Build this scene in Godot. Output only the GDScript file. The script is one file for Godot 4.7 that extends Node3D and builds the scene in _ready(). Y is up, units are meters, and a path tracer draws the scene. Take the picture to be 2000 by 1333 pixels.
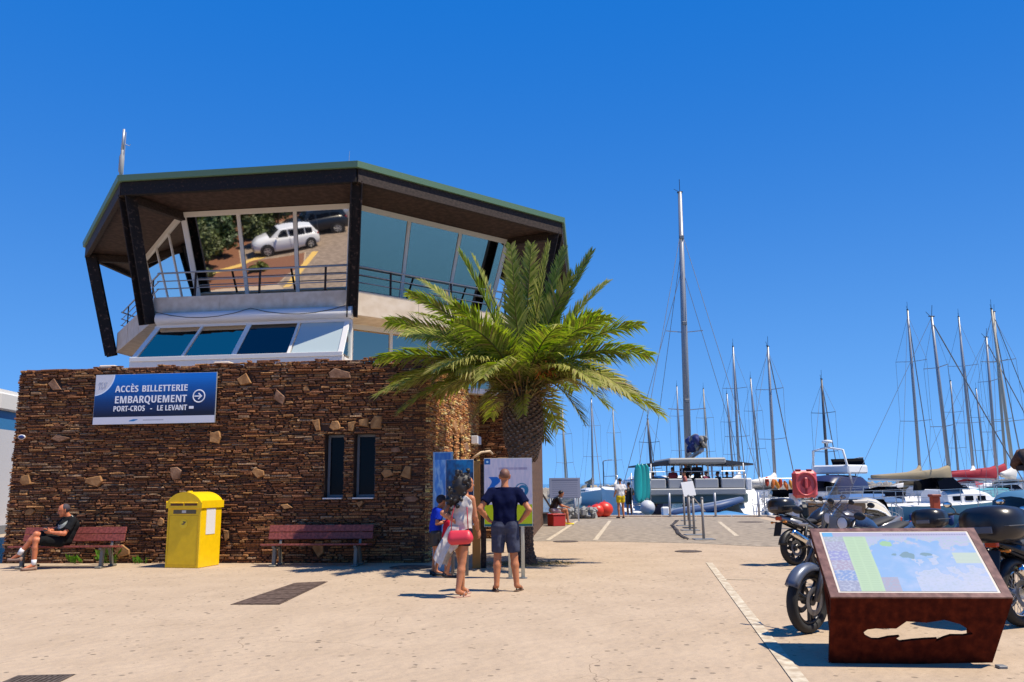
extends Node3D
# A harbour office with a stone base and a glazed octagonal lookout, a palm, people, benches, motorbikes and a marina.

var rng := RandomNumberGenerator.new()
var M := {}
var used := {}


# ---------------------------------------------------------------- mesh helpers
class G:
	var st := SurfaceTool.new()
	var x := Transform3D()
	var c := Color.WHITE
	func _init(t := Transform3D()) -> void:
		x = t
		st.begin(Mesh.PRIMITIVE_TRIANGLES)
		st.set_smooth_group(-1)
	func soft(on := true) -> G:
		st.set_smooth_group(0 if on else -1)
		return self
	func v(p: Vector3, uv := Vector2.ZERO) -> void:
		st.set_color(c)
		st.set_uv(uv)
		st.add_vertex(x * p)
	func tri(a: Vector3, b: Vector3, d: Vector3) -> void:
		v(a)
		v(d)
		v(b)
	func quad(a: Vector3, b: Vector3, d: Vector3, e: Vector3) -> void:
		tri(a, b, d)
		tri(a, d, e)
	func quad_uv(a: Vector3, b: Vector3, d: Vector3, e: Vector3) -> void: # a lower left, counter-clockwise
		var U := [Vector2(0, 1), Vector2(1, 1), Vector2(1, 0), Vector2(0, 0)]
		v(a, U[0])
		v(d, U[2])
		v(b, U[1])
		v(a, U[0])
		v(e, U[3])
		v(d, U[2])
	func otri(a: Vector3, b: Vector3, d: Vector3, o: Vector3) -> void:
		if (b - a).cross(d - a).dot((a + b + d) / 3.0 - o) < 0:
			tri(a, d, b)
		else:
			tri(a, b, d)
	func oquad(a: Vector3, b: Vector3, d: Vector3, e: Vector3, o: Vector3) -> void:
		otri(a, b, d, o)
		otri(a, d, e, o)
	func box(at: Vector3, size: Vector3, bev := 0.0, bs := Basis()) -> G:
		var h := size / 2
		var P := func(sx: float, sy: float, sz: float, ax: int) -> Vector3:
			var e := Vector3(sx * (h.x - (0.0 if ax == 0 else bev)), sy * (h.y - (0.0 if ax == 1 else bev)), sz * (h.z - (0.0 if ax == 2 else bev)))
			return at + bs * e
		for s in [-1.0, 1.0]:
			oquad(P.call(s, -1, -1, 0), P.call(s, 1, -1, 0), P.call(s, 1, 1, 0), P.call(s, -1, 1, 0), at)
			oquad(P.call(-1, s, -1, 1), P.call(1, s, -1, 1), P.call(1, s, 1, 1), P.call(-1, s, 1, 1), at)
			oquad(P.call(-1, -1, s, 2), P.call(1, -1, s, 2), P.call(1, 1, s, 2), P.call(-1, 1, s, 2), at)
		if bev > 0:
			for s in [-1.0, 1.0]:
				for r in [-1.0, 1.0]:
					oquad(P.call(s, r, -1, 0), P.call(s, r, 1, 0), P.call(s, r, 1, 1), P.call(s, r, -1, 1), at)
					oquad(P.call(s, -1, r, 0), P.call(s, 1, r, 0), P.call(s, 1, r, 2), P.call(s, -1, r, 2), at)
					oquad(P.call(-1, s, r, 1), P.call(1, s, r, 1), P.call(1, s, r, 2), P.call(-1, s, r, 2), at)
					for q in [-1.0, 1.0]:
						otri(P.call(s, r, q, 0), P.call(s, r, q, 1), P.call(s, r, q, 2), at)
		return self
	func bar(a: Vector3, b: Vector3, w: float, d: float, bev := 0.0, up := Vector3.UP) -> G: # a beam from a to b, w across, d along up
		var y := (b - a).normalized()
		var z := up - y * up.dot(y)
		if z.length() < 0.01:
			z = Vector3.FORWARD - y * Vector3.FORWARD.dot(y)
		z = z.normalized()
		return box((a + b) / 2, Vector3(w, (b - a).length(), d), bev, Basis(y.cross(z), y, z))
	func loft(rings: Array, caps := true, closed := true) -> G:
		var n: int = rings[0].size()
		for i in rings.size() - 1:
			var A: PackedVector3Array = rings[i]
			var B: PackedVector3Array = rings[i + 1]
			for j in (n if closed else n - 1):
				var k := (j + 1) % n
				quad(A[j], A[k], B[k], B[j])
		if caps and closed:
			for e in [0, rings.size() - 1]:
				var R: PackedVector3Array = rings[e]
				var m := Vector3.ZERO
				for p in R:
					m += p / n
				for j in n:
					var k := (j + 1) % n
					if e == 0:
						tri(m, R[k], R[j])
					else:
						tri(m, R[j], R[k])
		return self
	func tube(pts: Array, rad: Variant, sides := 8, caps := true) -> G:
		var rings := []
		var nrm := Vector3.ZERO
		for i in pts.size():
			var t: Vector3 = ((pts[mini(i + 1, pts.size() - 1)] as Vector3) - (pts[maxi(i - 1, 0)] as Vector3)).normalized()
			if nrm == Vector3.ZERO:
				nrm = t.cross(Vector3.UP if absf(t.y) < 0.9 else Vector3.RIGHT).normalized()
			nrm = (nrm - t * nrm.dot(t)).normalized()
			var bi := t.cross(nrm)
			var r: float = rad[i] if rad is Array else rad
			var ring := PackedVector3Array()
			for j in sides:
				var a := TAU * j / sides
				ring.append((pts[i] as Vector3) + (nrm * cos(a) + bi * sin(a)) * r)
			rings.append(ring)
		return loft(rings, caps)
	func lathe(prof: Array, sides := 16, at := Vector3.ZERO, bs := Basis(), caps := true) -> G: # prof: [r, y] pairs going up
		var rings := []
		for p in prof:
			var ring := PackedVector3Array()
			for j in sides:
				var a := -TAU * j / sides
				ring.append(at + bs * Vector3(p[0] * cos(a), p[1], p[0] * sin(a)))
			rings.append(ring)
		return loft(rings, caps)
	func torus(at: Vector3, R: float, r: float, n := 28, k := 10, ax := Basis(), squash := 1.0) -> G: # about local z
		for i in n:
			for j in k:
				var q := func(ii: int, jj: int) -> Vector3:
					var a := TAU * ii / n
					var b := TAU * jj / k
					return at + ax * Vector3((R + r * cos(b)) * cos(a), (R + r * cos(b)) * sin(a), r * squash * sin(b))
				quad(q.call(i, j), q.call(i + 1, j), q.call(i + 1, j + 1), q.call(i, j + 1))
		return self
	func prism(poly: PackedVector2Array, z0: float, z1: float) -> G:
		var p := poly
		if Geometry2D.is_polygon_clockwise(p):
			p = poly.duplicate()
			p.reverse()
		var t := Geometry2D.triangulate_polygon(p)
		for i in range(0, t.size(), 3):
			var a := p[t[i]]
			var b := p[t[i + 1]]
			var d := p[t[i + 2]]
			if (b - a).cross(d - a) < 0:
				var e := b
				b = d
				d = e
			tri(Vector3(a.x, a.y, z1), Vector3(b.x, b.y, z1), Vector3(d.x, d.y, z1))
			tri(Vector3(a.x, a.y, z0), Vector3(d.x, d.y, z0), Vector3(b.x, b.y, z0))
		for i in p.size():
			var a := p[i]
			var b := p[(i + 1) % p.size()]
			quad(Vector3(a.x, a.y, z0), Vector3(b.x, b.y, z0), Vector3(b.x, b.y, z1), Vector3(a.x, a.y, z1))
		return self
	func blob(at: Vector3, r: Vector3, n := 12, bs := Basis()) -> G:
		var rings := []
		for i in n + 1:
			var b := -PI / 2 + PI * clampf(float(i) / n, 0.01, 0.99)
			var ring := PackedVector3Array()
			for j in n * 2:
				var a := -TAU * j / (n * 2)
				ring.append(at + bs * (Vector3(cos(b) * cos(a), sin(b), cos(b) * sin(a)) * r))
			rings.append(ring)
		return loft(rings)
	func mesh() -> ArrayMesh:
		st.generate_normals()
		return st.commit()


# a smooth-blended distance field on a grid, meshed as surface nets
class Sdf:
	var h: float
	var o: Vector3
	var nx: int
	var ny: int
	var nz: int
	var f := PackedFloat32Array()
	func _init(lo: Vector3, hi: Vector3, cell: float) -> void:
		h = cell
		o = lo
		nx = int((hi.x - lo.x) / h) + 2
		ny = int((hi.y - lo.y) / h) + 2
		nz = int((hi.z - lo.z) / h) + 2
		f.resize(nx * ny * nz)
		f.fill(9.0)
	func cap(a: Vector3, b: Vector3, ra: float, rb: float, k := 0.03, cut_a := -1.0, cut_b := -1.0) -> void:
		var pad := maxf(ra, rb) + k + 2.5 * h
		var lo := (a.min(b) - Vector3.ONE * pad - o) / h
		var hi := (a.max(b) + Vector3.ONE * pad - o) / h
		var ab := b - a
		var l2 := maxf(ab.length_squared(), 1e-9)
		var l := sqrt(l2)
		for kz in range(maxi(0, int(lo.z)), mini(nz, int(hi.z) + 1)):
			for jy in range(maxi(0, int(lo.y)), mini(ny, int(hi.y) + 1)):
				var q := nx * (jy + ny * kz)
				for ix in range(maxi(0, int(lo.x)), mini(nx, int(hi.x) + 1)):
					var p := o + Vector3(ix, jy, kz) * h - a
					var tt := p.dot(ab) / l2
					var t := clampf(tt, 0.0, 1.0)
					var d := (p - ab * t).length() - (ra + (rb - ra) * t)
					if cut_a >= 0.0:
						d = maxf(d, -tt * l - cut_a)
					if cut_b >= 0.0:
						d = maxf(d, (tt - 1.0) * l - cut_b)
					var e := f[q + ix]
					var w := k - absf(e - d)
					f[q + ix] = minf(e, d) - (w * w / (4.0 * k) if w > 0.0 else 0.0)
	func ell(at: Vector3, r: Vector3, k := 0.02, bs := Basis()) -> void:
		var m := maxf(r.x, maxf(r.y, r.z))
		var n := minf(r.x, minf(r.y, r.z))
		var pad := m + k + 2.5 * h
		var lo := (at - Vector3.ONE * pad - o) / h
		var hi := (at + Vector3.ONE * pad - o) / h
		var inv := bs.inverse()
		for kz in range(maxi(0, int(lo.z)), mini(nz, int(hi.z) + 1)):
			for jy in range(maxi(0, int(lo.y)), mini(ny, int(hi.y) + 1)):
				var q := nx * (jy + ny * kz)
				for ix in range(maxi(0, int(lo.x)), mini(nx, int(hi.x) + 1)):
					var p := inv * (o + Vector3(ix, jy, kz) * h - at)
					var d := ((p / r).length() - 1.0) * n
					var e := f[q + ix]
					var w := k - absf(e - d)
					f[q + ix] = minf(e, d) - (w * w / (4.0 * k) if w > 0.0 else 0.0)
	func clip(nrm: Vector3, at: Vector3) -> void: # keeps the side that nrm points away from
		for kz in nz:
			for jy in ny:
				var q := nx * (jy + ny * kz)
				for ix in nx:
					if f[q + ix] < 1.0:
						f[q + ix] = maxf(f[q + ix], (o + Vector3(ix, jy, kz) * h - at).dot(nrm))
	func mesh() -> ArrayMesh:
		var idx := PackedInt32Array()
		idx.resize(nx * ny * nz)
		idx.fill(-1)
		var V := PackedVector3Array()
		var sx := 1
		var sy := nx
		var sz := nx * ny
		var off := [0, sx, sy, sx + sy, sz, sz + sx, sz + sy, sz + sx + sy]
		var ed := [0, 1, 2, 3, 4, 5, 6, 7, 0, 2, 1, 3, 4, 6, 5, 7, 0, 4, 1, 5, 2, 6, 3, 7]
		var lim := h * 3.5
		var c := PackedFloat32Array()
		c.resize(8)
		for k in nz - 1:
			for j in ny - 1:
				var q0 := nx * (j + ny * k)
				for i in nx - 1:
					var q := q0 + i
					if absf(f[q]) > lim:
						continue
					var neg := 0
					for m in 8:
						c[m] = f[q + off[m]]
						if c[m] < 0.0:
							neg += 1
					if neg == 0 or neg == 8:
						continue
					var s := Vector3.ZERO
					var cnt := 0
					for m in range(0, 24, 2):
						var a: int = ed[m]
						var b: int = ed[m + 1]
						if (c[a] < 0.0) != (c[b] < 0.0):
							var t := c[a] / (c[a] - c[b])
							s += Vector3(lerpf(a & 1, b & 1, t), lerpf((a >> 1) & 1, (b >> 1) & 1, t), lerpf((a >> 2) & 1, (b >> 2) & 1, t))
							cnt += 1
					idx[q] = V.size()
					V.append(o + (Vector3(i, j, k) + s / cnt) * h)
		var I := PackedInt32Array()
		var st := [sx, sy, sz]
		for k in range(1, nz - 1):
			for j in range(1, ny - 1):
				for i in range(1, nx - 1):
					var q := i + nx * (j + ny * k)
					if idx[q] < 0:
						continue
					for ax in 3:
						var a := f[q]
						var b := f[q + st[ax]]
						if (a < 0.0) == (b < 0.0):
							continue
						var u: int = st[(ax + 1) % 3]
						var w: int = st[(ax + 2) % 3]
						var A := idx[q]
						var B := idx[q - u]
						var C := idx[q - u - w]
						var D := idx[q - w]
						if A < 0 or B < 0 or C < 0 or D < 0:
							continue
						if a < 0.0:
							I.append_array([A, D, C, A, C, B] if false else [A, C, B, A, D, C])
						else:
							I.append_array([A, B, C, A, C, D])
		var N := PackedVector3Array()
		N.resize(V.size())
		for t in range(0, I.size(), 3):
			var n := (V[I[t + 2]] - V[I[t]]).cross(V[I[t + 1]] - V[I[t]])
			N[I[t]] += n
			N[I[t + 1]] += n
			N[I[t + 2]] += n
		for t in N.size():
			N[t] = N[t].normalized()
		var arr := []
		arr.resize(Mesh.ARRAY_MAX)
		arr[Mesh.ARRAY_VERTEX] = V
		arr[Mesh.ARRAY_NORMAL] = N
		arr[Mesh.ARRAY_INDEX] = I
		var me := ArrayMesh.new()
		me.add_surface_from_arrays(Mesh.PRIMITIVE_TRIANGLES, arr)
		return me


# ---------------------------------------------------------------- objects and names
func title(parent: Node, called: String) -> String:
	var key := "%d/%s" % [parent.get_instance_id(), called]
	used[key] = used.get(key, -1) + 1
	return called if used[key] == 0 else "%s_%03d" % [called, used[key]]

func thing(called: String, label: String, category: String, at := Vector3.ZERO, turn := 0.0, group := "") -> Node3D:
	var o := Node3D.new()
	o.name = title(self, called)
	add_child(o, true)
	o.position = at
	o.rotation.y = turn
	tag(o, label, category, group)
	return o

func tag(o: Node, label: String, category: String, group := "") -> void:
	o.set_meta("label", label)
	o.set_meta("category", category)
	if group:
		o.set_meta("group", group)

func part(parent: Node, called: String, mesh: Mesh, mat: Material, at := Transform3D()) -> MeshInstance3D:
	var o := MeshInstance3D.new()
	o.name = title(parent, called)
	o.mesh = mesh
	o.material_override = mat
	o.transform = at
	parent.add_child(o, true)
	return o

func pg(parent: Node, called: String, g: G, mat: Material, at := Transform3D()) -> MeshInstance3D:
	return part(parent, called, g.mesh(), mat, at)

func structure(called: String, g: G, mat: Material) -> MeshInstance3D:
	var o := pg(self, called, g, mat)
	o.set_meta("kind", "structure")
	return o

func solo(called: String, g: G, mat: Material, label: String, category: String, at := Vector3.ZERO, turn := 0.0, group := "") -> MeshInstance3D:
	var o := pg(self, called, g, mat, Transform3D(Basis(Vector3.UP, turn), at))
	tag(o, label, category, group)
	return o

func copy_of(o: Node3D, called: String, label: String, at: Vector3, turn: float) -> Node3D:
	var c: Node3D = o.duplicate()
	c.name = title(self, called)
	add_child(c, true)
	c.position = at
	c.rotation.y = turn
	c.set_meta("label", label)
	return c

func mat(r: float, g: float, b: float, rough := 0.8, metal := 0.0, vcol := false) -> StandardMaterial3D: # linear base colour
	var m := StandardMaterial3D.new()
	m.albedo_color = Color(r, g, b).linear_to_srgb()
	m.roughness = rough
	m.metallic = metal
	m.vertex_color_use_as_albedo = vcol
	return m

func noise_tex(freq: float, lo: Color, hi: Color, octaves := 4, seed_ := 1, size := 512, as_normal := 0.0, mid := 0.5) -> NoiseTexture2D:
	var n := FastNoiseLite.new()
	n.seed = seed_
	n.frequency = freq
	n.fractal_octaves = octaves
	n.noise_type = FastNoiseLite.TYPE_SIMPLEX_SMOOTH
	var t := NoiseTexture2D.new()
	t.width = size
	t.height = size
	t.seamless = true
	t.noise = n
	if as_normal > 0:
		t.as_normal_map = true
		t.bump_strength = as_normal
	else:
		var r := Gradient.new()
		r.offsets = PackedFloat32Array([0.5 - mid * 0.6, 0.5 + mid * 0.6])
		r.colors = PackedColorArray([lo, hi])
		t.color_ramp = r
	return t

func tri_map(m: StandardMaterial3D, scale: float, albedo: Texture2D = null, normal: Texture2D = null, nscale := 1.0, world := true) -> StandardMaterial3D:
	m.uv1_triplanar = true
	m.uv1_world_triplanar = world
	m.uv1_scale = Vector3.ONE * scale
	if albedo:
		m.albedo_texture = albedo
	if normal:
		m.normal_enabled = true
		m.normal_texture = normal
		m.normal_scale = nscale
	return m

func mirror(r: float, g: float, b: float, rough := 0.02) -> StandardMaterial3D:
	var m := mat(r, g, b, rough, 1.0)
	m.metallic_specular = 0.6
	return m

func pane_glass(a := 0.15) -> StandardMaterial3D:
	var m := mat(0.75, 0.8, 0.82, 0.03)
	m.transparency = BaseMaterial3D.TRANSPARENCY_ALPHA
	m.albedo_color.a = a
	return m

func lettering(parent: Node, text: String, height: float, m: Material, at: Transform3D, width := 0.0, font := "Droid Sans", bold := true) -> MeshInstance3D: # cap height in metres, centred, reading along local x
	var f := SystemFont.new()
	f.font_names = PackedStringArray([font])
	f.font_weight = 700 if bold else 400
	var t := TextMesh.new()
	t.font = f
	t.font_size = 64
	t.pixel_size = height / 64.0 / 0.72
	t.depth = 0.004
	t.curve_step = 3.0
	t.text = text
	var o := part(parent, "lettering", t, m, at)
	if width > 0:
		var w := t.get_aabb().size.x
		if w > 0:
			o.transform.basis = o.transform.basis * Basis.from_scale(Vector3(width / w, 1, 1))
	return o

func rf(a: float, b: float) -> float:
	return rng.randf_range(a, b)

func rv(s: float) -> Vector3:
	return Vector3(rf(-s, s), rf(-s, s), rf(-s, s))


func _ready() -> void:
	rng.seed = 20240
	var cam := Camera3D.new()
	cam.name = "camera"
	add_child(cam)
	cam.position = Vector3(0, 1.52, 0)
	cam.basis = Basis(Vector3.RIGHT, atan(280.0 / 1600.0)) * Basis(Vector3.BACK, -0.011)
	cam.fov = rad_to_deg(2.0 * atan(666.5 / 1600.0))
	cam.near = 0.1
	cam.far = 9000.0
	cam.current = true

	var sky := ProceduralSkyMaterial.new()
	sky.sky_top_color = Color(0.003, 0.128, 0.50).linear_to_srgb()
	sky.sky_horizon_color = Color(0.17, 0.42, 0.84).linear_to_srgb()
	sky.sky_curve = 0.145
	sky.ground_bottom_color = Color(0.10, 0.16, 0.22).linear_to_srgb()
	sky.ground_horizon_color = Color(0.17, 0.42, 0.84).linear_to_srgb()
	sky.ground_curve = 0.05
	sky.sun_angle_max = 1.0
	var e := Environment.new()
	e.background_mode = Environment.BG_SKY
	e.sky = Sky.new()
	e.sky.sky_material = sky
	e.tonemap_mode = Environment.TONE_MAPPER_LINEAR
	e.tonemap_exposure = 1.3
	e.sdfgi_enabled = true
	e.ssao_enabled = true
	e.ssil_enabled = true
	var we := WorldEnvironment.new()
	we.name = "environment"
	we.environment = e
	add_child(we)

	var sun := DirectionalLight3D.new()
	sun.name = "sun"
	add_child(sun)
	var sd := Vector3(cos(deg_to_rad(63)) * 0.947, sin(deg_to_rad(63)), cos(deg_to_rad(63)) * 0.32)
	sun.basis = Basis.looking_at(-sd, Vector3.UP)
	sun.light_energy = 1.6
	sun.light_color = Color(1.0, 0.955, 0.88)
	sun.light_angular_distance = 0.53
	sun.shadow_enabled = true

	materials()
	ground()
	harbour_office()
	palm_tree()
	people()
	quay_things()
	motorbikes()
	marina()
	car_park()


func materials() -> void:
	var W := Color.WHITE
	M.concrete = tri_map(mat(0.475, 0.362, 0.25, 0.95), 0.09, noise_tex(0.010, Color(0.955, 0.95, 0.945), Color(1, 1, 1), 6, 3, 1024), noise_tex(0.12, W, W, 3, 4, 512, 2.0), 0.35)
	M.concrete.detail_enabled = true
	M.concrete.detail_blend_mode = BaseMaterial3D.BLEND_MODE_MUL
	M.concrete.detail_albedo = grit()
	M.concrete.detail_uv_layer = BaseMaterial3D.DETAIL_UV_2
	M.concrete.uv2_triplanar = true
	M.concrete.uv2_world_triplanar = true
	M.concrete.uv2_scale = Vector3.ONE * 0.19
	M.asphalt = tri_map(mat(0.34, 0.28, 0.21, 0.95), 0.2, noise_tex(0.03, Color(0.8, 0.8, 0.8), W, 5, 13, 512), noise_tex(0.15, W, W, 3, 14, 512, 2.0), 0.4)
	M.line_paint = tri_map(mat(0.60, 0.53, 0.40, 0.8), 0.5, noise_tex(0.05, Color(0.82, 0.78, 0.74), W, 5, 15, 256))
	M.stone = tri_map(mat(1, 1, 1, 0.85, 0, true), 1.6, noise_tex(0.03, Color(0.55, 0.5, 0.45), Color(1.0, 1.0, 1.0), 5, 21, 512), noise_tex(0.05, W, W, 4, 22, 512, 4.0), 0.6)
	M.flag_stone = tri_map(mat(1, 1, 1, 0.85, 0, true), 0.8, noise_tex(0.02, Color(0.78, 0.72, 0.66), Color(1.0, 1.0, 1.0), 4, 24, 256), M.stone.normal_texture, 0.35)
	M.mortar = mat(0.06, 0.032, 0.02, 0.95)
	M.cream = tri_map(mat(0.72, 0.61, 0.49, 0.7), 0.35, noise_tex(0.02, Color(0.92, 0.90, 0.87), W, 5, 23, 512))
	M.white = mat(0.72, 0.73, 0.74, 0.45)
	M.white_frame = mat(0.74, 0.72, 0.68, 0.4)
	M.aluminium = mat(0.42, 0.43, 0.45, 0.45, 0.4)
	M.dark_wood = tri_map(mat(0.055, 0.034, 0.026, 0.8), 0.9, noise_tex(0.03, Color(0.5, 0.45, 0.42), W, 5, 25, 512))
	M.peeling = tri_map(mat(0.30, 0.25, 0.23, 0.8), 0.45, noise_tex(0.03, Color(0.08, 0.065, 0.06), Color(0.62, 0.52, 0.46), 5, 26, 512, 0.0, 0.0))
	var ramp: Gradient = M.peeling.albedo_texture.color_ramp
	ramp.offsets = PackedFloat32Array([0.0, 0.66, 0.74, 0.86])
	ramp.colors = PackedColorArray([Color(0.16, 0.13, 0.12), Color(0.2, 0.16, 0.15), Color(0.50, 0.42, 0.38), Color(0.75, 0.66, 0.6)])
	M.soffit = tri_map(mat(0.075, 0.041, 0.029, 0.8), 0.5, noise_tex(0.02, Color(0.7, 0.66, 0.62), W, 5, 27, 512))
	M.green_roof = mat(0.12, 0.22, 0.13, 0.5)
	M.mirror_front = mirror(0.80, 0.77, 0.71)
	M.mirror_teal = mirror(0.66, 0.62, 0.50)
	M.mirror_blue = mirror(0.50, 0.40, 0.28)
	var ripple := noise_tex(0.006, W, W, 2, 55, 256, 6.0)
	for g in [M.mirror_front, M.mirror_teal, M.mirror_blue]:
		tri_map(g, 0.22, null, ripple, 0.035)
	M.dark_glass = mat(0.004, 0.004, 0.006, 0.1)
	M.dark_glass.metallic_specular = 0.25
	M.fold_normal = noise_tex(0.012, W, W, 2, 71, 256, 10.0)
	M.black = mat(0.012, 0.012, 0.014, 0.5)
	M.steel = mat(0.5, 0.5, 0.5, 0.35, 0.8)
	M.chrome = mat(0.7, 0.7, 0.7, 0.12, 1.0)
	M.grey_paint = mat(0.16, 0.17, 0.18, 0.5)
	M.rubber = mat(0.014, 0.014, 0.015, 0.75)
	M.letter_white = mat(0.85, 0.88, 0.92, 0.5)
	M.vc = mat(1, 1, 1, 0.7, 0, true)
	M.water = tri_map(mat(0.035, 0.085, 0.088, 0.06), 0.35, null, noise_tex(0.03, W, W, 4, 31, 512, 6.0), 0.5)
	M.skin = mat(0.46, 0.175, 0.075, 0.55)
	M.skin.subsurf_scatter_enabled = true
	M.skin.subsurf_scatter_strength = 0.08
	M.hair = mat(0.012, 0.009, 0.008, 0.55)


func grit() -> ImageTexture: # aggregate, gum, drips and hairline cracks of worn paving, about five metres a side
	var r := RandomNumberGenerator.new()
	r.seed = 99
	var im := Image.create(1024, 1024, false, Image.FORMAT_RGB8)
	for y in 1024:
		for x in 1024:
			var k := 0.93 + 0.07 * r.randf() - (0.16 if r.randf() < 0.02 else 0.0)
			im.set_pixel(x, y, Color(k, k, k))
	for i in 420:
		var cx := r.randi() % 1024
		var cy := r.randi() % 1024
		var rad := r.randi_range(1, 5)
		var dk := r.randf_range(0.62, 0.9)
		for dy in range(-rad, rad + 1):
			for dx in range(-rad, rad + 1):
				if dx * dx + dy * dy <= rad * rad:
					var px := posmod(cx + dx, 1024)
					var py := posmod(cy + dy, 1024)
					var c := im.get_pixel(px, py)
					im.set_pixel(px, py, Color(c.r * dk, c.g * dk, c.b * dk))
	for i in 9:
		var p := Vector2(r.randf() * 1024, r.randf() * 1024)
		var a := r.randf() * TAU
		for s in r.randi_range(120, 420):
			a += r.randf_range(-0.25, 0.25)
			p += Vector2(cos(a), sin(a))
			im.set_pixel(posmod(int(p.x), 1024), posmod(int(p.y), 1024), Color(0.62, 0.6, 0.58))
	return ImageTexture.create_from_image(im)


func ground() -> void:
	# quay: the outline is in x and z; far edge, right-hand edge along the basin, land behind
	var q := PackedVector2Array()
	for p in [[-90, -64.9], [2.3, -39.1], [11.1, -36.6], [9.95, -27], [8.5, -14.6], [8.35, -13.2], [11, -7], [17, 0], [26, 12], [40, 40], [40, 90], [-90, 90]]:
		q.append(Vector2(p[0], -p[1]))
	var up := Transform3D(Basis(Vector3.RIGHT, -PI / 2), Vector3.ZERO)
	structure("ground", G.new(up).prism(q, -2.4, 0.0), M.concrete)
	# stone coping along the water
	var cop := [Vector3(-30, 0, -48.15), Vector3(2.3, 0, -39.1), Vector3(11.1, 0, -36.6), Vector3(9.95, 0, -27), Vector3(8.5, 0, -14.6), Vector3(8.35, 0, -13.2), Vector3(11, 0, -7), Vector3(17, 0, 0)]
	var g := G.new()
	for i in cop.size() - 1:
		var a: Vector3 = cop[i]
		var b: Vector3 = cop[i + 1]
		var n := maxi(1, int((b - a).length() / 1.5))
		var d := (b - a) / n
		var s := d.normalized().cross(Vector3.UP)
		for k in n:
			g.bar(a + d * (k + 0.01) - s * 0.22 + Vector3.UP * 0.0, a + d * (k + 0.99) - s * 0.22, 0.5, 0.12, 0.012)
	structure("quay_edge", g, tri_map(mat(0.42, 0.36, 0.29, 0.9), 0.6, M.cream.albedo_texture))
	# the darker parking surface near the water
	var a := PackedVector2Array()
	for p in [[-1.0, -22.9], [0.2, -22.75], [2.4, -22.3], [4.6, -21.2], [5.8, -20.0], [8.6, -19.2], [9.4, -27.0], [10.4, -36.1], [2.3, -38.35], [-1.0, -39.2]]:
		a.append(Vector2(p[0], -p[1]))
	structure("parking_surface", G.new(up).prism(a, -0.05, 0.005), M.asphalt)
	var lines := [[2.09, -6.05, 3.72, -16.16, 0.12], [0.92, -23.0, 2.63, -34.65, 0.13], [2.2, -22.79, 3.94, -34.33, 0.13], [7.94, -32.43, 6.32, -23.84, 0.13], [3.3, -13.4, 3.75, -13.3, 0.05]]
	var lg := G.new()
	for l in lines:
		var p0 := Vector3(l[0], 0.009, l[1])
		var p1 := Vector3(l[2], 0.009, l[3])
		var s: Vector3 = (p1 - p0).normalized().cross(Vector3.UP) * l[4] / 2
		lg.quad(p0 - s, p0 + s, p1 + s, p1 - s)
	structure("road_markings", lg, M.line_paint)
	# water and the rubble breakwater on the horizon
	var w := G.new()
	w.quad(Vector3(-6000, -0.6, 400), Vector3(6000, -0.6, 400), Vector3(6000, -0.6, -8000), Vector3(-6000, -0.6, -8000))
	structure("water", w, M.water)
	var bw := G.new()
	var r := RandomNumberGenerator.new()
	r.seed = 7
	for i in 2600:
		var t := r.randf()
		var p := Vector3(lerpf(-30, 170, t), 0, lerpf(-128, -152, t))
		var lv := r.randf()
		p += Vector3(0, -0.5 + 1.5 * (1.0 - absf(lv * 2 - 1)) * r.randf_range(0.6, 1), (lv * 2 - 1) * 4)
		var k := r.randf_range(0.16, 0.34)
		bw.c = Color(k * 1.12, k, k * 0.82)
		bw.box(p, Vector3(r.randf_range(0.5, 1.3), r.randf_range(0.4, 0.9), r.randf_range(0.5, 1.2)), 0.12, Basis.from_euler(Vector3(r.randf(), r.randf() * 6, r.randf())))
	var b := pg(self, "breakwater_rocks", bw, M.vc)
	b.set_meta("kind", "stuff")
	tag(b, "long low breakwater of pale boulders along the horizon behind the masts", "breakwater")
	var bl := G.new()
	bl.loft([PackedVector3Array([Vector3(-30, -2, -121), Vector3(-30, -2, -135), Vector3(-30, 0.8, -131), Vector3(-30, 0.8, -126)]), PackedVector3Array([Vector3(170, -2, -145), Vector3(170, -2, -159), Vector3(170, 0.8, -155), Vector3(170, 0.8, -150)])])
	structure("breakwater_mound", bl, mat(0.22, 0.19, 0.15, 0.95))


# ---------------------------------------------------------------- the harbour office
const OC := Vector3(-5.38, 0, -25.27)
const OA := [166.0, 118.1, 76.0, 27.9, -18.0, -62.0, -106.0, -150.0]
const OK := [0.94, 1.0, 1.0, 0.965, 0.97, 1.0, 1.0, 0.97]

func oc(k: int, r: float, y: float) -> Vector3:
	k = posmod(k, 8)
	var a := deg_to_rad(OA[k])
	return OC + Vector3(cos(a), 0, sin(a)) * r * OK[k] + Vector3.UP * y

func oring(r: float, y: float) -> PackedVector3Array:
	var p := PackedVector3Array()
	for k in 8:
		p.append(oc(k, r, y))
	return p

func stone_color() -> Color:
	var t := rng.randf()
	var c: Color
	if t < 0.34:
		c = Color(0.42, 0.18, 0.07)
	elif t < 0.6:
		c = Color(0.29, 0.122, 0.055)
	elif t < 0.8:
		c = Color(0.56, 0.29, 0.11)
	elif t < 0.9:
		c = Color(0.19, 0.088, 0.05)
	else:
		c = Color(0.52, 0.34, 0.20)
	return c * rf(0.72, 1.12)

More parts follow.
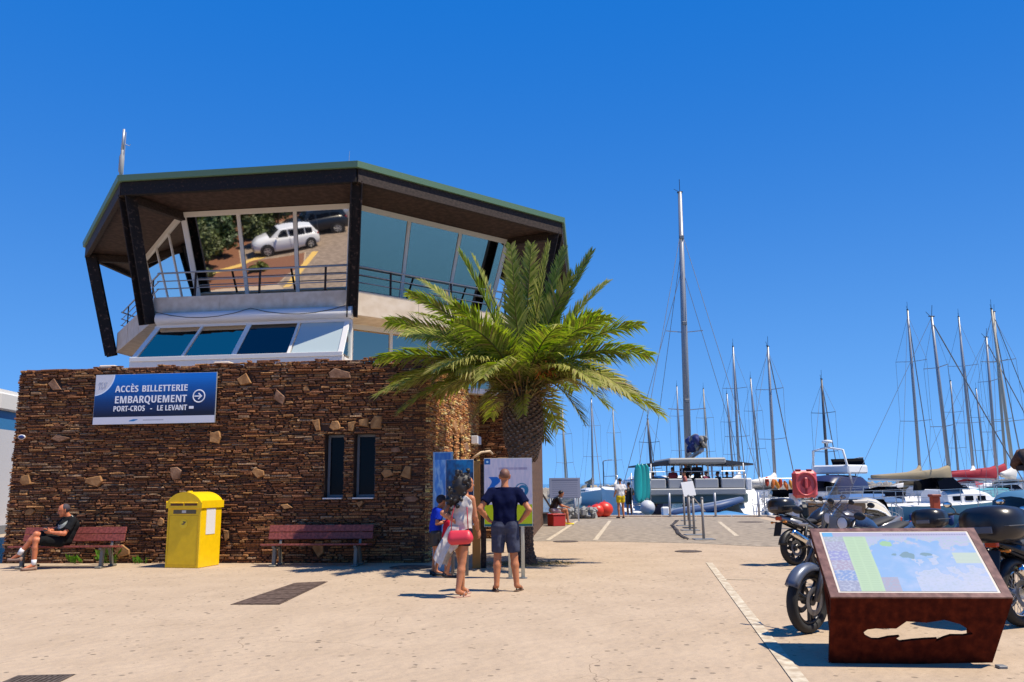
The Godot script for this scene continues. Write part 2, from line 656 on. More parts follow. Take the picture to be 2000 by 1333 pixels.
func slab(g: G, at: Vector3, hx: float, hy: float, d: float) -> void: # one split stone, rough quadrilateral front with a chipped edge, lying in x,y and standing out along z
	var F := []
	var B := []
	for s in [[-1, -1], [1, -1], [1, 1], [-1, 1]]:
		B.append(at + Vector3(s[0] * hx, s[1] * hy, -0.05))
		F.append(at + Vector3(s[0] * (hx - rf(0.0, 0.03)), s[1] * (hy - rf(0.0, hy * 0.35)), d + rf(-0.010, 0.010)))
	var e := minf(hy * 0.35, 0.012)
	var I := []
	for k in 4:
		var m: Vector3 = F[k]
		I.append(m + Vector3(-signf(m.x - at.x) * e, -signf(m.y - at.y) * e, rf(0.002, 0.010)))
	g.quad(I[0], I[1], I[2], I[3])
	for k in 4:
		var j := (k + 1) % 4
		g.quad(F[k], F[j], I[j], I[k])
		g.quad(B[k], B[j], F[j], F[k])

func flag(g: G, w: float, h: float, d: float) -> void: # a big irregular face stone round the origin
	var n := 4 + rng.randi() % 3
	var ph := rf(0, TAU)
	var P := []
	for k in n:
		var a := ph + TAU * (k + rf(-0.3, 0.3)) / n
		var q := Vector2(cos(a), sin(a))
		q = q / pow(pow(absf(q.x), 4.0) + pow(absf(q.y), 4.0), 0.25)
		P.append(Vector3(q.x * w / 2, q.y * h / 2, 0) * rf(0.78, 1.08))
	var top := Vector3(0, 0, d + 0.012)
	for k in n:
		var a: Vector3 = P[k]
		var b: Vector3 = P[(k + 1) % n]
		var z := Vector3(0, 0, d)
		g.quad(a - Vector3(0, 0, 0.05), b - Vector3(0, 0, 0.05), b * 0.97 + z, a * 0.97 + z)
		g.quad(a * 0.97 + z, b * 0.97 + z, b * 0.86 + top, a * 0.86 + top)
		g.tri(a * 0.86 + top, b * 0.86 + top, top)

func stone_face(own: Node3D, T: Transform3D, W: float, H0: float, H1: float, holes: Array, flags: Array, single: int, warm := 1.0) -> void:
	# flags first, each a stone of its own; then courses of thin slabs: the largest singly, the rest in one mesh
	for s in flags:
		var g := G.new()
		var k := rf(0.85, 1.15)
		g.c = Color(0.44 * k, 0.24 * k, 0.095 * k) if rng.randf() < 0.75 else Color(0.30 * k, 0.17 * k, 0.10 * k)
		flag(g, s[2] * 1.0, s[3] * 1.0, rf(0.035, 0.05))
		pg(own, "stone", g, M.flag_stone, T * Transform3D(Basis(), Vector3(s[0], s[1], 0)))
	var all := []
	var y := 0.0
	while y < maxf(H0, H1):
		var ch := rf(0.022, 0.062)
		var x := rf(-0.2, 0.0)
		while x < W:
			var l := rf(0.07, 0.22) if rng.randf() < 0.6 else rf(0.2, 0.48)
			var x0 := maxf(x, -0.02)
			var x1 := minf(x + l, W + 0.02)
			x += l + rf(0.0, 0.014)
			var hh := ch * rf(0.82, 1.0)
			var yc := y + ch / 2 + rf(-0.006, 0.006)
			var top := lerpf(H0, H1, clampf(x0 / W, 0, 1)) + rf(-0.02, 0.03)
			if x1 - x0 < 0.05 or yc > top:
				continue
			var ok := true
			for s in flags:
				var r := Rect2(s[0] - s[2] * 0.42, s[1] - s[3] * 0.42, s[2] * 0.84, s[3] * 0.84)
				if yc > r.position.y and yc < r.end.y and x1 > r.position.x and x0 < r.end.x:
					if x0 < r.position.x:
						x1 = r.position.x + 0.02
					elif x1 > r.end.x:
						x0 = r.end.x - 0.02
					else:
						ok = false
			for r in holes:
				if yc + hh / 2 > r.position.y and yc - hh / 2 < r.end.y and x1 > r.position.x and x0 < r.end.x:
					if x0 < r.position.x - 0.04:
						x1 = r.position.x
					elif x1 > r.end.x + 0.04:
						x0 = r.end.x
					else:
						ok = false
			if ok and x1 - x0 > 0.04:
				all.append([(x1 - x0) * hh, Vector3((x0 + x1) / 2, yc, 0), (x1 - x0) / 2, hh / 2])
		y += ch
	all.sort_custom(func(p, q): return p[0] > q[0])
	var rest := G.new(T)
	for i in all.size():
		var s: Array = all[i]
		var d := rf(0.0, 0.028) if rng.randf() < 0.85 else rf(0.03, 0.06)
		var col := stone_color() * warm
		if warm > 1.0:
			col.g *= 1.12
		if i < single:
			var g := G.new()
			g.c = col
			slab(g, Vector3.ZERO, s[2], s[3], d)
			pg(own, "stone", g, M.stone, T * Transform3D(Basis(), s[1]))
		else:
			rest.c = col
			slab(rest, s[1], s[2], s[3], d)
	var o := pg(own, "small_stones", rest, M.stone)
	o.set_meta("kind", "stuff")

func window_slit(b: Node3D, T: Transform3D, r: Rect2, depth: float) -> void:
	var c := r.get_center()
	var w := pg(b, "window", G.new(T).box(Vector3(r.position.x + 0.03, c.y, -depth), Vector3(0.05, r.size.y, 0.06)).box(Vector3(r.end.x - 0.03, c.y, -depth), Vector3(0.05, r.size.y, 0.06)).box(Vector3(c.x, r.end.y - 0.03, -depth), Vector3(r.size.x - 0.11, 0.05, 0.06)).box(Vector3(c.x, r.position.y + 0.03, -depth), Vector3(r.size.x - 0.11, 0.05, 0.06)), M.grey_paint)
	pg(w, "pane", G.new(T).box(Vector3(c.x, c.y, -depth - 0.01), Vector3(r.size.x - 0.1, r.size.y - 0.1, 0.012)), M.dark_glass)
	pg(w, "sill", G.new(T).box(Vector3(c.x, r.position.y - 0.015, -depth / 2 + 0.04), Vector3(r.size.x, 0.028, depth + 0.06), 0.005), M.white_frame)

func harbour_office() -> void:
	var b := thing("harbour_office", "harbour office with brown dry-stone base and glazed octagonal lookout under a green-edged roof", "building")
	# --- stone base
	var T := Transform3D(Basis(Vector3(0.99466, 0, 0.10322), Vector3.UP, Vector3(-0.10322, 0, 0.99466)), Vector3(-10.75, 0, -17.73))
	var holes := [Rect2(6.90, 1.29, 0.40, 1.29), Rect2(7.52, 1.29, 0.44, 1.29)]
	var W := 9.07
	var back := G.new(T)
	var z := Vector3(0, 0, -0.27)
	var put := func(x0: float, x1: float, y0: float, y1: float) -> void:
		back.box(Vector3((x0 + x1) / 2, (y0 + y1) / 2, 0) + z, Vector3(x1 - x0, y1 - y0, 0.5))
	put.call(0.0, 6.90, 0.0, 4.05)
	put.call(7.30, 7.52, 1.29, 2.58)
	put.call(7.96, W, 0.0, 4.05)
	put.call(6.90, 7.96, 0.0, 1.29)
	put.call(6.90, 7.96, 2.58, 4.05)
	var wall := pg(b, "stone_wall", back, M.mortar)
	var flags := [[1.09,2.59,0.52,0.19],[7.19,3.84,0.54,0.30],[5.91,3.37,0.30,0.43],[6.73,2.78,0.22,0.30],[7.98,2.80,0.28,0.30],[7.46,2.75,0.19,0.28],[7.71,2.81,0.24,0.24],[7.11,2.75,0.28,0.24],[8.63,1.77,0.28,0.37],[8.41,2.24,0.24,0.13],[8.23,1.77,0.30,0.19],[5.50,1.80,0.32,0.22],[4.54,2.56,0.26,0.35],[3.72,1.82,0.30,0.32],[1.92,1.68,0.41,0.26],[0.37,1.72,0.28,0.24],[7.67,1.16,0.17,0.15],[2.65,0.26,0.37,0.28],[6.83,0.28,0.30,0.35],[5.14,3.76,0.37,0.28],[0.84,3.75,0.37,0.30],[4.88,0.56,0.15,0.30]]
	var more := [[8.75,1.25,0.39,0.13],[6.48,3.54,0.19,0.11],[0.53,1.06,0.24,0.17],[3.45,0.83,0.15,0.22],[6.13,1.12,0.32,0.11],[8.08,3.07,0.17,0.15],[2.96,2.21,0.28,0.13],[0.78,2.07,0.22,0.11],[4.33,1.97,0.24,0.13],[6.32,2.00,0.28,0.11]]
	stone_face(wall, T, W, 4.08, 4.18, holes, flags + more.slice(0, 5), 190)
	for h in holes:
		window_slit(b, T, h, 0.24)
	# right-hand side wall, in the sun
	var S := Transform3D(Basis(Vector3(0.0998, 0, -0.995), Vector3.UP, Vector3(0.995, 0, 0.0998)), Vector3(-1.73, 0, -16.79))
	var sb := G.new(S)
	var sh := [Rect2(2.75, 1.35, 0.42, 1.35), Rect2(3.75, 1.35, 0.42, 1.35), Rect2(5.5, 0, 1.35, 2.35)]
	var sput := func(x0: float, x1: float, y0: float, y1: float) -> void:
		sb.box(Vector3((x0 + x1) / 2, (y0 + y1) / 2, -0.27), Vector3(x1 - x0, y1 - y0, 0.5))
	sput.call(0.0, 2.75, 0.0, 4.05)
	sput.call(2.75, 3.17, 0.0, 1.35)
	sput.call(2.75, 3.17, 2.70, 4.05)
	sput.call(3.17, 3.75, 0.0, 4.05)
	sput.call(3.75, 4.17, 0.0, 1.35)
	sput.call(3.75, 4.17, 2.70, 4.05)
	sput.call(4.17, 5.5, 0.0, 4.05)
	sput.call(5.5, 6.85, 2.35, 4.05)
	sput.call(6.85, 7.25, 0.0, 4.05)
	var side := pg(b, "stone_wall", sb, M.mortar)
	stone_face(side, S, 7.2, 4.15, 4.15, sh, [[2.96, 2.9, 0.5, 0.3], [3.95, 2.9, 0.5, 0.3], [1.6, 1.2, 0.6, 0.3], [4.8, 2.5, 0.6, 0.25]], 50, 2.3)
	window_slit(b, S, sh[0], 0.24)
	window_slit(b, S, sh[1], 0.24)
	var door := pg(b, "door", G.new(S).box(Vector3(6.175, 1.17, -0.22), Vector3(1.33, 2.33, 0.06)), mat(0.09, 0.045, 0.02, 0.6))
	pg(door, "handle", G.new(S).box(Vector3(5.75, 1.05, -0.17), Vector3(0.05, 0.16, 0.04), 0.01), M.steel)
	pg(b, "canopy", G.new(S).soft().tube([Vector3(5.5, 2.2, 0.05), Vector3(5.6, 2.38, 0.3), Vector3(5.9, 2.42, 0.5), Vector3(6.3, 2.36, 0.52)], 0.035, 6), mat(0.55, 0.42, 0.28))
	pg(b, "wall_lamp_box", G.new(S).box(Vector3(5.9, 2.72, 0.13), Vector3(0.7, 0.22, 0.18), 0.01), M.white)
	# the front wall of the part further back
	var K := Transform3D(Basis(Vector3(0.995, 0, 0.0998), Vector3.UP, Vector3(-0.0998, 0, 0.995)), Vector3(-1.01, 0, -23.97))
	var kw := pg(b, "stone_wall", G.new(K).box(Vector3(0.65, 2.02, -0.27), Vector3(1.3, 4.05, 0.5)), M.mortar)
	stone_face(kw, K, 1.3, 4.12, 4.12, [], [[0.5, 1.9, 0.4, 0.2]], 20)
	# the other outer walls and the terrace
	var ring := [Vector3(0.3, 0, -24.1), Vector3(0.9, 0, -32), Vector3(-10.2, 0, -33.2), Vector3(-10.73, 0, -18.2)]
	var og := G.new()
	for i in 3:
		og.bar(ring[i] + Vector3.UP * 2.0, ring[i + 1] + Vector3.UP * 2.0, 0.45, 4.0)
	pg(b, "outer_wall", og, tri_map(mat(0.15, 0.075, 0.035, 0.9), 0.5, M.soffit.albedo_texture))
	var tp := PackedVector2Array()
	for p in [[-10.7, -18.1], [-1.7, -17.2], [-1.0, -24.2], [0.2, -24.3], [0.8, -31.8], [-10.1, -33.0]]:
		tp.append(Vector2(p[0], -p[1]))
	pg(b, "terrace", G.new(Transform3D(Basis(Vector3.RIGHT, -PI / 2), Vector3.ZERO)).prism(tp, 3.78, 3.93), M.cream)
	# --- storey under the deck
	var drum := pg(b, "glazed_storey", G.new().loft([oring(5.7, 3.93), oring(5.7, 5.5)], false), M.cream)
	for k in 8:
		var A := oc(k, 5.86, 0)
		var Z := oc(k + 1, 5.86, 0)
		var w := pg(b, "window", G.new(), M.white_frame)
		var g := G.new()
		var d := Z - A
		g.bar(A + Vector3.UP * 4.02, Z + Vector3.UP * 4.02, 0.1, 0.14)
		g.bar(A + Vector3.UP * 5.37, Z + Vector3.UP * 5.37, 0.1, 0.14)
		for i in 5:
			var p := A + d * clampf(i / 4.0, 0.012, 0.988)
			g.bar(p + Vector3.UP * 4.1, p + Vector3.UP * 5.3, 0.09, 0.085, 0.005, d.normalized())
			if i < 4 and k in [1, 2]:
				var q0 := A + d * (i / 4.0 + 0.012)
				var q1 := A + d * (i / 4.0 + 0.238)
				pg(w, "pane", G.new().bar((q0 + q1) / 2 + Vector3.UP * 4.1, (q0 + q1) / 2 + Vector3.UP * 5.3, 0.02, (q1 - q0).length(), 0, d.normalized()), M.mirror_blue)
		w.mesh = g.mesh()
	# --- deck with its parapet
	var deck := pg(b, "deck", G.new().loft([oring(6.1, 5.42), oring(6.78, 5.46), oring(6.78, 5.74), oring(5.2, 5.74)], true), M.cream)
	for k in 8:
		var a := oc(k, 6.86, 0)
		var z2 := oc(k + 1, 6.86, 0)
		var inn := ((a + z2) / 2 - OC).normalized()
		var g := G.new()
		var d := (z2 - a).normalized()
		g.box((a + z2) / 2 + Vector3.UP * 5.745 - inn * 0.07, Vector3((z2 - a).length() - 0.002, 0.59, 0.13), 0.006, Basis(d, Vector3.UP, d.cross(Vector3.UP)))
		for t in [0.34, 0.66]:
			g.box(a.lerp(z2, t) + Vector3.UP * 5.745 - inn * 0.002, Vector3(0.012, 0.59, 0.012), 0.0, Basis(d, Vector3.UP, d.cross(Vector3.UP)))
		pg(b, "parapet", g, M.cream)
		# railing on the parapet
		var rail := pg(b, "railing", G.new().soft().tube([a + Vector3.UP * 6.66 - inn * 0.1, z2 + Vector3.UP * 6.66 - inn * 0.1], 0.022, 8), M.aluminium)
		for y in [6.46, 6.27]:
			pg(rail, "rail", G.new().soft().tube([a + Vector3.UP * y - inn * 0.1, z2 + Vector3.UP * y - inn * 0.1], 0.014, 6), M.aluminium)
		for t in [0.2, 0.53, 0.86]:
			var p := a.lerp(z2, t) - inn * 0.1
			pg(rail, "post", G.new().box(p + Vector3.UP * 6.345, Vector3(0.05, 0.63, 0.03), 0.004, Basis(d, Vector3.UP, d.cross(Vector3.UP))), M.dark_wood)
	# --- lookout glazing, leaning out
	for k in 8:
		var A := oc(k, 5.452, 5.95)
		var Bq := oc(k + 1, 5.452, 5.95)
		var D := oc(k, 6.2, 8.36)
		var E2 := oc(k + 1, 6.2, 8.36)
		var nrm := (Bq - A).cross(D - A).normalized()
		if nrm.dot((A + Bq) / 2 - OC) < 0:
			nrm = -nrm
		var g := G.new()
		g.bar(D - Vector3.UP * 0.05, E2 - Vector3.UP * 0.05, 0.09, 0.13, 0.004, D - A)
		g.bar(A + Vector3.UP * 0.05, Bq + Vector3.UP * 0.05, 0.09, 0.10, 0.004, D - A)
		var n := 3
		var frame := pg(b, "window", G.new(), M.white_frame)
		for i in n + 1:
			var t := clampf(float(i) / n, 0.010, 0.990)
			var p := A.lerp(Bq, t).lerp(D.lerp(E2, t), 0.035)
			var q := A.lerp(Bq, t).lerp(D.lerp(E2, t), 0.965)
			g.bar(p, q, 0.07, 0.095, 0.004, Bq - A)
			if i < n:
				var t0 := float(i) / n + 0.014
				var t1 := float(i + 1) / n - 0.014
				var gl := G.new()
				var c0 := A.lerp(Bq, t0).lerp(D.lerp(E2, t0), 0.04)
				var c1 := A.lerp(Bq, t1).lerp(D.lerp(E2, t1), 0.04)
				var c2 := A.lerp(Bq, t1).lerp(D.lerp(E2, t1), 0.96)
				var c3 := A.lerp(Bq, t0).lerp(D.lerp(E2, t0), 0.96)
				var o := nrm * 0.012
				gl.loft([PackedVector3Array([c0 - o, c1 - o, c2 - o, c3 - o]), PackedVector3Array([c0 + o, c1 + o, c2 + o, c3 + o])])
				pg(frame, "pane", gl, M.mirror_teal if k == 2 else M.mirror_front)
		frame.mesh = g.mesh()
	# --- columns: steel H sections with flaking black paint, leaning out with the roof
	for k in 8:
		var p := oc(k, 6.98, 5.36)
		var q := oc(k, 7.78, 8.36)
		var out := (p - OC)
		out.y = 0
		out = out.normalized()
		var s := out.cross(Vector3.UP).normalized()
		var g := G.new()
		g.bar(p + s * 0.115, q + s * 0.115, 0.028, 0.30, 0.004, out)
		g.bar(p - s * 0.115, q - s * 0.115, 0.028, 0.30, 0.004, out)
		g.bar(p, q, 0.198, 0.03, 0.0, out)
		pg(b, "column", g, M.peeling)
	# --- roof
	pg(b, "soffit", G.new().loft([oring(5.4, 8.36), oring(7.86, 8.40), oring(7.86, 8.5), oring(5.4, 8.5)], false), M.soffit)
	for k in 8:
		pg(b, "ceiling_beam", G.new().bar(oc(k, 5.9, 8.27), oc(k, 7.7, 8.27), 0.16, 0.2, 0.006), M.dark_wood)
		var a := oc(k, 7.90, 8.44)
		var z3 := oc(k + 1, 7.90, 8.44)
		pg(b, "roof_beam", G.new().bar(a, z3, 0.12, 0.34, 0.008), tri_map(mat(0.10, 0.062, 0.046, 0.8), 0.8, M.peeling.albedo_texture) if k == 1 else M.dark_wood)
	pg(b, "roof", G.new().loft([oring(7.7, 8.60), oring(8.04, 8.60), oring(8.06, 8.74), oring(7.95, 8.76), oring(0.6, 9.25)], true), M.green_roof)
	# --- the sloping conservatory in front
	var BL := Vector3(-8.75, 4.42, -18.55)
	var BR := Vector3(-3.76, 4.42, -17.98)
	var TL := Vector3(-8.42, 5.30, -19.10)
	var TR := Vector3(-3.72, 5.30, -18.50)
	var fr := G.new()
	fr.bar(BL, BR, 0.12, 0.10, 0.006)
	fr.bar(TL, TR, 0.12, 0.10, 0.006)
	fr.bar(BL - Vector3.UP * 0.21, BR - Vector3.UP * 0.21, 0.08, 0.31)
	var nn := (BR - BL).cross(TL - BL).normalized()
	var cons := pg(b, "conservatory", G.new(), M.white_frame)
	for i in 5:
		var t := [0.012, 0.245, 0.49, 0.745, 0.988][i] as float
		fr.bar(BL.lerp(BR, t), TL.lerp(TR, t), 0.12 if i in [0, 2, 4] else 0.06, 0.07, 0.004, nn)
		if i < 4:
			var t0 := ([0.012, 0.245, 0.49, 0.745, 0.988][i] as float) + 0.012
			var t1 := ([0.012, 0.245, 0.49, 0.745, 0.988][i + 1] as float) - 0.010
			var o := nn * 0.01
			var c0 := BL.lerp(BR, t0).lerp(TL.lerp(TR, t0), 0.06)
			var c1 := BL.lerp(BR, t1).lerp(TL.lerp(TR, t1), 0.06)
			var c2 := BL.lerp(BR, t1).lerp(TL.lerp(TR, t1), 0.95)
			var c3 := BL.lerp(BR, t0).lerp(TL.lerp(TR, t0), 0.95)
			pg(cons, "pane", G.new().loft([PackedVector3Array([c0 - o, c1 - o, c2 - o, c3 - o]), PackedVector3Array([c0 + o, c1 + o, c2 + o, c3 + o])]), M.mirror_blue if i < 2 else (mirror(0.10, 0.10, 0.10) if i == 2 else mat(0.42, 0.50, 0.50, 0.08)))
	cons.mesh = fr.mesh()
	for e in [[BL, TL], [BR, TR]]:
		var low: Vector3 = e[0]
		var top: Vector3 = e[1]
		var foot := Vector3(top.x, low.y, top.z)
		var cg := G.new().bar(foot - Vector3.UP * 0.4, top, 0.10, 0.10, 0.005).bar(low - Vector3.UP * 0.1, foot - Vector3.UP * 0.1, 0.07, 0.07)
		var cheek := pg(cons, "cheek", cg, M.white_frame)
		var w := Vector3(0.012, 0, 0)
		pg(cons, "cheek_pane", G.new().loft([PackedVector3Array([low - w, foot - w, top - w]), PackedVector3Array([low + w, foot + w, top + w])]), mirror(0.5, 0.62, 0.62, 0.1))
	var ag := G.new().soft()
	for p in [[BL.lerp(TL, 1.03) + Vector3(0, 0.14, 0.06), BR.lerp(TR, 1.03) + Vector3(0.06, 0.14, 0.06)]]:
		ag.tube([p[0], p[1]], 0.15, 12)
	pg(b, "awning_box", ag, M.white)
	var cable := []
	for i in 13:
		var t := i / 12.0
		cable.append((TL + Vector3(0, 0.32, 0.19)).lerp(TR + Vector3(0, 0.32, 0.19), t) - Vector3.UP * (0.18 * (1.0 - pow(absf(2.0 * fmod(t * 2.0, 1.0) - 1.0), 2.0)) * (1.0 if t < 0.5 else 1.0)))
	pg(b, "cable", G.new().soft().tube(cable, 0.008, 5), M.black)
	# pale stone caps seen along the parapet edge
	for p in [[1.95, 4.13], [4.55, 4.14]]:
		pg(b, "coping_patch", G.new(T).box(Vector3(p[0], p[1], -0.2), Vector3(0.36, 0.07, 0.3), 0.02), M.cream)
	# --- roof antennas
	var an := thing("roof_antenna", "grey whip antenna with a thick lower housing on the left roof corner", "antenna", Vector3(-9.2, 8.74, -18.35))
	pg(an, "housing", G.new().soft().lathe([[0.03, 0.0], [0.035, 0.12], [0.058, 0.16], [0.06, 0.52], [0.035, 0.6], [0.032, 0.75]], 10), mat(0.33, 0.33, 0.33, 0.6))
	pg(an, "mast", G.new().soft().tube([Vector3(0, 0.7, 0), Vector3(0.0, 1.22, 0)], [0.035, 0.028], 8), M.aluminium)
	pg(an, "whip", G.new().tube([Vector3(0.05, 0.0, 0), Vector3(0.05, 1.15, 0)], 0.012, 5), M.aluminium)
	pg(an, "side_arm", G.new().tube([Vector3(0.05, 0.85, 0), Vector3(0.16, 0.8, 0), Vector3(0.18, 0.84, 0)], 0.008, 5), M.aluminium)
	solo("roof_whip", G.new().tube([Vector3(0, 0, 0), Vector3(0.02, 0.45, 0)], [0.01, 0.004], 5), M.aluminium, "thin short whip aerial near the front ridge corner of the green roof", "antenna", Vector3(-3.75, 8.75, -18.0))
	# --- things fixed on the wall
	banner(T)
	var pl := thing("house_number_plate", "small dark blue oval plate near the left end of the stone wall", "plate", T * Vector3(0.22, 2.63, 0.07))
	pl.basis = T.basis
	pg(pl, "rim", G.new().soft().lathe([[0.085, 0.0], [0.085, 0.012]], 20, Vector3.ZERO, Basis(Vector3.RIGHT, PI / 2).scaled(Vector3(1, 0.62, 1))), M.white)
	pg(pl, "face", G.new().soft().lathe([[0.072, 0.011], [0.072, 0.016]], 20, Vector3.ZERO, Basis(Vector3.RIGHT, PI / 2).scaled(Vector3(1, 0.58, 1))), mat(0.02, 0.04, 0.16, 0.4))
	var bl := thing("grey_kiosk", "pale grey kiosk with a blue band behind the left end of the stone wall", "building", Vector3(-19.6, 0, -29.5), 0.1)
	pg(bl, "wall", G.new().box(Vector3(0, 1.95, 0), Vector3(3.4, 3.3, 3)), mat(0.5, 0.5, 0.52, 0.6))
	pg(bl, "blue_band", G.new().box(Vector3(0, 3.92, 0), Vector3(3.4, 0.64, 3)), mat(0.03, 0.16, 0.36, 0.5))
	pg(bl, "roof", G.new().box(Vector3(0, 4.55, 0), Vector3(3.7, 0.6, 3.3), 0.05).box(Vector3(0, 4.95, 0), Vector3(2.8, 0.2, 2.8)), mat(0.62, 0.61, 0.58, 0.6))
	pg(bl, "plinth", G.new().box(Vector3(0, 0.15, 0), Vector3(3.45, 0.3, 3.05)), M.grey_paint)
	lettering(bl, "O", 0.26, mat(0.01, 0.02, 0.1), Transform3D(Basis(), Vector3(1.28, 3.05, 1.503)))

func banner(T: Transform3D) -> void:
	var img := Image.create(544, 214, false, Image.FORMAT_RGB8)
	for y in 214:
		for x in 544:
			var t := y / 184.0
			var c := Color(0.0, 0.47, 0.86).lerp(Color(0.012, 0.035, 0.16), clampf(pow(t, 1.25) + 0.05 * sin(y * 0.8) * (1 if y % 7 < 2 else 0) + (0.10 if x > 400 else 0.0) * t, 0, 1))
			if y > 182:
				c = Color(0.83, 0.84, 0.88)
				var sx := (x - 182) / 20.0
				if absf(sx) < 1.0 and absf(y - 198 + sx * 3.0) < 4.0 * (1.0 - absf(sx)) + 1.0:
					c = Color(0.1, 0.45, 0.72)
				if x > 225 and x < 318 and y > 195 and y < 201 and (x * 7 + y * 3) % 5 < 3:
					c = Color(0.55, 0.57, 0.62)
			var d := Vector2(x + 10, y + 6).length()
			if d < 92:
				c = Color(0.83, 0.84, 0.87)
			if d >= 92 and d < 97 and y < 182:
				c = Color(0.9, 0.95, 1.0)
			img.set_pixel(x, y, c)
	var m := mat(1, 1, 1, 0.45)
	m.albedo_texture = ImageTexture.create_from_image(img)
	var s := thing("ticket_office_banner", "blue banner reading ACCÈS BILLETTERIE EMBARQUEMENT fixed high on the stone wall", "sign", T * Vector3(3.18, 3.395, 0.10))
	s.basis = T.basis
	pg(s, "board", G.new().box(Vector3(0, 0, -0.018), Vector3(2.72, 1.07, 0.03), 0.003), M.aluminium)
	var g := G.new()
	g.quad_uv(Vector3(-1.35, -0.53, 0), Vector3(1.35, -0.53, 0), Vector3(1.35, 0.53, 0), Vector3(-1.35, 0.53, 0))
	pg(s, "print", g, m)
	lettering(s, "ACCÈS", 0.135, M.letter_white, Transform3D(Basis(), Vector3(-0.63, 0.215, 0.003)), 0.52)
	lettering(s, "BILLETTERIE", 0.135, M.letter_white, Transform3D(Basis(), Vector3(0.215, 0.215, 0.003)), 1.01)
	lettering(s, "EMBARQUEMENT", 0.152, M.letter_white, Transform3D(Basis(), Vector3(-0.09, -0.015, 0.003)), 1.6)
	lettering(s, "PORT-CROS", 0.112, M.letter_white, Transform3D(Basis(), Vector3(-0.555, -0.205, 0.003)), 0.70)
	lettering(s, "-", 0.112, M.letter_white, Transform3D(Basis(), Vector3(-0.06, -0.205, 0.003)))
	lettering(s, "LE LEVANT", 0.112, M.letter_white, Transform3D(Basis(), Vector3(0.40, -0.205, 0.003)), 0.66)
	pg(s, "bar", G.new().box(Vector3(0.83, -0.205, 0.003), Vector3(0.10, 0.055, 0.004)), M.letter_white)
	lettering(s, "TLV", 0.115, mat(0.42, 0.45, 0.52), Transform3D(Basis(), Vector3(-1.175, 0.31, 0.003)), 0.19, "Droid Serif", false)
	var ar := G.new()
	ar.torus(Vector3(0.985, 0.03, 0.003), 0.128, 0.012, 32, 6, Basis(), 0.3)
	ar.box(Vector3(0.965, 0.03, 0.003), Vector3(0.16, 0.026, 0.004))
	ar.box(Vector3(1.012, 0.058, 0.0035), Vector3(0.105, 0.026, 0.004), 0, Basis(Vector3.BACK, -0.75))
	ar.box(Vector3(1.012, 0.002, 0.0045), Vector3(0.105, 0.026, 0.004), 0, Basis(Vector3.BACK, 0.75))
	pg(s, "arrow", ar, M.letter_white)


# ---------------------------------------------------------------- the palm
func frond(tip: Vector3, lift: float, age: float, wid := 1.0) -> G: # from the origin; age 0 young green .. 1 old and yellowing
	var g := G.new()
	var P := []
	var mid := tip * 0.45 + Vector3.UP * lift
	var N := 26
	for i in N + 1:
		var t := float(i) / N
		P.append(mid * 2.0 * t * (1.0 - t) + tip * t * t)
	var len := 0.0
	for i in N:
		len += (P[i + 1] - P[i]).length()
	var rr := []
	for i in N + 1:
		rr.append(lerpf(0.035, 0.005, pow(float(i) / N, 0.7)))
	g.soft()
	g.c = Color(0.16, 0.15, 0.05).lerp(Color(0.26, 0.19, 0.08), age)
	g.tube(P, rr, 5)
	g.soft(false)
	var out := Vector3(tip.x, 0, tip.z)
	if out.length() < 0.35:
		out = Vector3(0.3, 0, 0.9)
	var side0 := out.normalized().cross(Vector3.UP)
	var roll := rf(-0.75, 0.75)
	var n := int(len * 33)
	for i in n:
		var t := 0.10 + 0.9 * (i + rf(-0.3, 0.3)) / n
		if t > 0.995:
			continue
		var f := t * N
		var k := mini(int(f), N - 1)
		var p: Vector3 = (P[k] as Vector3).lerp(P[k + 1], f - k)
		var tan: Vector3 = ((P[k + 1] as Vector3) - (P[k] as Vector3)).normalized()
		var sd := (side0 - tan * side0.dot(tan)).normalized().rotated(tan, roll)
		var up := sd.cross(tan)
		if up.y < 0:
			up = -up
		for s in [-1.0, 1.0]:
			var l := (0.52 * pow(sin(PI * clampf(t * 0.86 + 0.10, 0, 1)), 0.55) + 0.04) * rf(0.72, 1.15) * wid
			var fwd := lerpf(0.55, 1.5, t) + rf(-0.32, 0.32)
			var dir: Vector3 = (sd * s + tan * fwd + up * rf(0.22, 0.55) * (1.0 - 0.6 * t)).normalized()
			var droop := Vector3.DOWN * l * rf(0.12, 0.50) * (1.0 - absf(tan.y))
			var w: Vector3 = dir.cross(up).normalized() * rf(0.012, 0.027)
			var m := p + dir * l * 0.45
			var q := p + dir * l + droop
			var y := rf(0.0, 1.0)
			var col := Color(0.15, 0.21, 0.022).lerp(Color(0.58, 0.54, 0.14), y * y * 0.95)
			col = col.lerp(Color(0.40, 0.31, 0.10), clampf(age * 0.75 * rf(0.4, 1.1), 0, 1))
			if rng.randf() < 0.05 + age * 0.12:
				col = Color(0.34, 0.24, 0.11)
			g.c = col
			g.quad(p - w * 0.5, p + w * 0.5, m + w, m - w)
			g.c = col.lerp(Color(0.48, 0.42, 0.17), 0.25 + age * 0.3)
			g.tri(m - w, m + w, q)
	return g

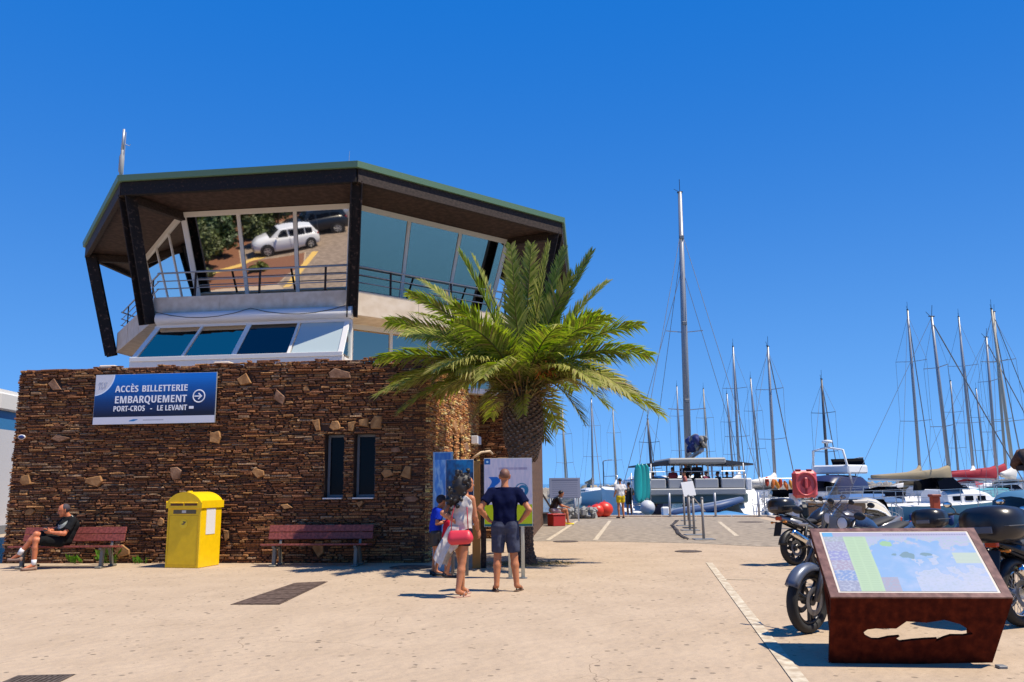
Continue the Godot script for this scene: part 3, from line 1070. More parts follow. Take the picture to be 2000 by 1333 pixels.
func palm_tree() -> void:
	var at := Vector3(0.20, 0, -16.25)
	var t := thing("palm_tree", "date palm with a swollen scaly trunk top beside the corner of the stone wall", "palm tree", at)
	var leaf := mat(1, 1, 1, 0.55, 0, true)
	leaf.metallic_specular = 0.35
	leaf.backlight_enabled = true
	leaf.backlight = Color(0.80, 0.95, 0.22)
	var bark := tri_map(mat(0.19, 0.125, 0.085, 0.95), 2.2, noise_tex(0.05, Color(0.35, 0.3, 0.28), Color.WHITE, 5, 41, 256), noise_tex(0.06, Color.WHITE, Color.WHITE, 4, 42, 256, 6.0), 1.0)
	# stem: rough stubs in rings
	var prof := []
	for i in 60:
		var y := i * 0.037
		prof.append([(0.185 - 0.02 * y if y > 0.25 else lerpf(0.27, 0.18, y / 0.25)) * (1.0 + (0.06 if i % 2 == 0 else -0.05)) + rf(-0.008, 0.008), y])
	pg(t, "trunk", G.new().soft().lathe(prof, 20), bark)
	var head := G.new().soft()
	head.lathe([[0.16, 1.9], [0.22, 2.02], [0.31, 2.3], [0.33, 2.65], [0.32, 2.95], [0.30, 3.25], [0.2, 3.5]], 20)
	pg(t, "trunk_head", head, mat(0.035, 0.022, 0.015, 0.95))
	# cut leaf bases set in a spiral over the swollen head
	var g := G.new()
	var n := 420
	for i in n:
		var v := float(i) / n
		var y := 2.0 + 1.35 * v
		var a := i * 2.39996
		var r := 0.19 + 0.175 * sin(clampf(v * 1.15 + 0.12, 0, 1) * PI * 0.72)
		var d := Vector3(cos(a), 0, sin(a))
		var k := rf(0.6, 1.25)
		g.c = Color(0.115 * k, 0.072 * k, 0.048 * k)
		var bs := Basis(d.cross(Vector3.UP).normalized(), (Vector3.UP * 0.8 + d * 0.6).normalized(), (d * 0.8 - Vector3.UP * 0.6).normalized()) * Basis(Vector3.UP, rf(-0.2, 0.2))
		g.c = Color(0.10 * k, 0.062 * k, 0.042 * k)
		g.box(d * r + Vector3.UP * y, Vector3(rf(0.07, 0.10), rf(0.09, 0.13), 0.05), 0.012, bs)
		if v < 0.97:
			g.c = Color(0.30 * k, 0.23 * k, 0.18 * k)
			g.box(d * r + Vector3.UP * y + bs.y * 0.058, Vector3(0.055, 0.012, 0.032), 0.004, bs)
	pg(t, "leaf_bases", g, M.vc).set_meta("kind", "stuff")
	# fibrous beard and dead stalks under the crown
	var fb := G.new()
	for i in 260:
		var a := rf(0, TAU)
		var d := Vector3(cos(a), 0, sin(a))
		var p := d * rf(0.2, 0.34) + Vector3.UP * rf(3.1, 3.6)
		var q := p + d * rf(0.1, 0.55) + Vector3.UP * rf(-0.3, 0.35)
		var k := rf(0.7, 1.2)
		fb.c = Color(0.28 * k, 0.17 * k, 0.06 * k) if i % 3 else Color(0.16 * k, 0.15 * k, 0.04 * k)
		fb.bar(p, q, rf(0.012, 0.035), 0.012)
	pg(t, "leaf_stalks", fb, M.vc).set_meta("kind", "stuff")
	var C := Vector3(0.0, 3.28, 0)
	var tips := [[-2.82,3.24,0.60,0.75],[-2.65,3.63,-0.40,0.60],[-2.84,4.01,0.20,0.60],[-2.74,4.84,-0.20,0.55],[-2.29,5.36,0.10,0.55],[-2.09,5.79,-0.60,0.50],[-1.24,6.15,0.30,0.35],[-1.02,6.31,-0.50,0.30],[-0.20,6.45,-0.30,0.15],[0.21,6.31,0.20,0.10],[0.56,6.22,0.50,0.12],[0.93,6.41,-0.40,0.20],[1.45,6.17,0.20,0.25],[1.79,5.63,-0.20,0.40],[2.40,4.63,0.20,0.60],[2.50,3.97,0.40,0.75],[2.74,2.81,0.30,0.90],[2.48,3.00,-0.50,0.80],[1.80,3.10,-0.90,0.80],[1.14,2.65,0.90,0.85],[0.46,2.38,-0.20,0.55],[-1.61,3.18,1.20,0.60],[-1.22,3.62,1.40,0.50],[-0.66,4.40,1.30,0.30],[0.57,3.90,1.30,0.40],[-2.15,3.22,-1.20,0.70],[1.96,3.13,1.30,0.90],[-0.17,5.27,0.90,0.20],[0.39,5.28,-1.00,0.20]]
	var extra := [[0.1,3.2,-2.6,0.8],[1.2,3.6,-2.3,0.7],[-1.3,3.7,-2.2,0.7],[0.5,4.6,-1.9,0.5],[-0.6,5.2,-1.5,0.4],[1.3,5.0,-1.4,0.45],[-1.6,4.8,-1.1,0.5],[1.9,4.1,-1.2,0.6],[-1.3,4.9,0.9,0.5],[1.5,4.7,0.9,0.5],[-0.7,3.0,-1.9,0.7],[0.8,2.7,-1.7,0.7],[-1.95,4.35,0.75,0.55],[1.0,5.6,0.4,0.25],[-1.0,2.75,0.3,0.55],[1.35,3.35,0.9,0.75],[-2.45,2.95,0.1,0.85],[2.1,3.4,0.1,0.75],[-1.2,4.3,2.3,0.6],[-1.9,4.6,1.7,0.55],[0.7,4.2,2.4,0.6],[-2.2,4.3,1.4,0.6],[-0.7,3.3,2.5,0.75],[1.3,3.2,2.0,0.8],[-1.6,3.5,2.0,0.75],[1.6,4.5,1.6,0.6],[-2.3,3.3,1.0,0.8],[2.2,3.0,0.9,0.9]]
	for q in tips + extra:
		var tip := Vector3(q[0], q[1], q[2]) - C
		var age := clampf((4.2 - (q[1] as float)) / 2.2 + rf(-0.2, 0.2), 0.0, 0.85)
		pg(t, "frond", frond(tip, (q[3] as float) * 1.12 + 0.03, age, clampf(1.05 - 0.3 * (tip.y - 1.2) / 2.0, 0.72, 1.08)), leaf, Transform3D(Basis(), C))
	# short yellowed young leaf hanging in front and a small old one beside the trunk
	pg(t, "frond", frond(Vector3(0.0, -0.45, 0.75), 0.35, 0.8, 0.7), leaf, Transform3D(Basis(), C))
	pg(t, "frond", frond(Vector3(-0.25, 0.75, 0.85), 0.25, 0.7, 0.8), leaf, Transform3D(Basis(), C))
	pg(t, "frond", frond(Vector3(0.42, -0.9, -0.1), 0.5, 1.0, 0.7), leaf, Transform3D(Basis(), C))
	var fr := G.new()
	for i in 220:
		var s := Vector3(0.42, 4.0, 0.45) + Vector3(rf(-0.14, 0.2), rf(-0.38, 0.16), rf(-0.1, 0.2))
		fr.c = Color(0.55, 0.17, 0.03) * rf(0.7, 1.2)
		fr.bar(s, s + Vector3(rf(-0.1, 0.1), rf(-0.16, -0.03), rf(-0.05, 0.1)), 0.008, 0.008)
	pg(t, "fruit_stalks", fr, M.vc).set_meta("kind", "stuff")
	# dry litter round the foot and weeds along the wall
	var lit := G.new()
	for i in 500:
		var a := rf(0, TAU)
		var r := rf(0.2, 0.95)
		var p := Vector3(cos(a) * r, 0.012, sin(a) * r * 0.6) + at
		var k := rf(0.6, 1.2)
		lit.c = Color(0.30 * k, 0.21 * k, 0.07 * k)
		var b := rf(0, TAU)
		lit.bar(p, p + Vector3(cos(b), rf(0.0, 0.3), sin(b)) * rf(0.04, 0.16), 0.012, 0.004)
	var lm := pg(self, "dry_litter", lit, M.vc)
	lm.set_meta("kind", "stuff")
	tag(lm, "dry yellow leaf litter scattered round the foot of the palm", "leaf litter")
	var T := Transform3D(Basis(Vector3(0.99466, 0, 0.10322), Vector3.UP, Vector3(-0.10322, 0, 0.99466)), Vector3(-10.75, 0, -17.73))
	var wl := [[2.46, 0.22, 16, "green weed with small leaves growing from the wall beside the seated man's bench"], [1.75, 0.10, 9, "low green weed under the right end of the seated man's bench"], [3.15, 0.06, 7, "tiny weed at the foot of the wall left of the yellow letterbox"]]
	for w in wl:
		var o := thing("weed", w[3], "plant", T * Vector3(w[0], 0.0, 0.12), 0.0, "weeds at the foot of the stone wall")
		for i in w[2] as int:
			var lg := G.new()
			var k := rf(0.8, 1.3)
			lg.c = Color(0.12 * k, 0.24 * k, 0.035 * k)
			var p := Vector3(rf(-0.14, 0.14), rf(0.0, 0.03), rf(0.0, 0.08))
			var d := Vector3(rf(-0.6, 0.6), rf(0.4, 1.0), rf(0.1, 0.8)).normalized()
			var s := d.cross(Vector3(rf(-1, 1), 0.2, rf(-1, 1))).normalized()
			var l := rf(0.6, 1.3) * (w[1] as float)
			var m := p + d * l
			lg.bar(p, m, 0.008, 0.006)
			lg.quad(m - s * 0.05, m + d * 0.03 - s * 0.0, m + s * 0.05, m + d * 0.12)
			lg.quad(m - d * 0.06 - s * 0.05, m - d * 0.02, m + s * 0.03 - d * 0.03, m + d * 0.05 + s * 0.02)
			pg(o, "leaf", lg, leaf)


# ---------------------------------------------------------------- people
# J: joints in metres from the ground point; w: how stout. Left and right are the person's own.
func limb(s: Sdf, J: Dictionary, w: float, only: Array, infl := 0.0, k := 0.03) -> void:
	for side in ["L", "R"]:
		if "arm" in only:
			s.cap(J["sh" + side], J["el" + side], 0.050 * w + infl, 0.040 * w + infl, k)
		if "arm" in only:
			var m: Vector3 = (J["el" + side] as Vector3).lerp(J["wr" + side], 0.3)
			s.cap(J["el" + side], m, 0.040 * w + infl, 0.043 * w + infl, 0.015)
			s.cap(m, J["wr" + side], 0.043 * w + infl, 0.027 * w + infl, 0.015)
		if "leg" in only:
			s.cap(J["hip" + side], J["kn" + side], 0.088 * w + infl, 0.055 * w + infl, k)
			var q: Vector3 = (J["kn" + side] as Vector3).lerp(J["an" + side], 0.3)
			s.cap(J["kn" + side], q, 0.054 * w + infl, 0.058 * w + infl, 0.02)
			s.cap(q, J["an" + side], 0.058 * w + infl, 0.036 * w + infl, 0.02)
		if "foot" in only:
			s.cap(J["an" + side], J["to" + side], 0.036 * w + infl, 0.026 * w + infl, 0.02)

func trunk(s: Sdf, J: Dictionary, w: float, infl := 0.0, from := 0.0) -> void:
	var R: Vector3 = J.right
	var pel: Vector3 = J.pelvis
	var wai: Vector3 = J.waist
	var che: Vector3 = J.chest
	for d in [-1.0, 1.0]:
		if from < 0.5:
			s.cap(pel + R * d * 0.072 * w, wai + R * d * 0.055 * w, 0.100 * w + infl, 0.088 * w + infl, 0.05)
		s.cap(wai + R * d * 0.055 * w, che + R * d * 0.078 * w, 0.088 * w + infl, 0.100 * w + infl, 0.05)
	s.cap((J.shL as Vector3).lerp(J.shR, 0.12), (J.shL as Vector3).lerp(J.shR, 0.88), 0.055 * w + infl, 0.055 * w + infl, 0.06)
	s.cap(che, J.neck, 0.075 * w + infl, 0.052 * w + infl, 0.05)

func box_of(J: Dictionary, pad: float) -> Array:
	var lo := Vector3.ONE * 9
	var hi := -Vector3.ONE * 9
	for k in J:
		if k != "right" and k != "face":
			lo = lo.min(J[k])
			hi = hi.max(J[k])
	return [lo - Vector3.ONE * pad, hi + Vector3.ONE * pad]

func head_mesh(at: Vector3, face: Vector3, sc: float, cell: float) -> ArrayMesh: # skull, jaw, nose, ears, lips, brow
	var f := face.normalized()
	var r := f.cross(Vector3.UP).normalized()
	var u := r.cross(f)
	var b := Basis(r, u, -f)
	var s := Sdf.new(at - Vector3.ONE * 0.2 * sc, at + Vector3.ONE * 0.2 * sc, cell)
	s.ell(at + u * 0.025 * sc, Vector3(0.074, 0.090, 0.095) * sc, 0.02, b)
	s.ell(at + f * 0.03 * sc - u * 0.055 * sc, Vector3(0.053, 0.065, 0.062) * sc, 0.03, b)
	s.cap(at + f * 0.088 * sc + u * 0.005 * sc, at + f * 0.108 * sc - u * 0.03 * sc, 0.008 * sc, 0.014 * sc, 0.012)
	s.cap(at + f * 0.083 * sc - u * 0.065 * sc - r * 0.014 * sc, at + f * 0.083 * sc - u * 0.065 * sc + r * 0.014 * sc, 0.010 * sc, 0.010 * sc, 0.008)
	s.cap(at + f * 0.08 * sc + u * 0.028 * sc - r * 0.035 * sc, at + f * 0.08 * sc + u * 0.028 * sc + r * 0.035 * sc, 0.010 * sc, 0.010 * sc, 0.014)
	s.cap(at + f * 0.07 * sc - u * 0.105 * sc, at + f * 0.075 * sc - u * 0.10 * sc, 0.018 * sc, 0.018 * sc, 0.02)
	for d in [-1.0, 1.0]:
		s.cap(at + r * d * 0.078 * sc + u * 0.015 * sc - f * 0.01 * sc, at + r * d * 0.074 * sc - u * 0.03 * sc, 0.013 * sc, 0.010 * sc, 0.01)
	return s.mesh()

func hand_mesh(wr: Vector3, dir: Vector3, palm: Vector3, thumb: Vector3, curl: float, sc := 1.0, cell := 0.006) -> ArrayMesh: # dir: along the hand; palm: where the palm faces; thumb: the side of the thumb
	var d := dir.normalized()
	var t := (thumb - d * thumb.dot(d)).normalized()
	var n := d.cross(t)
	if n.dot(palm) < 0:
		n = -n
	var s := Sdf.new(wr - Vector3.ONE * 0.22 * sc, wr + Vector3.ONE * 0.22 * sc, cell)
	for i in 4:
		var o := (i - 1.5) * 0.019 * sc
		var base := wr + d * 0.085 * sc + t * -o
		s.cap(wr + d * 0.012 * sc - t * o * 0.6, base, 0.017 * sc, 0.013 * sc, 0.015)
		var l: float = [0.068, 0.078, 0.072, 0.056][i] * sc
		var p := base
		var a := curl * 0.35
		for q in [0.45, 0.32, 0.23]:
			var e: Vector3 = p + (d * cos(a) + n * sin(a)) * l * q
			s.cap(p, e, 0.0095 * sc, 0.0085 * sc, 0.004)
			p = e
			a += curl
	var tb := wr + d * 0.025 * sc + t * 0.025 * sc
	var t1 := tb + (t * 0.75 + d * 0.6 + n * 0.3).normalized() * 0.04 * sc
	s.cap(wr + d * 0.01 * sc, tb, 0.016 * sc, 0.014 * sc, 0.012)
	s.cap(tb, t1, 0.013 * sc, 0.011 * sc, 0.008)
	s.cap(t1, t1 + (t * 0.35 + d * 0.85 + n * 0.3 * curl).normalized() * 0.032 * sc, 0.011 * sc, 0.009 * sc, 0.004)
	return s.mesh()

func body(J: Dictionary, w: float, cell: float, hands: Array, hsc := 1.0, hcell := 0.006) -> ArrayMesh:
	var bx := box_of(J, 0.2)
	var s := Sdf.new(bx[0], bx[1], cell)
	trunk(s, J, w)
	limb(s, J, w, ["arm", "leg", "foot"])
	s.cap(J.neck, J.head, 0.052 * w, 0.05 * w, 0.02)
	if hands.is_empty():
		s.cap(J.wrL, (J.wrL as Vector3) + ((J.wrL as Vector3) - (J.elL as Vector3)).normalized() * 0.13, 0.027 * w, 0.022 * w, 0.02)
		s.cap(J.wrR, (J.wrR as Vector3) + ((J.wrR as Vector3) - (J.elR as Vector3)).normalized() * 0.13, 0.027 * w, 0.022 * w, 0.02)
	var st := SurfaceTool.new()
	st.begin(Mesh.PRIMITIVE_TRIANGLES)
	st.append_from(s.mesh(), 0, Transform3D())
	st.append_from(head_mesh(J.head, J.face, hsc, maxf(hcell, 0.006)), 0, Transform3D())
	for h in hands:
		st.append_from(hand_mesh(h[0], h[1], h[2], h[3], h[4], w, hcell), 0, Transform3D())
	return st.commit()

func tee(J: Dictionary, w: float, cell: float, sleeve := 0.6, infl := 0.014, hem := 0.02, neck := true) -> ArrayMesh:
	var bx := box_of(J, 0.2)
	var s := Sdf.new(bx[0], bx[1], cell)
	trunk(s, J, w, infl)
	for side in ["L", "R"]:
		if sleeve > 0:
			var a: Vector3 = J["sh" + side]
			var e: Vector3 = a.lerp(J["el" + side], sleeve)
			s.cap(a, e, 0.056 * w + infl, 0.052 * w + infl + 0.006, 0.03, -1, 0.0)
		else:
			pass
	var up: Vector3 = ((J.waist as Vector3) - (J.pelvis as Vector3)).normalized()
	s.clip(-up, (J.pelvis as Vector3) - up * hem)
	s.clip(((J.neck as Vector3) - (J.chest as Vector3)).normalized(), (J.neck as Vector3) + Vector3.UP * 0.005)
	return s.mesh()

func shorts(J: Dictionary, w: float, cell: float, length: float, infl := 0.016) -> ArrayMesh:
	var bx := box_of(J, 0.2)
	var s := Sdf.new(bx[0], bx[1], cell)
	var R: Vector3 = J.right
	for d in [-1.0, 1.0]:
		s.cap((J.pelvis as Vector3) + R * d * 0.072 * w, (J.pelvis as Vector3).lerp(J.waist, 0.6) + R * d * 0.06 * w, 0.103 * w + infl, 0.092 * w + infl, 0.04)
	for side in ["L", "R"]:
		var a: Vector3 = J["hip" + side]
		s.cap(a, a.lerp(J["kn" + side], length), 0.094 * w + infl, lerpf(0.09, 0.064, length) * w + infl + 0.008, 0.03, -1, 0.0)
	var up: Vector3 = ((J.waist as Vector3) - (J.pelvis as Vector3)).normalized()
	s.clip(up, (J.pelvis as Vector3).lerp(J.waist, 0.7))
	return s.mesh()

func shoe(p: Node3D, an: Vector3, to: Vector3, m: Material, called := "shoe", open := false) -> void:
	var g := G.new().soft()
	var d := to - an
	d.y = 0
	d = d.normalized()
	var r := d.cross(Vector3.UP)
	var heel := Vector3(an.x, 0, an.z) - d * 0.06
	heel.y = minf(an.y, to.y) - 0.035
	var rings := []
	for q in [[0.0, 0.022], [0.03, 0.034], [0.12, 0.034], [0.2, 0.043], [0.255, 0.034], [0.275, 0.012]]:
		var c: Vector3 = heel + d * q[0]
		var hh := 0.018 if open else (0.075 if q[0] < 0.1 else 0.055)
		rings.append(PackedVector3Array([c - r * q[1], c - r * q[1] * 0.9 + Vector3.UP * hh * 0.8, c + Vector3.UP * hh, c + r * q[1] * 0.9 + Vector3.UP * hh * 0.8, c + r * q[1]]))
	g.loft(rings)
	if open:
		for s in [-1.0, 1.0]:
			g.tube([heel + d * 0.13 + r * s * 0.038 + Vector3.UP * 0.015, heel + d * 0.17 + r * s * 0.022 + Vector3.UP * 0.07, heel + d * 0.21 + Vector3.UP * 0.045], 0.009, 5)
	pg(p, called, g, m)

func eyes(p: Node3D, at: Vector3, face: Vector3, sc := 1.0) -> void:
	var f := face.normalized()
	var r := f.cross(Vector3.UP).normalized()
	for d in [-1.0, 1.0]:
		pg(p, "eye", G.new().soft().blob(at + f * 0.083 * sc + r * d * 0.032 * sc + Vector3.UP * 0.008 * sc, Vector3.ONE * 0.010 * sc, 6), M.hair)

func cloth(r: float, g: float, b: float) -> StandardMaterial3D:
	var m := tri_map(mat(r, g, b, 0.9), 1.6, M.cream.albedo_texture, M.fold_normal, 0.8, false)
	m.metallic_specular = 0.2
	return m

func people() -> void:
	# --- man in navy tee, hands on hips, from behind
	var p := thing("person", "man with cropped hair in navy t-shirt and grey-blue shorts standing with hands on hips", "person", Vector3(-0.13, 0, -12.25), 0.0)
	var J := {"right": Vector3(1, 0, 0.03), "face": Vector3(0.05, 0.0, -1), "pelvis": Vector3(0, 0.93, 0), "waist": Vector3(0, 1.08, 0.0), "chest": Vector3(0, 1.29, 0.0), "neck": Vector3(0, 1.475, 0.0), "head": Vector3(0.0, 1.635, -0.02),
		"shL": Vector3(-0.195, 1.405, 0.0), "elL": Vector3(-0.365, 1.175, 0.10), "wrL": Vector3(-0.235, 1.0, -0.02), "shR": Vector3(0.195, 1.405, 0), "elR": Vector3(0.355, 1.15, 0.10), "wrR": Vector3(0.225, 0.985, -0.02),
		"hipL": Vector3(-0.095, 0.9, 0), "knL": Vector3(-0.115, 0.49, -0.02), "anL": Vector3(-0.13, 0.085, 0.04), "toL": Vector3(-0.17, 0.035, -0.13), "hipR": Vector3(0.095, 0.9, 0), "knR": Vector3(0.125, 0.49, -0.02), "anR": Vector3(0.16, 0.085, 0.02), "toR": Vector3(0.225, 0.035, -0.14)}
	part(p, "body", body(J, 1.0, 0.012, [[J.wrL, Vector3(0.75, -0.5, -0.35), Vector3(0.5, 0, 0.6), Vector3(0.1, 0.3, 1), 0.25], [J.wrR, Vector3(-0.75, -0.5, -0.35), Vector3(-0.5, 0, 0.6), Vector3(-0.1, 0.3, 1), 0.25]], 1.0), M.skin)
	part(p, "t_shirt", tee(J, 1.0, 0.012, 0.62, 0.016, 0.03), cloth(0.005, 0.008, 0.04))
	part(p, "shorts", shorts(J, 1.0, 0.012, 0.86), cloth(0.06, 0.07, 0.115))
	var hs := Sdf.new(Vector3(-0.15, 1.5, -0.2), Vector3(0.15, 1.85, 0.15), 0.007)
	hs.ell(Vector3(0.0, 1.668, -0.008), Vector3(0.077, 0.083, 0.096), 0.01)
	hs.clip(Vector3(0, -0.85, -0.5).normalized(), Vector3(0, 1.62, -0.01))
	part(p, "hair", hs.mesh(), mat(0.17, 0.075, 0.045, 0.6))
	shoe(p, J.anL, J.toL, mat(0.10, 0.055, 0.03), "sandal", true)
	shoe(p, J.anR, J.toR, mat(0.10, 0.055, 0.03), "sandal", true)
	# --- woman in white lace tunic, one hand on her hip, looking to the right
	p = thing("person", "dark-haired woman in white lace tunic with a red shoulder bag, hand on hip", "person", Vector3(-0.78, 0, -11.75))
	var R := Vector3(0.82, 0, 0.57)
	J = {"right": R, "face": Vector3(0.88, 0.02, -0.45), "pelvis": Vector3(0.03, 0.90, 0.0), "waist": Vector3(0.04, 1.03, 0.0), "chest": Vector3(0.06, 1.21, 0), "neck": Vector3(0.085, 1.38, 0.0), "head": Vector3(0.12, 1.535, -0.02),
		"shL": Vector3(-0.065, 1.325, -0.10), "elL": Vector3(-0.215, 1.135, 0.07), "wrL": Vector3(-0.035, 1.015, 0.07), "shR": Vector3(0.195, 1.325, 0.09), "elR": Vector3(0.235, 1.08, 0.05), "wrR": Vector3(0.265, 0.88, -0.12),
		"hipL": Vector3(-0.03, 0.87, -0.05), "knL": Vector3(0.03, 0.47, -0.12), "anL": Vector3(0.04, 0.085, -0.2), "toL": Vector3(0.11, 0.035, -0.33), "hipR": Vector3(0.10, 0.87, 0.05), "knR": Vector3(0.06, 0.475, 0.06), "anR": Vector3(0.0, 0.085, 0.12), "toR": Vector3(0.10, 0.035, 0.03)}
	var skw: StandardMaterial3D = M.skin.duplicate()
	skw.albedo_color = Color(0.47, 0.185, 0.085).linear_to_srgb()
	part(p, "body", body(J, 0.92, 0.012, [[J.wrL, Vector3(0.5, -0.75, 0.1), Vector3(-0.1, 0, -1), Vector3(0.6, 0.5, 0.2), 0.3], [J.wrR, Vector3(0.25, -0.8, -0.4), Vector3(-0.5, 0, -0.5), Vector3(0.4, 0, -0.6), 0.6]], 0.93), skw)
	part(p, "dark_shorts", shorts(J, 0.94, 0.012, 0.46, 0.010), cloth(0.016, 0.014, 0.028))
	eyes(p, J.head, J.face, 0.93)
	# the tunic: bodice, then a skirt that swings back to the left
	var lace := cloth(0.66, 0.62, 0.57)
	lace.normal_scale = 1.2
	lace.backlight_enabled = true
	lace.backlight = Color(0.25, 0.24, 0.22)
	var s := Sdf.new(Vector3(-0.4, 0.75, -0.4), Vector3(0.5, 1.5, 0.4), 0.012)
	trunk(s, J, 0.92, 0.022)
	for sd in ["L", "R"]:
		s.cap(J["sh" + sd], (J["sh" + sd] as Vector3).lerp(J["el" + sd], 0.12), 0.066, 0.066, 0.03, -1, 0.0)
	s.clip(Vector3(0.75, 0.62, -0.3).normalized(), Vector3(0.11, 1.33, 0.0))
	s.clip(Vector3(0, -1, 0), Vector3(0, 0.88, 0))
	part(p, "tunic_top", s.mesh(), lace)
	var sk := G.new().soft()
	var rings := []
	for i in 15:
		var t := i / 14.0
		var c := Vector3(0.03, 0.95, 0).lerp(Vector3(-0.17, 0.46, 0.05), t)
		var ring := PackedVector3Array()
		for k in 44:
			var a := TAU * k / 44
			var wv := 1.0 + t * (0.14 * sin(a * 7.0 + 1.0 + t) + 0.07 * sin(a * 13.0 - t * 2.0))
			var dr := Vector3(cos(a), 0, sin(a))
			var right := maxf(0.0, dr.dot(Vector3(0.93, 0, 0.2)))
			var rad := lerpf(0.16, 0.185, t) * wv * (1.0 - 0.22 * pow(t, 4.0))
			var y := 0.0
			y += right * t * 0.26 + 0.05 * t * sin(a * 5.0 + 0.6) + 0.02 * t * sin(a * 17.0)
			ring.append(c + Vector3(dr.x * rad * 1.08, y, dr.z * rad * 0.82) + Vector3(-right * t * 0.02, 0, 0))
		rings.append(ring)
	sk.loft(rings, false)
	part(p, "tunic_skirt", sk.mesh(), lace)
	# curly hair
	var hr := Sdf.new(Vector3(-0.35, 1.1, -0.35), Vector3(0.4, 1.85, 0.35), 0.010)
	var hd: Vector3 = J.head
	hr.ell(hd + Vector3(-0.045, 0.045, 0.02), Vector3(0.105, 0.10, 0.105), 0.02)
	hr.ell(hd + Vector3(-0.10, -0.03, 0.05), Vector3(0.11, 0.16, 0.11), 0.02)
	hr.ell(hd + Vector3(-0.15, -0.17, 0.06), Vector3(0.085, 0.12, 0.085), 0.02)
	for i in 190:
		var t := rng.randf()
		var q := hd + Vector3(-0.03, 0.10, 0.02).lerp(Vector3(-0.19, -0.26, 0.05), t) + rv(0.10)
		if (q - hd).dot(Vector3(0.88, 0, -0.45)) < 0.045:
			hr.cap(q, q + rv(0.02), rf(0.022, 0.036), 0.02, 0.012)
	part(p, "hair", hr.mesh(), M.hair)
	var bag := Sdf.new(Vector3(-0.3, 0.62, -0.1), Vector3(0.4, 1.0, 0.45), 0.01)
	bag.cap(Vector3(-0.06, 0.785, 0.20), Vector3(0.14, 0.80, 0.235), 0.080, 0.080, 0.02)
	bag.cap(Vector3(-0.075, 0.86, 0.195), Vector3(0.14, 0.865, 0.23), 0.040, 0.040, 0.05)
	part(p, "shoulder_bag", bag.mesh(), mat(0.62, 0.035, 0.055, 0.45))
	pg(p, "bag_strap", G.new().soft().tube([Vector3(-0.09, 0.88, 0.18), Vector3(-0.08, 1.1, 0.135), Vector3(-0.02, 1.34, 0.03), Vector3(0.05, 1.40, -0.02), Vector3(0.13, 1.2, 0.16), Vector3(0.15, 0.89, 0.22)], 0.008, 6), mat(0.45, 0.03, 0.05, 0.5))
	shoe(p, J.anL, J.toL, mat(0.45, 0.27, 0.2), "sandal", true)
	shoe(p, J.anR, J.toR, mat(0.45, 0.27, 0.2), "sandal", true)
	# --- two children looking down by the panels
	var kid := func(called: String, at: Vector3, top: Material, low: Material, hair: Material, sc: float) -> void:
		var q := thing("person", called, "person", at)
		var K := {"right": Vector3(0.3, 0, 0.95), "face": Vector3(0.8, -0.45, -0.3), "pelvis": Vector3(0, 0.68, 0), "waist": Vector3(0.0, 0.78, 0), "chest": Vector3(0.02, 0.94, 0), "neck": Vector3(0.06, 1.08, 0), "head": Vector3(0.11, 1.195, 0),
			"shL": Vector3(-0.01, 1.03, -0.13), "elL": Vector3(0.02, 0.85, -0.17), "wrL": Vector3(0.2, 0.86, -0.08), "shR": Vector3(0.07, 1.03, 0.13), "elR": Vector3(0.04, 0.84, 0.17), "wrR": Vector3(0.22, 0.86, 0.08),
			"hipL": Vector3(-0.02, 0.66, -0.06), "knL": Vector3(0.0, 0.36, -0.08), "anL": Vector3(-0.04, 0.07, -0.09), "toL": Vector3(0.08, 0.03, -0.11), "hipR": Vector3(0.02, 0.66, 0.06), "knR": Vector3(0.05, 0.36, 0.08), "anR": Vector3(0.02, 0.07, 0.09), "toR": Vector3(0.14, 0.03, 0.08)}
		part(q, "body", body(K, 0.72, 0.012, [[K.wrL, Vector3(0.9, -0.2, 0.3), Vector3(0, -1, 0), Vector3(0.3, 0.3, 0.8), 0.5], [K.wrR, Vector3(0.9, -0.2, -0.3), Vector3(0, -1, 0), Vector3(0.3, 0.3, -0.8), 0.5]], 0.9, 0.008), M.skin)
		part(q, "t_shirt", tee(K, 0.74, 0.012, 0.7, 0.018, 0.06), top)
		part(q, "shorts", shorts(K, 0.74, 0.012, 0.62, 0.018), low)
		var h := Sdf.new(Vector3(-0.1, 1.0, -0.2), Vector3(0.3, 1.4, 0.2), 0.008)
		h.ell((K.head as Vector3) + Vector3(-0.012, 0.03, 0.004), Vector3(0.088, 0.082, 0.08), 0.01)
		h.clip(Vector3(0.55, -0.8, -0.2).normalized(), (K.head as Vector3) + Vector3(0.03, 0.02, 0))
		part(q, "hair", h.mesh(), hair)
		eyes(q, K.head, K.face, 0.9)
		shoe(q, K.anL, K.toL, M.black)
		shoe(q, K.anR, K.toR, M.black)
		q.scale = Vector3.ONE * sc
	kid.call("boy in bright blue t-shirt and black shorts bending his head, left of the woman", Vector3(-1.36, 0, -14.5), cloth(0.012, 0.04, 0.46), M.black, mat(0.02, 0.015, 0.02), 1.04)
	kid.call("child in red half hidden behind the woman's tunic, next to the boy in blue", Vector3(-1.13, 0, -14.15), cloth(0.55, 0.015, 0.035), cloth(0.5, 0.015, 0.035), mat(0.02, 0.014, 0.012), 0.86)
	# --- man on the bench, legs crossed
	p = thing("person", "man in black t-shirt with pale print sitting cross-legged on the left bench", "person", Vector3(-8.98, 0, -16.4))
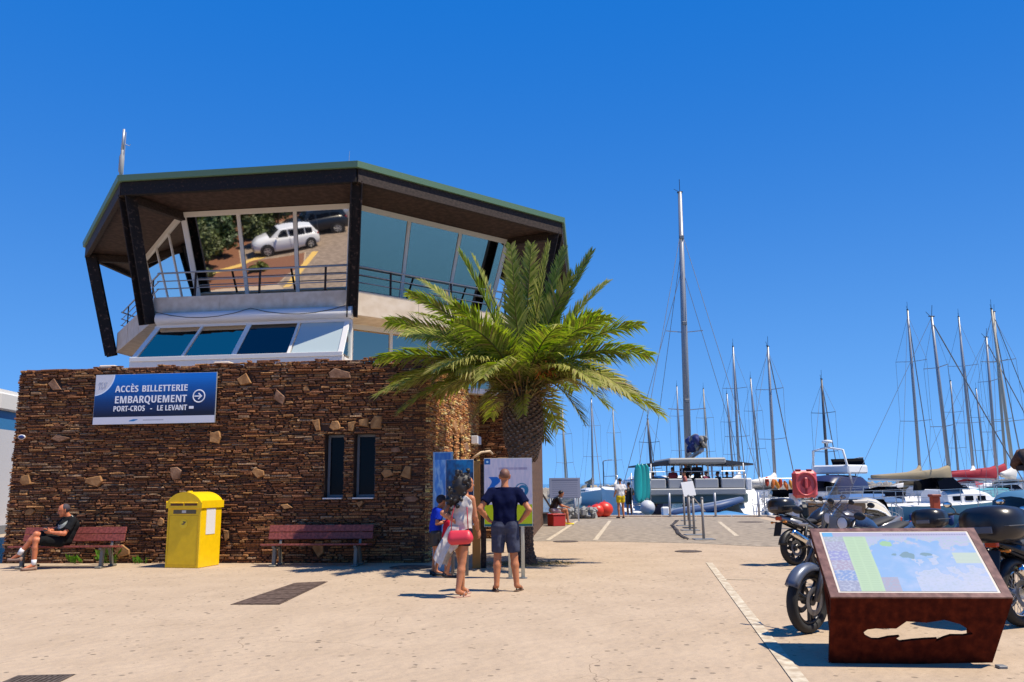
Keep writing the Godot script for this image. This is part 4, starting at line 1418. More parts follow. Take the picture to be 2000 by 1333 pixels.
	J = {"right": Vector3(-0.72, 0, 0.69), "face": Vector3(-0.75, -0.25, 0.62), "pelvis": Vector3(0.12, 0.53, -0.06), "waist": Vector3(0.16, 0.64, -0.1), "chest": Vector3(0.20, 0.82, -0.13), "neck": Vector3(0.18, 0.99, -0.10), "head": Vector3(0.12, 1.115, -0.04),
		"shL": Vector3(0.33, 0.91, -0.02), "elL": Vector3(0.26, 0.67, 0.14), "wrL": Vector3(0.03, 0.70, 0.2), "shR": Vector3(0.05, 0.92, -0.24), "elR": Vector3(-0.07, 0.72, -0.12), "wrR": Vector3(-0.08, 0.73, 0.12),
		"hipL": Vector3(0.14, 0.52, 0.03), "knL": Vector3(-0.20, 0.56, 0.28), "anL": Vector3(-0.21, 0.10, 0.27), "toL": Vector3(-0.32, 0.04, 0.38), "hipR": Vector3(0.02, 0.53, -0.1), "knR": Vector3(-0.24, 0.67, 0.22), "anR": Vector3(-0.50, 0.30, 0.27), "toR": Vector3(-0.64, 0.21, 0.28)}
	var skm: StandardMaterial3D = M.skin.duplicate()
	skm.albedo_color = Color(0.52, 0.17, 0.075).linear_to_srgb()
	part(p, "body", body(J, 0.98, 0.012, [[J.wrL, Vector3(-0.85, 0.2, 0.1), Vector3(0, 0, -1), Vector3(0, 1, 0.2), 0.5], [J.wrR, Vector3(0.1, 0.1, 0.9), Vector3(0.5, 0.8, 0), Vector3(-1, 0.2, 0.2), 0.5]], 1.0), skm)
	part(p, "t_shirt", tee(J, 0.98, 0.012, 0.72, 0.018, 0.05), cloth(0.014, 0.015, 0.018))
	part(p, "shorts", shorts(J, 0.98, 0.012, 0.86, 0.02), cloth(0.012, 0.013, 0.014))
	var band := Sdf.new(Vector3(-0.2, 0.6, -0.45), Vector3(0.5, 1.1, 0.2), 0.010)
	trunk(band, J, 0.98, 0.023)
	var bn := Vector3(0.35, -0.75, -0.55).normalized()
	band.clip(bn, Vector3(0.16, 0.80, 0.0))
	band.clip(-bn, Vector3(0.16, 0.80, 0.0) - bn * 0.06)
	part(p, "shirt_print", band.mesh(), cloth(0.34, 0.38, 0.36))
	var hh := Sdf.new(Vector3(-0.1, 0.9, -0.25), Vector3(0.35, 1.4, 0.2), 0.008)
	hh.ell((J.head as Vector3) + Vector3(0.018, 0.035, -0.012), Vector3(0.086, 0.088, 0.088), 0.01)
	hh.clip(Vector3(-0.62, -0.6, 0.5).normalized(), (J.head as Vector3) + Vector3(-0.02, 0.03, 0.02))
	part(p, "hair", hh.mesh(), mat(0.05, 0.04, 0.05))
	eyes(p, J.head, J.face)
	for q in [[J.anL, J.toL], [J.anR, J.toR]]:
		var a: Vector3 = q[0]
		pg(p, "sock", G.new().soft().tube([a + Vector3.UP * 0.10 + (Vector3(0.06, 0.0, 0) if a.y > 0.2 else Vector3.ZERO), a + Vector3.UP * 0.0], [0.048, 0.046], 10), M.white)
		shoe(p, q[0], q[1], mat(0.24, 0.15, 0.11))
	pg(p, "phone", G.new().box(Vector3(-0.075, 0.765, 0.215), Vector3(0.08, 0.012, 0.15), 0.004, Basis.from_euler(Vector3(0.5, 0.6, 0.2))), M.black)
	# --- at the far end of the quay
	far_standing("person standing at the water's edge in white t-shirt and yellow shorts", Vector3(4.69, 0, -36.6), cloth(0.72, 0.72, 0.74), cloth(0.72, 0.52, 0.02), M.hair, 0.3)
	far_standing("shirtless man in white trousers standing just right of the palm trunk", Vector3(0.86, 0, -31.0), null, cloth(0.7, 0.68, 0.66), M.hair, 1.3, 0.98)
	p = thing("person", "person in black t-shirt and yellow shoes sitting hunched on the far bench", "person", Vector3(1.45, 0.02, -31.2))
	J = {"right": Vector3(0.35, 0, 0.93), "face": Vector3(0.85, -0.45, -0.3), "pelvis": Vector3(0, 0.53, 0), "waist": Vector3(0.04, 0.66, 0), "chest": Vector3(0.14, 0.86, 0), "neck": Vector3(0.24, 1.02, 0), "head": Vector3(0.33, 1.13, 0),
		"shL": Vector3(0.13, 0.95, -0.18), "elL": Vector3(0.3, 0.72, -0.17), "wrL": Vector3(0.52, 0.64, -0.08), "shR": Vector3(0.2, 0.95, 0.18), "elR": Vector3(0.32, 0.70, 0.18), "wrR": Vector3(0.54, 0.64, 0.1),
		"hipL": Vector3(0.03, 0.52, -0.09), "knL": Vector3(0.46, 0.54, -0.1), "anL": Vector3(0.44, 0.09, -0.1), "toL": Vector3(0.58, 0.04, -0.12), "hipR": Vector3(0.05, 0.52, 0.09), "knR": Vector3(0.5, 0.54, 0.12), "anR": Vector3(0.56, 0.09, 0.12), "toR": Vector3(0.70, 0.04, 0.10)}
	part(p, "body", body(J, 1.0, 0.02, [], 1.0, 0.012), M.skin)
	part(p, "t_shirt", tee(J, 1.0, 0.02, 0.75, 0.02, 0.06), M.black)
	part(p, "shorts", shorts(J, 1.0, 0.02, 0.55, 0.02), cloth(0.6, 0.6, 0.6))
	pg(p, "hair", G.new().soft().blob((J.head as Vector3) + Vector3(-0.01, 0.045, 0), Vector3(0.10, 0.09, 0.09), 8), M.hair)
	shoe(p, J.anL, J.toL, mat(0.75, 0.6, 0.02))
	shoe(p, J.anR, J.toR, mat(0.75, 0.6, 0.02))

var far_meshes := {}

func far_standing(label: String, at: Vector3, top: Material, low: Material, hair: Material, turn := 0.0, len := 0.55, cell := 0.022, arms := 0) -> Node3D:
	var p := thing("person", label, "person", at, turn)
	var J := {"right": Vector3(1, 0, 0), "face": Vector3(0, 0, -1), "pelvis": Vector3(0, 0.93, 0), "waist": Vector3(0, 1.07, 0), "chest": Vector3(0, 1.28, 0), "neck": Vector3(0, 1.46, 0), "head": Vector3(0, 1.61, -0.02),
		"shL": Vector3(-0.185, 1.40, 0), "elL": Vector3(-0.25, 1.12, 0.03), "wrL": Vector3(-0.2, 0.98, -0.2), "shR": Vector3(0.185, 1.40, 0), "elR": Vector3(0.24, 1.13, 0.02), "wrR": Vector3(0.15, 1.15, -0.22),
		"hipL": Vector3(-0.09, 0.9, 0), "knL": Vector3(-0.10, 0.49, -0.02), "anL": Vector3(-0.11, 0.085, 0.02), "toL": Vector3(-0.13, 0.035, -0.13), "hipR": Vector3(0.09, 0.9, 0), "knR": Vector3(0.10, 0.49, 0.0), "anR": Vector3(0.10, 0.085, 0.05), "toR": Vector3(0.13, 0.035, -0.10)}
	var key := "%s %s" % [cell, len]
	if not far_meshes.has(key):
		far_meshes[key] = [body(J, 1.0, cell, [], 1.0, 0.012), tee(J, 1.0, cell, 0.65, 0.02, 0.05), shorts(J, 1.0, cell, len, 0.02)]
	part(p, "body", far_meshes[key][0], M.skin)
	if top:
		part(p, "t_shirt", far_meshes[key][1], top)
	part(p, "shorts" if len < 0.9 else "trousers", far_meshes[key][2], low)
	if len > 0.9:
		var g := G.new().soft()
		for s in ["L", "R"]:
			g.tube([(J["kn" + s] as Vector3) + Vector3.UP * 0.05, J["an" + s]], [0.085, 0.075], 10)
		pg(p, "trouser_legs", g, low)
	pg(p, "hair", G.new().soft().blob((J.head as Vector3) + Vector3(0, 0.045, 0.015), Vector3(0.085, 0.085, 0.10), 8), hair)
	for s in ["L", "R"]:
		shoe(p, J["an" + s], J["to" + s], M.black)
	return p


# ---------------------------------------------------------------- things on the quay
func bench(label: String, at: Vector3, turn: float) -> Node3D:
	var b := thing("park_bench", label, "bench", at, turn, "red-brown slatted benches along the stone wall")
	var wood := tri_map(mat(0.30, 0.072, 0.055, 0.6), 1.5, M.soffit.albedo_texture, null, 1.0, false)
	var L := 2.1
	for i in 2:
		pg(b, "back_slat", G.new().box(Vector3(0, 0.555 + i * 0.142, -0.21 - i * 0.035), Vector3(L, 0.134, 0.035), 0.006, Basis(Vector3.RIGHT, -0.24)), wood)
	for i in 3:
		pg(b, "seat_slat", G.new().box(Vector3(0, 0.415 - i * 0.012, 0.2 - i * 0.142), Vector3(L, 0.035, 0.132), 0.006, Basis(Vector3.RIGHT, -0.06)), wood)
	for s in [-0.8, 0.8]:
		var g := G.new()
		g.bar(Vector3(s, 0.03, 0.16), Vector3(s, 0.37, 0.13), 0.07, 0.08, 0.012, Vector3.BACK)
		g.bar(Vector3(s, 0.03, -0.24), Vector3(s, 0.38, -0.12), 0.06, 0.07, 0.012, Vector3.BACK)
		g.box(Vector3(s, 0.375, 0.02), Vector3(0.06, 0.05, 0.44), 0.01)
		g.box(Vector3(s, 0.02, 0.18), Vector3(0.13, 0.04, 0.2), 0.012)
		g.box(Vector3(s, 0.02, -0.26), Vector3(0.11, 0.04, 0.16), 0.012)
		g.bar(Vector3(s, 0.36, -0.17), Vector3(s, 0.76, -0.285), 0.05, 0.03, 0.006, Vector3.BACK)
		pg(b, "leg", g, mat(0.17, 0.165, 0.14, 0.5, 0.2))
	return b

func quay_things() -> void:
	bench("red-brown slatted bench with a seated man at the left end of the wall", Vector3(-8.83, 0, -16.62), -0.06)
	bench("empty red-brown slatted bench under the slit windows", Vector3(-3.85, 0, -16.45), -0.06)
	letterbox()
	panels()
	map_lectern()
	# trench cover, manholes
	var d := G.new()
	var c := [Vector3(-3.74, 0, -11.19), Vector3(-3.08, 0, -11.14), Vector3(-3.02, 0, -13.7), Vector3(-3.52, 0, -13.54)]
	var P := PackedVector2Array()
	for q in c:
		P.append(Vector2(q.x, -q.z))
	d.x = Transform3D(Basis(Vector3.RIGHT, -PI / 2), Vector3.ZERO)
	d.prism(P, -0.05, 0.006)
	var cov := solo("trench_cover", d, tri_map(mat(0.125, 0.083, 0.062, 0.9), 0.8, M.soffit.albedo_texture), "long brown trench cover plate set in the pavement left of centre", "drain cover")
	for i in 5:
		var t0 := i / 5.0 + 0.006
		var t1 := (i + 1) / 5.0 - 0.006
		var g := G.new()
		var k := Vector3.UP * 0.011
		g.quad((c[0] as Vector3).lerp(c[3], t0) + Vector3(0.03, 0, 0) + k, (c[1] as Vector3).lerp(c[2], t0) + Vector3(-0.03, 0, 0) + k, (c[1] as Vector3).lerp(c[2], t1) + Vector3(-0.03, 0, 0) + k, (c[0] as Vector3).lerp(c[3], t1) + Vector3(0.03, 0, 0) + k)
		pg(cov, "plate", g, cov.material_override)
	var iron := tri_map(mat(0.12, 0.093, 0.075, 0.85), 1.2, M.soffit.albedo_texture)
	var mh := [[3.88, -18.8, 0.30, "flat manhole cover in the middle of the pavement right of the palm"], [1.37, -22.4, 0.34, "flat manhole cover at the edge of the parking surface near the palm"], [9.0, -31.9, 0.5, "flat manhole cover on the far parking surface to the right"], [-1.95, -15.9, 0.4, "dark drain cover in the shade at the right end of the wall"]]
	for m in mh:
		var o := thing("manhole_cover", m[3], "manhole cover", Vector3(m[0], 0.0, m[1]), 0.0, "iron covers set in the ground")
		pg(o, "frame", G.new().lathe([[m[2], -0.02], [m[2], 0.008]], 26), iron)
		pg(o, "lid", G.new().lathe([[(m[2] as float) - 0.035, -0.02], [(m[2] as float) - 0.035, 0.013]], 26), iron)
	var gr := thing("drain_grate", "dark iron drain grate in the bottom left foreground", "drain grate", Vector3(-3.88, 0, -6.98), 0.05)
	pg(gr, "frame", G.new().box(Vector3(0, 0.002, -0.16), Vector3(0.46, 0.012, 0.03)).box(Vector3(0, 0.002, 0.16), Vector3(0.46, 0.012, 0.03)).box(Vector3(-0.215, 0.002, 0), Vector3(0.03, 0.012, 0.29)).box(Vector3(0.215, 0.002, 0), Vector3(0.03, 0.012, 0.29)), iron)
	for i in 9:
		pg(gr, "bar", G.new().box(Vector3(-0.176 + i * 0.044, 0.003, 0), Vector3(0.026, 0.010, 0.288)), iron)
	pg(gr, "sump", G.new().box(Vector3(0, -0.02, 0), Vector3(0.398, 0.044, 0.289)), M.black)
	# queue posts on the parking surface and the pale notice on a stand
	var posts := [[5.08, -22.53], [5.26, -24.51], [5.63, -26.84], [6.05, -29.69], [6.99, -33.56]]
	var who := ["nearest grey queue post with a flat foot on the parking surface", "second nearest grey queue post on the parking surface", "middle grey queue post of the row of five", "second farthest grey queue post, just in front of the white notice", "farthest grey queue post of the row of five"]
	for i in 5:
		var o := thing("queue_post", who[i], "post", Vector3(posts[i][0], 0, posts[i][1]), 0.0, "grey queue posts on the parking surface")
		pg(o, "foot", G.new().box(Vector3(0, 0.015, 0), Vector3(0.55, 0.025, 0.45), 0.006), M.grey_paint)
		pg(o, "pole", G.new().soft().tube([Vector3(0, 0.02, 0), Vector3(0, 1.08, 0)], 0.035, 10), mat(0.27, 0.26, 0.25, 0.5, 0.3))
		pg(o, "cap", G.new().soft().blob(Vector3(0, 1.09, 0), Vector3(0.045, 0.04, 0.045), 6), M.grey_paint)
	for i in 4:
		var a := Vector3(posts[i][0], 0.03, posts[i][1])
		var z := Vector3(posts[i + 1][0], 0.03, posts[i + 1][1])
		var pts := []
		for k in 15:
			pts.append(a.lerp(z, k / 14.0) + Vector3(-0.45 + 0.07 * sin(k * 2.1 + i), 0, 0.05 * cos(k * 1.7)))
		solo("rope", G.new().soft().tube(pts, 0.016, 6), mat(0.05, 0.045, 0.05), "dark slack rope on the ground %s" % ["beside the two nearest queue posts", "between the second and middle queue posts", "beyond the middle queue post", "between the two farthest queue posts"][i], "rope", Vector3.ZERO, 0.0, "ropes lying beside the queue posts")
	var no := thing("notice_stand", "small white tilted notice on a dark stand among the queue posts", "sign", Vector3(5.9, 0, -28.2))
	pg(no, "board", G.new().box(Vector3(0.02, 1.3, 0), Vector3(0.42, 0.5, 0.03), 0.005, Basis(Vector3.RIGHT, -0.3) * Basis(Vector3.BACK, 0.12)), M.white)
	pg(no, "bracket", G.new().bar(Vector3(-0.1, 1.1, -0.02), Vector3(0.2, 0.85, 0.0), 0.04, 0.04).bar(Vector3(0.15, 1.05, 0), Vector3(0.55, 0.55, 0), 0.03, 0.03), mat(0.5, 0.42, 0.32))
	pg(no, "pole", G.new().soft().tube([Vector3(0, 0, 0), Vector3(0, 1.1, 0)], 0.03, 8), M.black)
	pg(no, "foot", G.new().box(Vector3(0, 0.015, 0), Vector3(0.4, 0.03, 0.4)), M.black)
	# posts along the water
	var bol := [[7.0, -37.5, "leftmost of three thin grey posts on the quay edge before the catamaran"], [8.92, -37.0, "middle of three thin grey posts on the quay edge before the catamaran"], [10.7, -36.5, "rightmost of three thin grey posts on the quay edge, near the right hull"], [2.75, -37.6, "thin grey post on the quay edge beside the red buoys"]]
	for q in bol:
		var o := thing("edge_post", q[2], "post", Vector3(q[0], 0, q[1]), 0.0, "thin posts along the quay edge")
		pg(o, "pole", G.new().soft().tube([Vector3(0, 0, 0), Vector3(0, 1.05, 0)], 0.05, 10), M.aluminium)
		pg(o, "foot", G.new().soft().lathe([[0.12, 0.0], [0.12, 0.02]], 14), M.grey_paint)
	# red float buoys in a row on the edge
	for i in 4:
		var o := thing("mooring_buoy", ["leftmost and smallest of the orange-red buoys on the quay edge", "second orange-red buoy from the left on the quay edge", "third orange-red buoy from the left on the quay edge", "rightmost and largest of the orange-red buoys on the quay edge"][i], "buoy", Vector3(3.05 + i * 0.36, 0, -37.55 - i * 0.2), 0.0, "orange-red buoys on the quay edge")
		var r := 0.2 + i * 0.05
		pg(o, "float", G.new().soft().blob(Vector3(0, r * 0.98, 0), Vector3(r * 1.15, r, r), 10), mat(0.62, 0.035, 0.015, 0.4))
		pg(o, "eye", G.new().torus(Vector3(0, r * 2.0, 0), 0.04, 0.015, 12, 6), mat(0.4, 0.03, 0.02))
	# far bench and red crate behind the palm, a leaning board
	var fb := thing("park_bench", "brown bench beyond the palm trunk with a person hunched on it", "bench", Vector3(0.9, 0, -31.3), 1.3, "")
	pg(fb, "seat_slat", G.new().box(Vector3(0, 0.43, 0.1), Vector3(2.0, 0.04, 0.2), 0.006), M.dark_wood)
	pg(fb, "seat_slat", G.new().box(Vector3(0, 0.43, -0.12), Vector3(2.0, 0.04, 0.2), 0.006), M.dark_wood)
	pg(fb, "back_slat", G.new().box(Vector3(0, 0.75, -0.28), Vector3(2.0, 0.16, 0.04), 0.006, Basis(Vector3.RIGHT, -0.2)), M.dark_wood)
	for s in [-0.8, 0.8]:
		pg(fb, "leg", G.new().bar(Vector3(s, 0, 0), Vector3(s, 0.42, 0), 0.06, 0.4).bar(Vector3(s, 0.4, -0.2), Vector3(s, 0.8, -0.3), 0.05, 0.04), M.grey_paint)
	solo("red_crate", G.new().box(Vector3(0, 0.2, 0), Vector3(0.5, 0.4, 0.5), 0.02).box(Vector3(0, 0.42, 0), Vector3(0.54, 0.04, 0.54), 0.01), mat(0.4, 0.02, 0.015, 0.5), "low red box under the hunched person's knees", "crate", Vector3(1.55, 0, -30.6), 0.4)
	solo("leaning_board", G.new().box(Vector3(0, 0.75, 0), Vector3(0.06, 1.6, 0.9), 0.01, Basis(Vector3.BACK, 0.55)), mat(0.07, 0.045, 0.035, 0.6), "dark brown board leaning between the palm trunk and the grey notice", "board", Vector3(1.35, 0.05, -33.6))
	var gn := thing("grey_notice_board", "wide pale grey notice board with lines of small print behind the hunched person", "sign", Vector3(2.1, 0, -34.2))
	var im := Image.create(128, 84, false, Image.FORMAT_RGB8)
	im.fill(Color(0.60, 0.63, 0.72))
	for y in 84:
		for x in 128:
			if (y > 4 and y < 12 and x > 8 and x < 120) or (y > 16 and y % 9 < 3 and x > 10 and x < 118 and (x * 13 + y * 7) % 11 < 8):
				im.set_pixel(x, y, Color(0.44, 0.47, 0.58))
	var nm := mat(1, 1, 1, 0.6)
	nm.albedo_texture = ImageTexture.create_from_image(im)
	var ng := G.new()
	ng.quad_uv(Vector3(-0.62, 0.95, 0.02), Vector3(0.62, 0.95, 0.02), Vector3(0.62, 1.74, 0.02), Vector3(-0.62, 1.74, 0.02))
	pg(gn, "print", ng, nm)
	pg(gn, "board", G.new().box(Vector3(0, 1.345, 0), Vector3(1.27, 0.82, 0.03)), M.aluminium)
	for s in [-0.55, 0.55]:
		pg(gn, "leg", G.new().box(Vector3(s, 0.47, -0.03), Vector3(0.05, 0.94, 0.04)), M.aluminium)
	# lifebuoy housing on its white post, an orange bollard, the edge of a small roofed board
	var lb := thing("lifebuoy_housing", "red plastic lifebuoy housing with a keyhole recess on a white post by the water", "lifebuoy box", Vector3(9.42, 0, -27.0))
	var red := mat(0.60, 0.085, 0.085, 0.38)
	pg(lb, "case", G.new().box(Vector3(0.03, 1.42, 0.0), Vector3(0.80, 0.88, 0.24), 0.10), red)
	pg(lb, "case_rim", G.new().soft().torus(Vector3(0.03, 1.42, 0.125), 0.30, 0.035, 28, 8, Basis.from_scale(Vector3(1.08, 1.2, 1))), mat(0.52, 0.07, 0.07, 0.4))
	pg(lb, "recess", G.new().lathe([[0.16, 0], [0.16, 0.02]], 20, Vector3(0.03, 1.46, 0.115), Basis(Vector3.RIGHT, PI / 2)).box(Vector3(0.03, 1.22, 0.125), Vector3(0.06, 0.42, 0.02)), mat(0.28, 0.012, 0.016, 0.5))
	pg(lb, "handle", G.new().box(Vector3(0.03, 1.46, 0.15), Vector3(0.10, 0.34, 0.05), 0.02), red)
	for s in [-0.16, 0.2]:
		pg(lb, "lug", G.new().box(Vector3(s, 1.875, 0), Vector3(0.16, 0.05, 0.12), 0.01), mat(0.25, 0.02, 0.02))
	pg(lb, "post", G.new().box(Vector3(-0.30, 0.55, -0.18), Vector3(0.26, 1.15, 0.16), 0.02), M.white)
	for i in 5:
		pg(lb, "post_plate", G.new().box(Vector3(-0.24, 0.16 + i * 0.2, -0.09), Vector3(0.08, 0.12, 0.02), 0.01), mat(0.55, 0.57, 0.6))
	var ob := thing("orange_bollard", "square orange-red bollard behind the parked motorbikes", "bollard", Vector3(8.02, 0, -15.9))
	pg(ob, "shaft", G.new().box(Vector3(0, 0.6, 0), Vector3(0.14, 1.2, 0.14), 0.012), mat(0.42, 0.07, 0.025, 0.6))
	pg(ob, "cap", G.new().box(Vector3(0, 1.22, 0), Vector3(0.18, 0.05, 0.18), 0.012), mat(0.25, 0.05, 0.03, 0.6))
	var ts := thing("roofed_notice_board", "dark timber notice board with a small tiled roof at the right edge", "sign", Vector3(7.06, 0, -11.0), -0.2)
	pg(ts, "post", G.new().box(Vector3(-0.1, 0.85, 0), Vector3(0.10, 1.7, 0.10), 0.008), M.dark_wood)
	pg(ts, "post", G.new().box(Vector3(1.3, 0.85, 0), Vector3(0.10, 1.7, 0.10), 0.008), M.dark_wood)
	pg(ts, "board", G.new().box(Vector3(0.6, 1.15, 0), Vector3(1.28, 0.8, 0.05)), mat(0.42, 0.33, 0.22))
	pg(ts, "roof_frame", G.new().box(Vector3(0.6, 1.66, 0), Vector3(1.8, 0.07, 0.34), 0.008), M.dark_wood)
	for i in 12:
		for s in [-1.0, 1.0]:
			pg(ts, "roof_tile", G.new().soft().tube([Vector3(-0.26 + i * 0.155, 1.70, s * 0.24), Vector3(-0.26 + i * 0.155, 1.86, s * 0.02)], [0.085, 0.07], 8), tri_map(mat(0.16, 0.085, 0.055, 0.9), 2.0, M.soffit.albedo_texture) if i == 0 and s < 0 else M.dark_wood)

func letterbox() -> void:
	var o := thing("letterbox", "bright yellow street letterbox with a rounded top standing against the stone wall", "letterbox", Vector3(-6.335, 0, -16.60), -0.232)
	var y := tri_map(mat(0.86, 0.56, 0.004, 0.38), 0.6, noise_tex(0.02, Color(0.965, 0.96, 0.95), Color.WHITE, 6, 81, 512), null, 1.0, false)
	pg(o, "body", G.new().box(Vector3(0, 0.6, 0), Vector3(0.74, 1.2, 0.70), 0.012), y)
	var prof := PackedVector2Array([Vector2(-0.395, 1.13), Vector2(0.395, 1.13), Vector2(0.395, 1.27)])
	for i in 15:
		var a := lerpf(0.42, PI - 0.42, i / 14.0)
		prof.append(Vector2(cos(a) * 0.425, 1.075 + sin(a) * 0.365))
	prof.append(Vector2(-0.395, 1.27))
	pg(o, "hood", G.new().prism(prof, -0.375, 0.375), y)
	pg(o, "ridge_handle", G.new().box(Vector3(0, 1.445, 0.2), Vector3(0.06, 0.03, 0.1), 0.008), y)
	for s in [-1.0, 1.0]:
		pg(o, "slot", G.new().box(Vector3(s * 0.155, 1.20, 0.373), Vector3(0.28, 0.045, 0.01)), mat(0.10, 0.035, 0.01, 0.6))
		pg(o, "slot_lip", G.new().box(Vector3(s * 0.155, 1.232, 0.383), Vector3(0.29, 0.018, 0.03), 0.004), y)
	pg(o, "nameplate", G.new().box(Vector3(0.01, 1.06, 0.353), Vector3(0.50, 0.075, 0.01), 0.003), mat(0.10, 0.085, 0.045, 0.5))
	pg(o, "sticker", G.new().box(Vector3(0.0, 1.065, 0.3605), Vector3(0.09, 0.05, 0.004)), mat(0.6, 0.58, 0.5))
	pg(o, "emblem", G.new().lathe([[0.085, 0.0], [0.085, 0.008]], 24, Vector3(0, 0.83, 0.348), Basis(Vector3.RIGHT, PI / 2)), mat(0.88, 0.62, 0.02, 0.35))
	var bird := PackedVector2Array([Vector2(-0.05, -0.01), Vector2(0.01, 0.012), Vector2(-0.02, 0.045), Vector2(0.06, 0.035), Vector2(0.02, 0.0), Vector2(0.03, -0.012), Vector2(-0.015, -0.022)])
	pg(o, "emblem_mark", G.new(Transform3D(Basis(), Vector3(0, 0.835, 0.356))).prism(bird, 0.0, 0.005), mat(0.12, 0.09, 0.05, 0.5))
	pg(o, "side_notice", G.new().box(Vector3(0.373, 0.87, 0.02), Vector3(0.008, 0.50, 0.30), 0.002), mat(0.72, 0.70, 0.68, 0.5))
	pg(o, "door_seam", G.new().box(Vector3(0, 0.99, 0.3515), Vector3(0.64, 0.006, 0.004)).box(Vector3(0, 0.06, 0.3515), Vector3(0.64, 0.006, 0.004)).box(Vector3(-0.32, 0.525, 0.3515), Vector3(0.006, 0.92, 0.004)).box(Vector3(0.32, 0.525, 0.3515), Vector3(0.006, 0.92, 0.004)), mat(0.5, 0.3, 0.004, 0.5))
	pg(o, "plinth", G.new().box(Vector3(0, 0.015, 0), Vector3(0.72, 0.03, 0.68)), M.dark_wood)

func print_of(img: Image, rough := 0.35, k := 0.85) -> StandardMaterial3D:
	var m := mat(k, k, k, rough)
	m.albedo_texture = ImageTexture.create_from_image(img)
	return m

func panels() -> void:
	var fn := FastNoiseLite.new()
	fn.seed = 5
	fn.frequency = 0.03
	# white panel with the spiral
	var im := Image.create(184, 256, false, Image.FORMAT_RGB8)
	for y in 256:
		for x in 184:
			var u := x / 184.0
			var v := y / 256.0
			var n := fn.get_noise_2d(x * 2.2, y * 0.5)
			var c := Color(0.80, 0.78, 0.86).lerp(Color(0.70, 0.72, 0.84), clampf(n * 1.2 + 0.3, 0, 1))
			if v > 0.13 and v < 0.165 and u > 0.3 and u < 0.9 and (x * 7 + int(u * 40)) % 6 < 4:
				c = Color(0.55, 0.52, 0.66)
			if u < 0.12 and v < 0.085:
				c = Color(0.03, 0.36, 0.66)
				if Vector2(u - 0.06, (v - 0.045) * 1.4).length() < 0.025:
					c = Color(0.7, 0.85, 0.95)
			# ribbon-like island shape
			var p := Vector2(u, v * 1.39)
			if v > 0.27 and v < 0.48:
				var cx := 0.17 + 0.06 * sin((v - 0.27) * 26.0) + (v - 0.27) * 0.15
				if absf(u - cx) < 0.055 + 0.04 * absf(sin((v - 0.2) * 15.0)):
					c = Color(0.04, 0.38, 0.75)
			var q := p - Vector2(0.78, 0.65)
			var r := q.length()
			var a := atan2(q.y, q.x)
			var arm := fposmod((a / TAU) - 2.1 * log(maxf(r, 0.004) / 0.14) / 3.2, 1.0)
			if r < 0.135 and r > 0.012 and arm < 0.55:
				c = Color(0.04, 0.42, 0.62)
			if r >= 0.118 and r < 0.145 and fposmod(a * 5.0, 1.0) < 0.75:
				c = Color(0.04, 0.40, 0.58)
			if v > 0.68:
				c = Color(0.70, 0.78, 0.01)
			if v > 0.965:
				c = Color(0.02, 0.38, 0.42)
			im.set_pixel(x, y, c)
	var wp := thing("information_panel", "white information panel with a teal spiral and lime green base facing the man", "information panel", Vector3(-0.09, 0, -13.85), 0.0, "information panels by the palm")
	var g := G.new()
	g.quad_uv(Vector3(-0.395, 0.84, 0.018), Vector3(0.395, 0.84, 0.018), Vector3(0.395, 1.945, 0.018), Vector3(-0.395, 1.945, 0.018))
	pg(wp, "print", g, print_of(im, 0.35, 0.75))
	pg(wp, "board", G.new().box(Vector3(0, 1.392, 0), Vector3(0.805, 1.12, 0.03), 0.004), M.aluminium)
	for s in [0.02, 0.23]:
		pg(wp, "post", G.new().soft().tube([Vector3(s, 0, -0.03), Vector3(s, 1.9, -0.03)], 0.032, 10), mat(0.50, 0.54, 0.50, 0.4, 0.3))
		pg(wp, "foot", G.new().lathe([[0.07, 0], [0.07, 0.015]], 12, Vector3(s, 0, -0.03)), M.grey_paint)
	# teal panel half behind the woman
	var i2 := Image.create(96, 160, false, Image.FORMAT_RGB8)
	for y in 160:
		for x in 96:
			var n := fn.get_noise_2d(x * 1.4 + 300, y * 1.4)
			i2.set_pixel(x, y, Color(0.0, 0.42, 0.66).lerp(Color(0.01, 0.14, 0.30), clampf(y / 70.0 + n * 0.8 + (0.25 if x > 30 and y > 30 else 0.0), 0, 1)))
	var tp := thing("information_panel", "deep teal information panel behind the woman's hair", "information panel", Vector3(-0.93, 0, -14.35), 0.0, "information panels by the palm")
	g = G.new()
	g.quad_uv(Vector3(-0.235, 0.85, 0.018), Vector3(0.235, 0.85, 0.018), Vector3(0.235, 1.945, 0.018), Vector3(-0.235, 1.945, 0.018))
	pg(tp, "print", g, print_of(i2))
	pg(tp, "board", G.new().box(Vector3(0, 1.395, 0), Vector3(0.485, 1.12, 0.03), 0.004), M.aluminium)
	for s in [-0.12, 0.12]:
		pg(tp, "post", G.new().soft().tube([Vector3(s, 0, -0.03), Vector3(s, 1.4, -0.03)], 0.03, 10), M.grey_paint)
	# tall light blue panel
	var i3 := Image.create(64, 200, false, Image.FORMAT_RGB8)
	for y in 200:
		for x in 64:
			var n := fn.get_noise_2d(x * 2.0, y * 1.0 + 700)
			var c := Color(0.30, 0.58, 0.88).lerp(Color(0.62, 0.80, 0.95), clampf(n * 2.2 + 0.25, 0, 1))
			if y < 14:
				c = Color(0.16, 0.42, 0.72).lerp(c, 0.3)
			if x < 4 or x > 59:
				c = Color(0.55, 0.72, 0.86)
			i3.set_pixel(x, y, c)
	var bp := thing("information_panel", "tall narrow light blue panel by the wall corner above the boy in blue", "information panel", Vector3(-1.29, 0, -15.2), -0.15, "information panels by the palm")
	g = G.new()
	g.quad_uv(Vector3(-0.17, 0.35, 0.028), Vector3(0.17, 0.35, 0.028), Vector3(0.17, 2.10, 0.028), Vector3(-0.17, 2.10, 0.028))
	pg(bp, "print", g, print_of(i3))
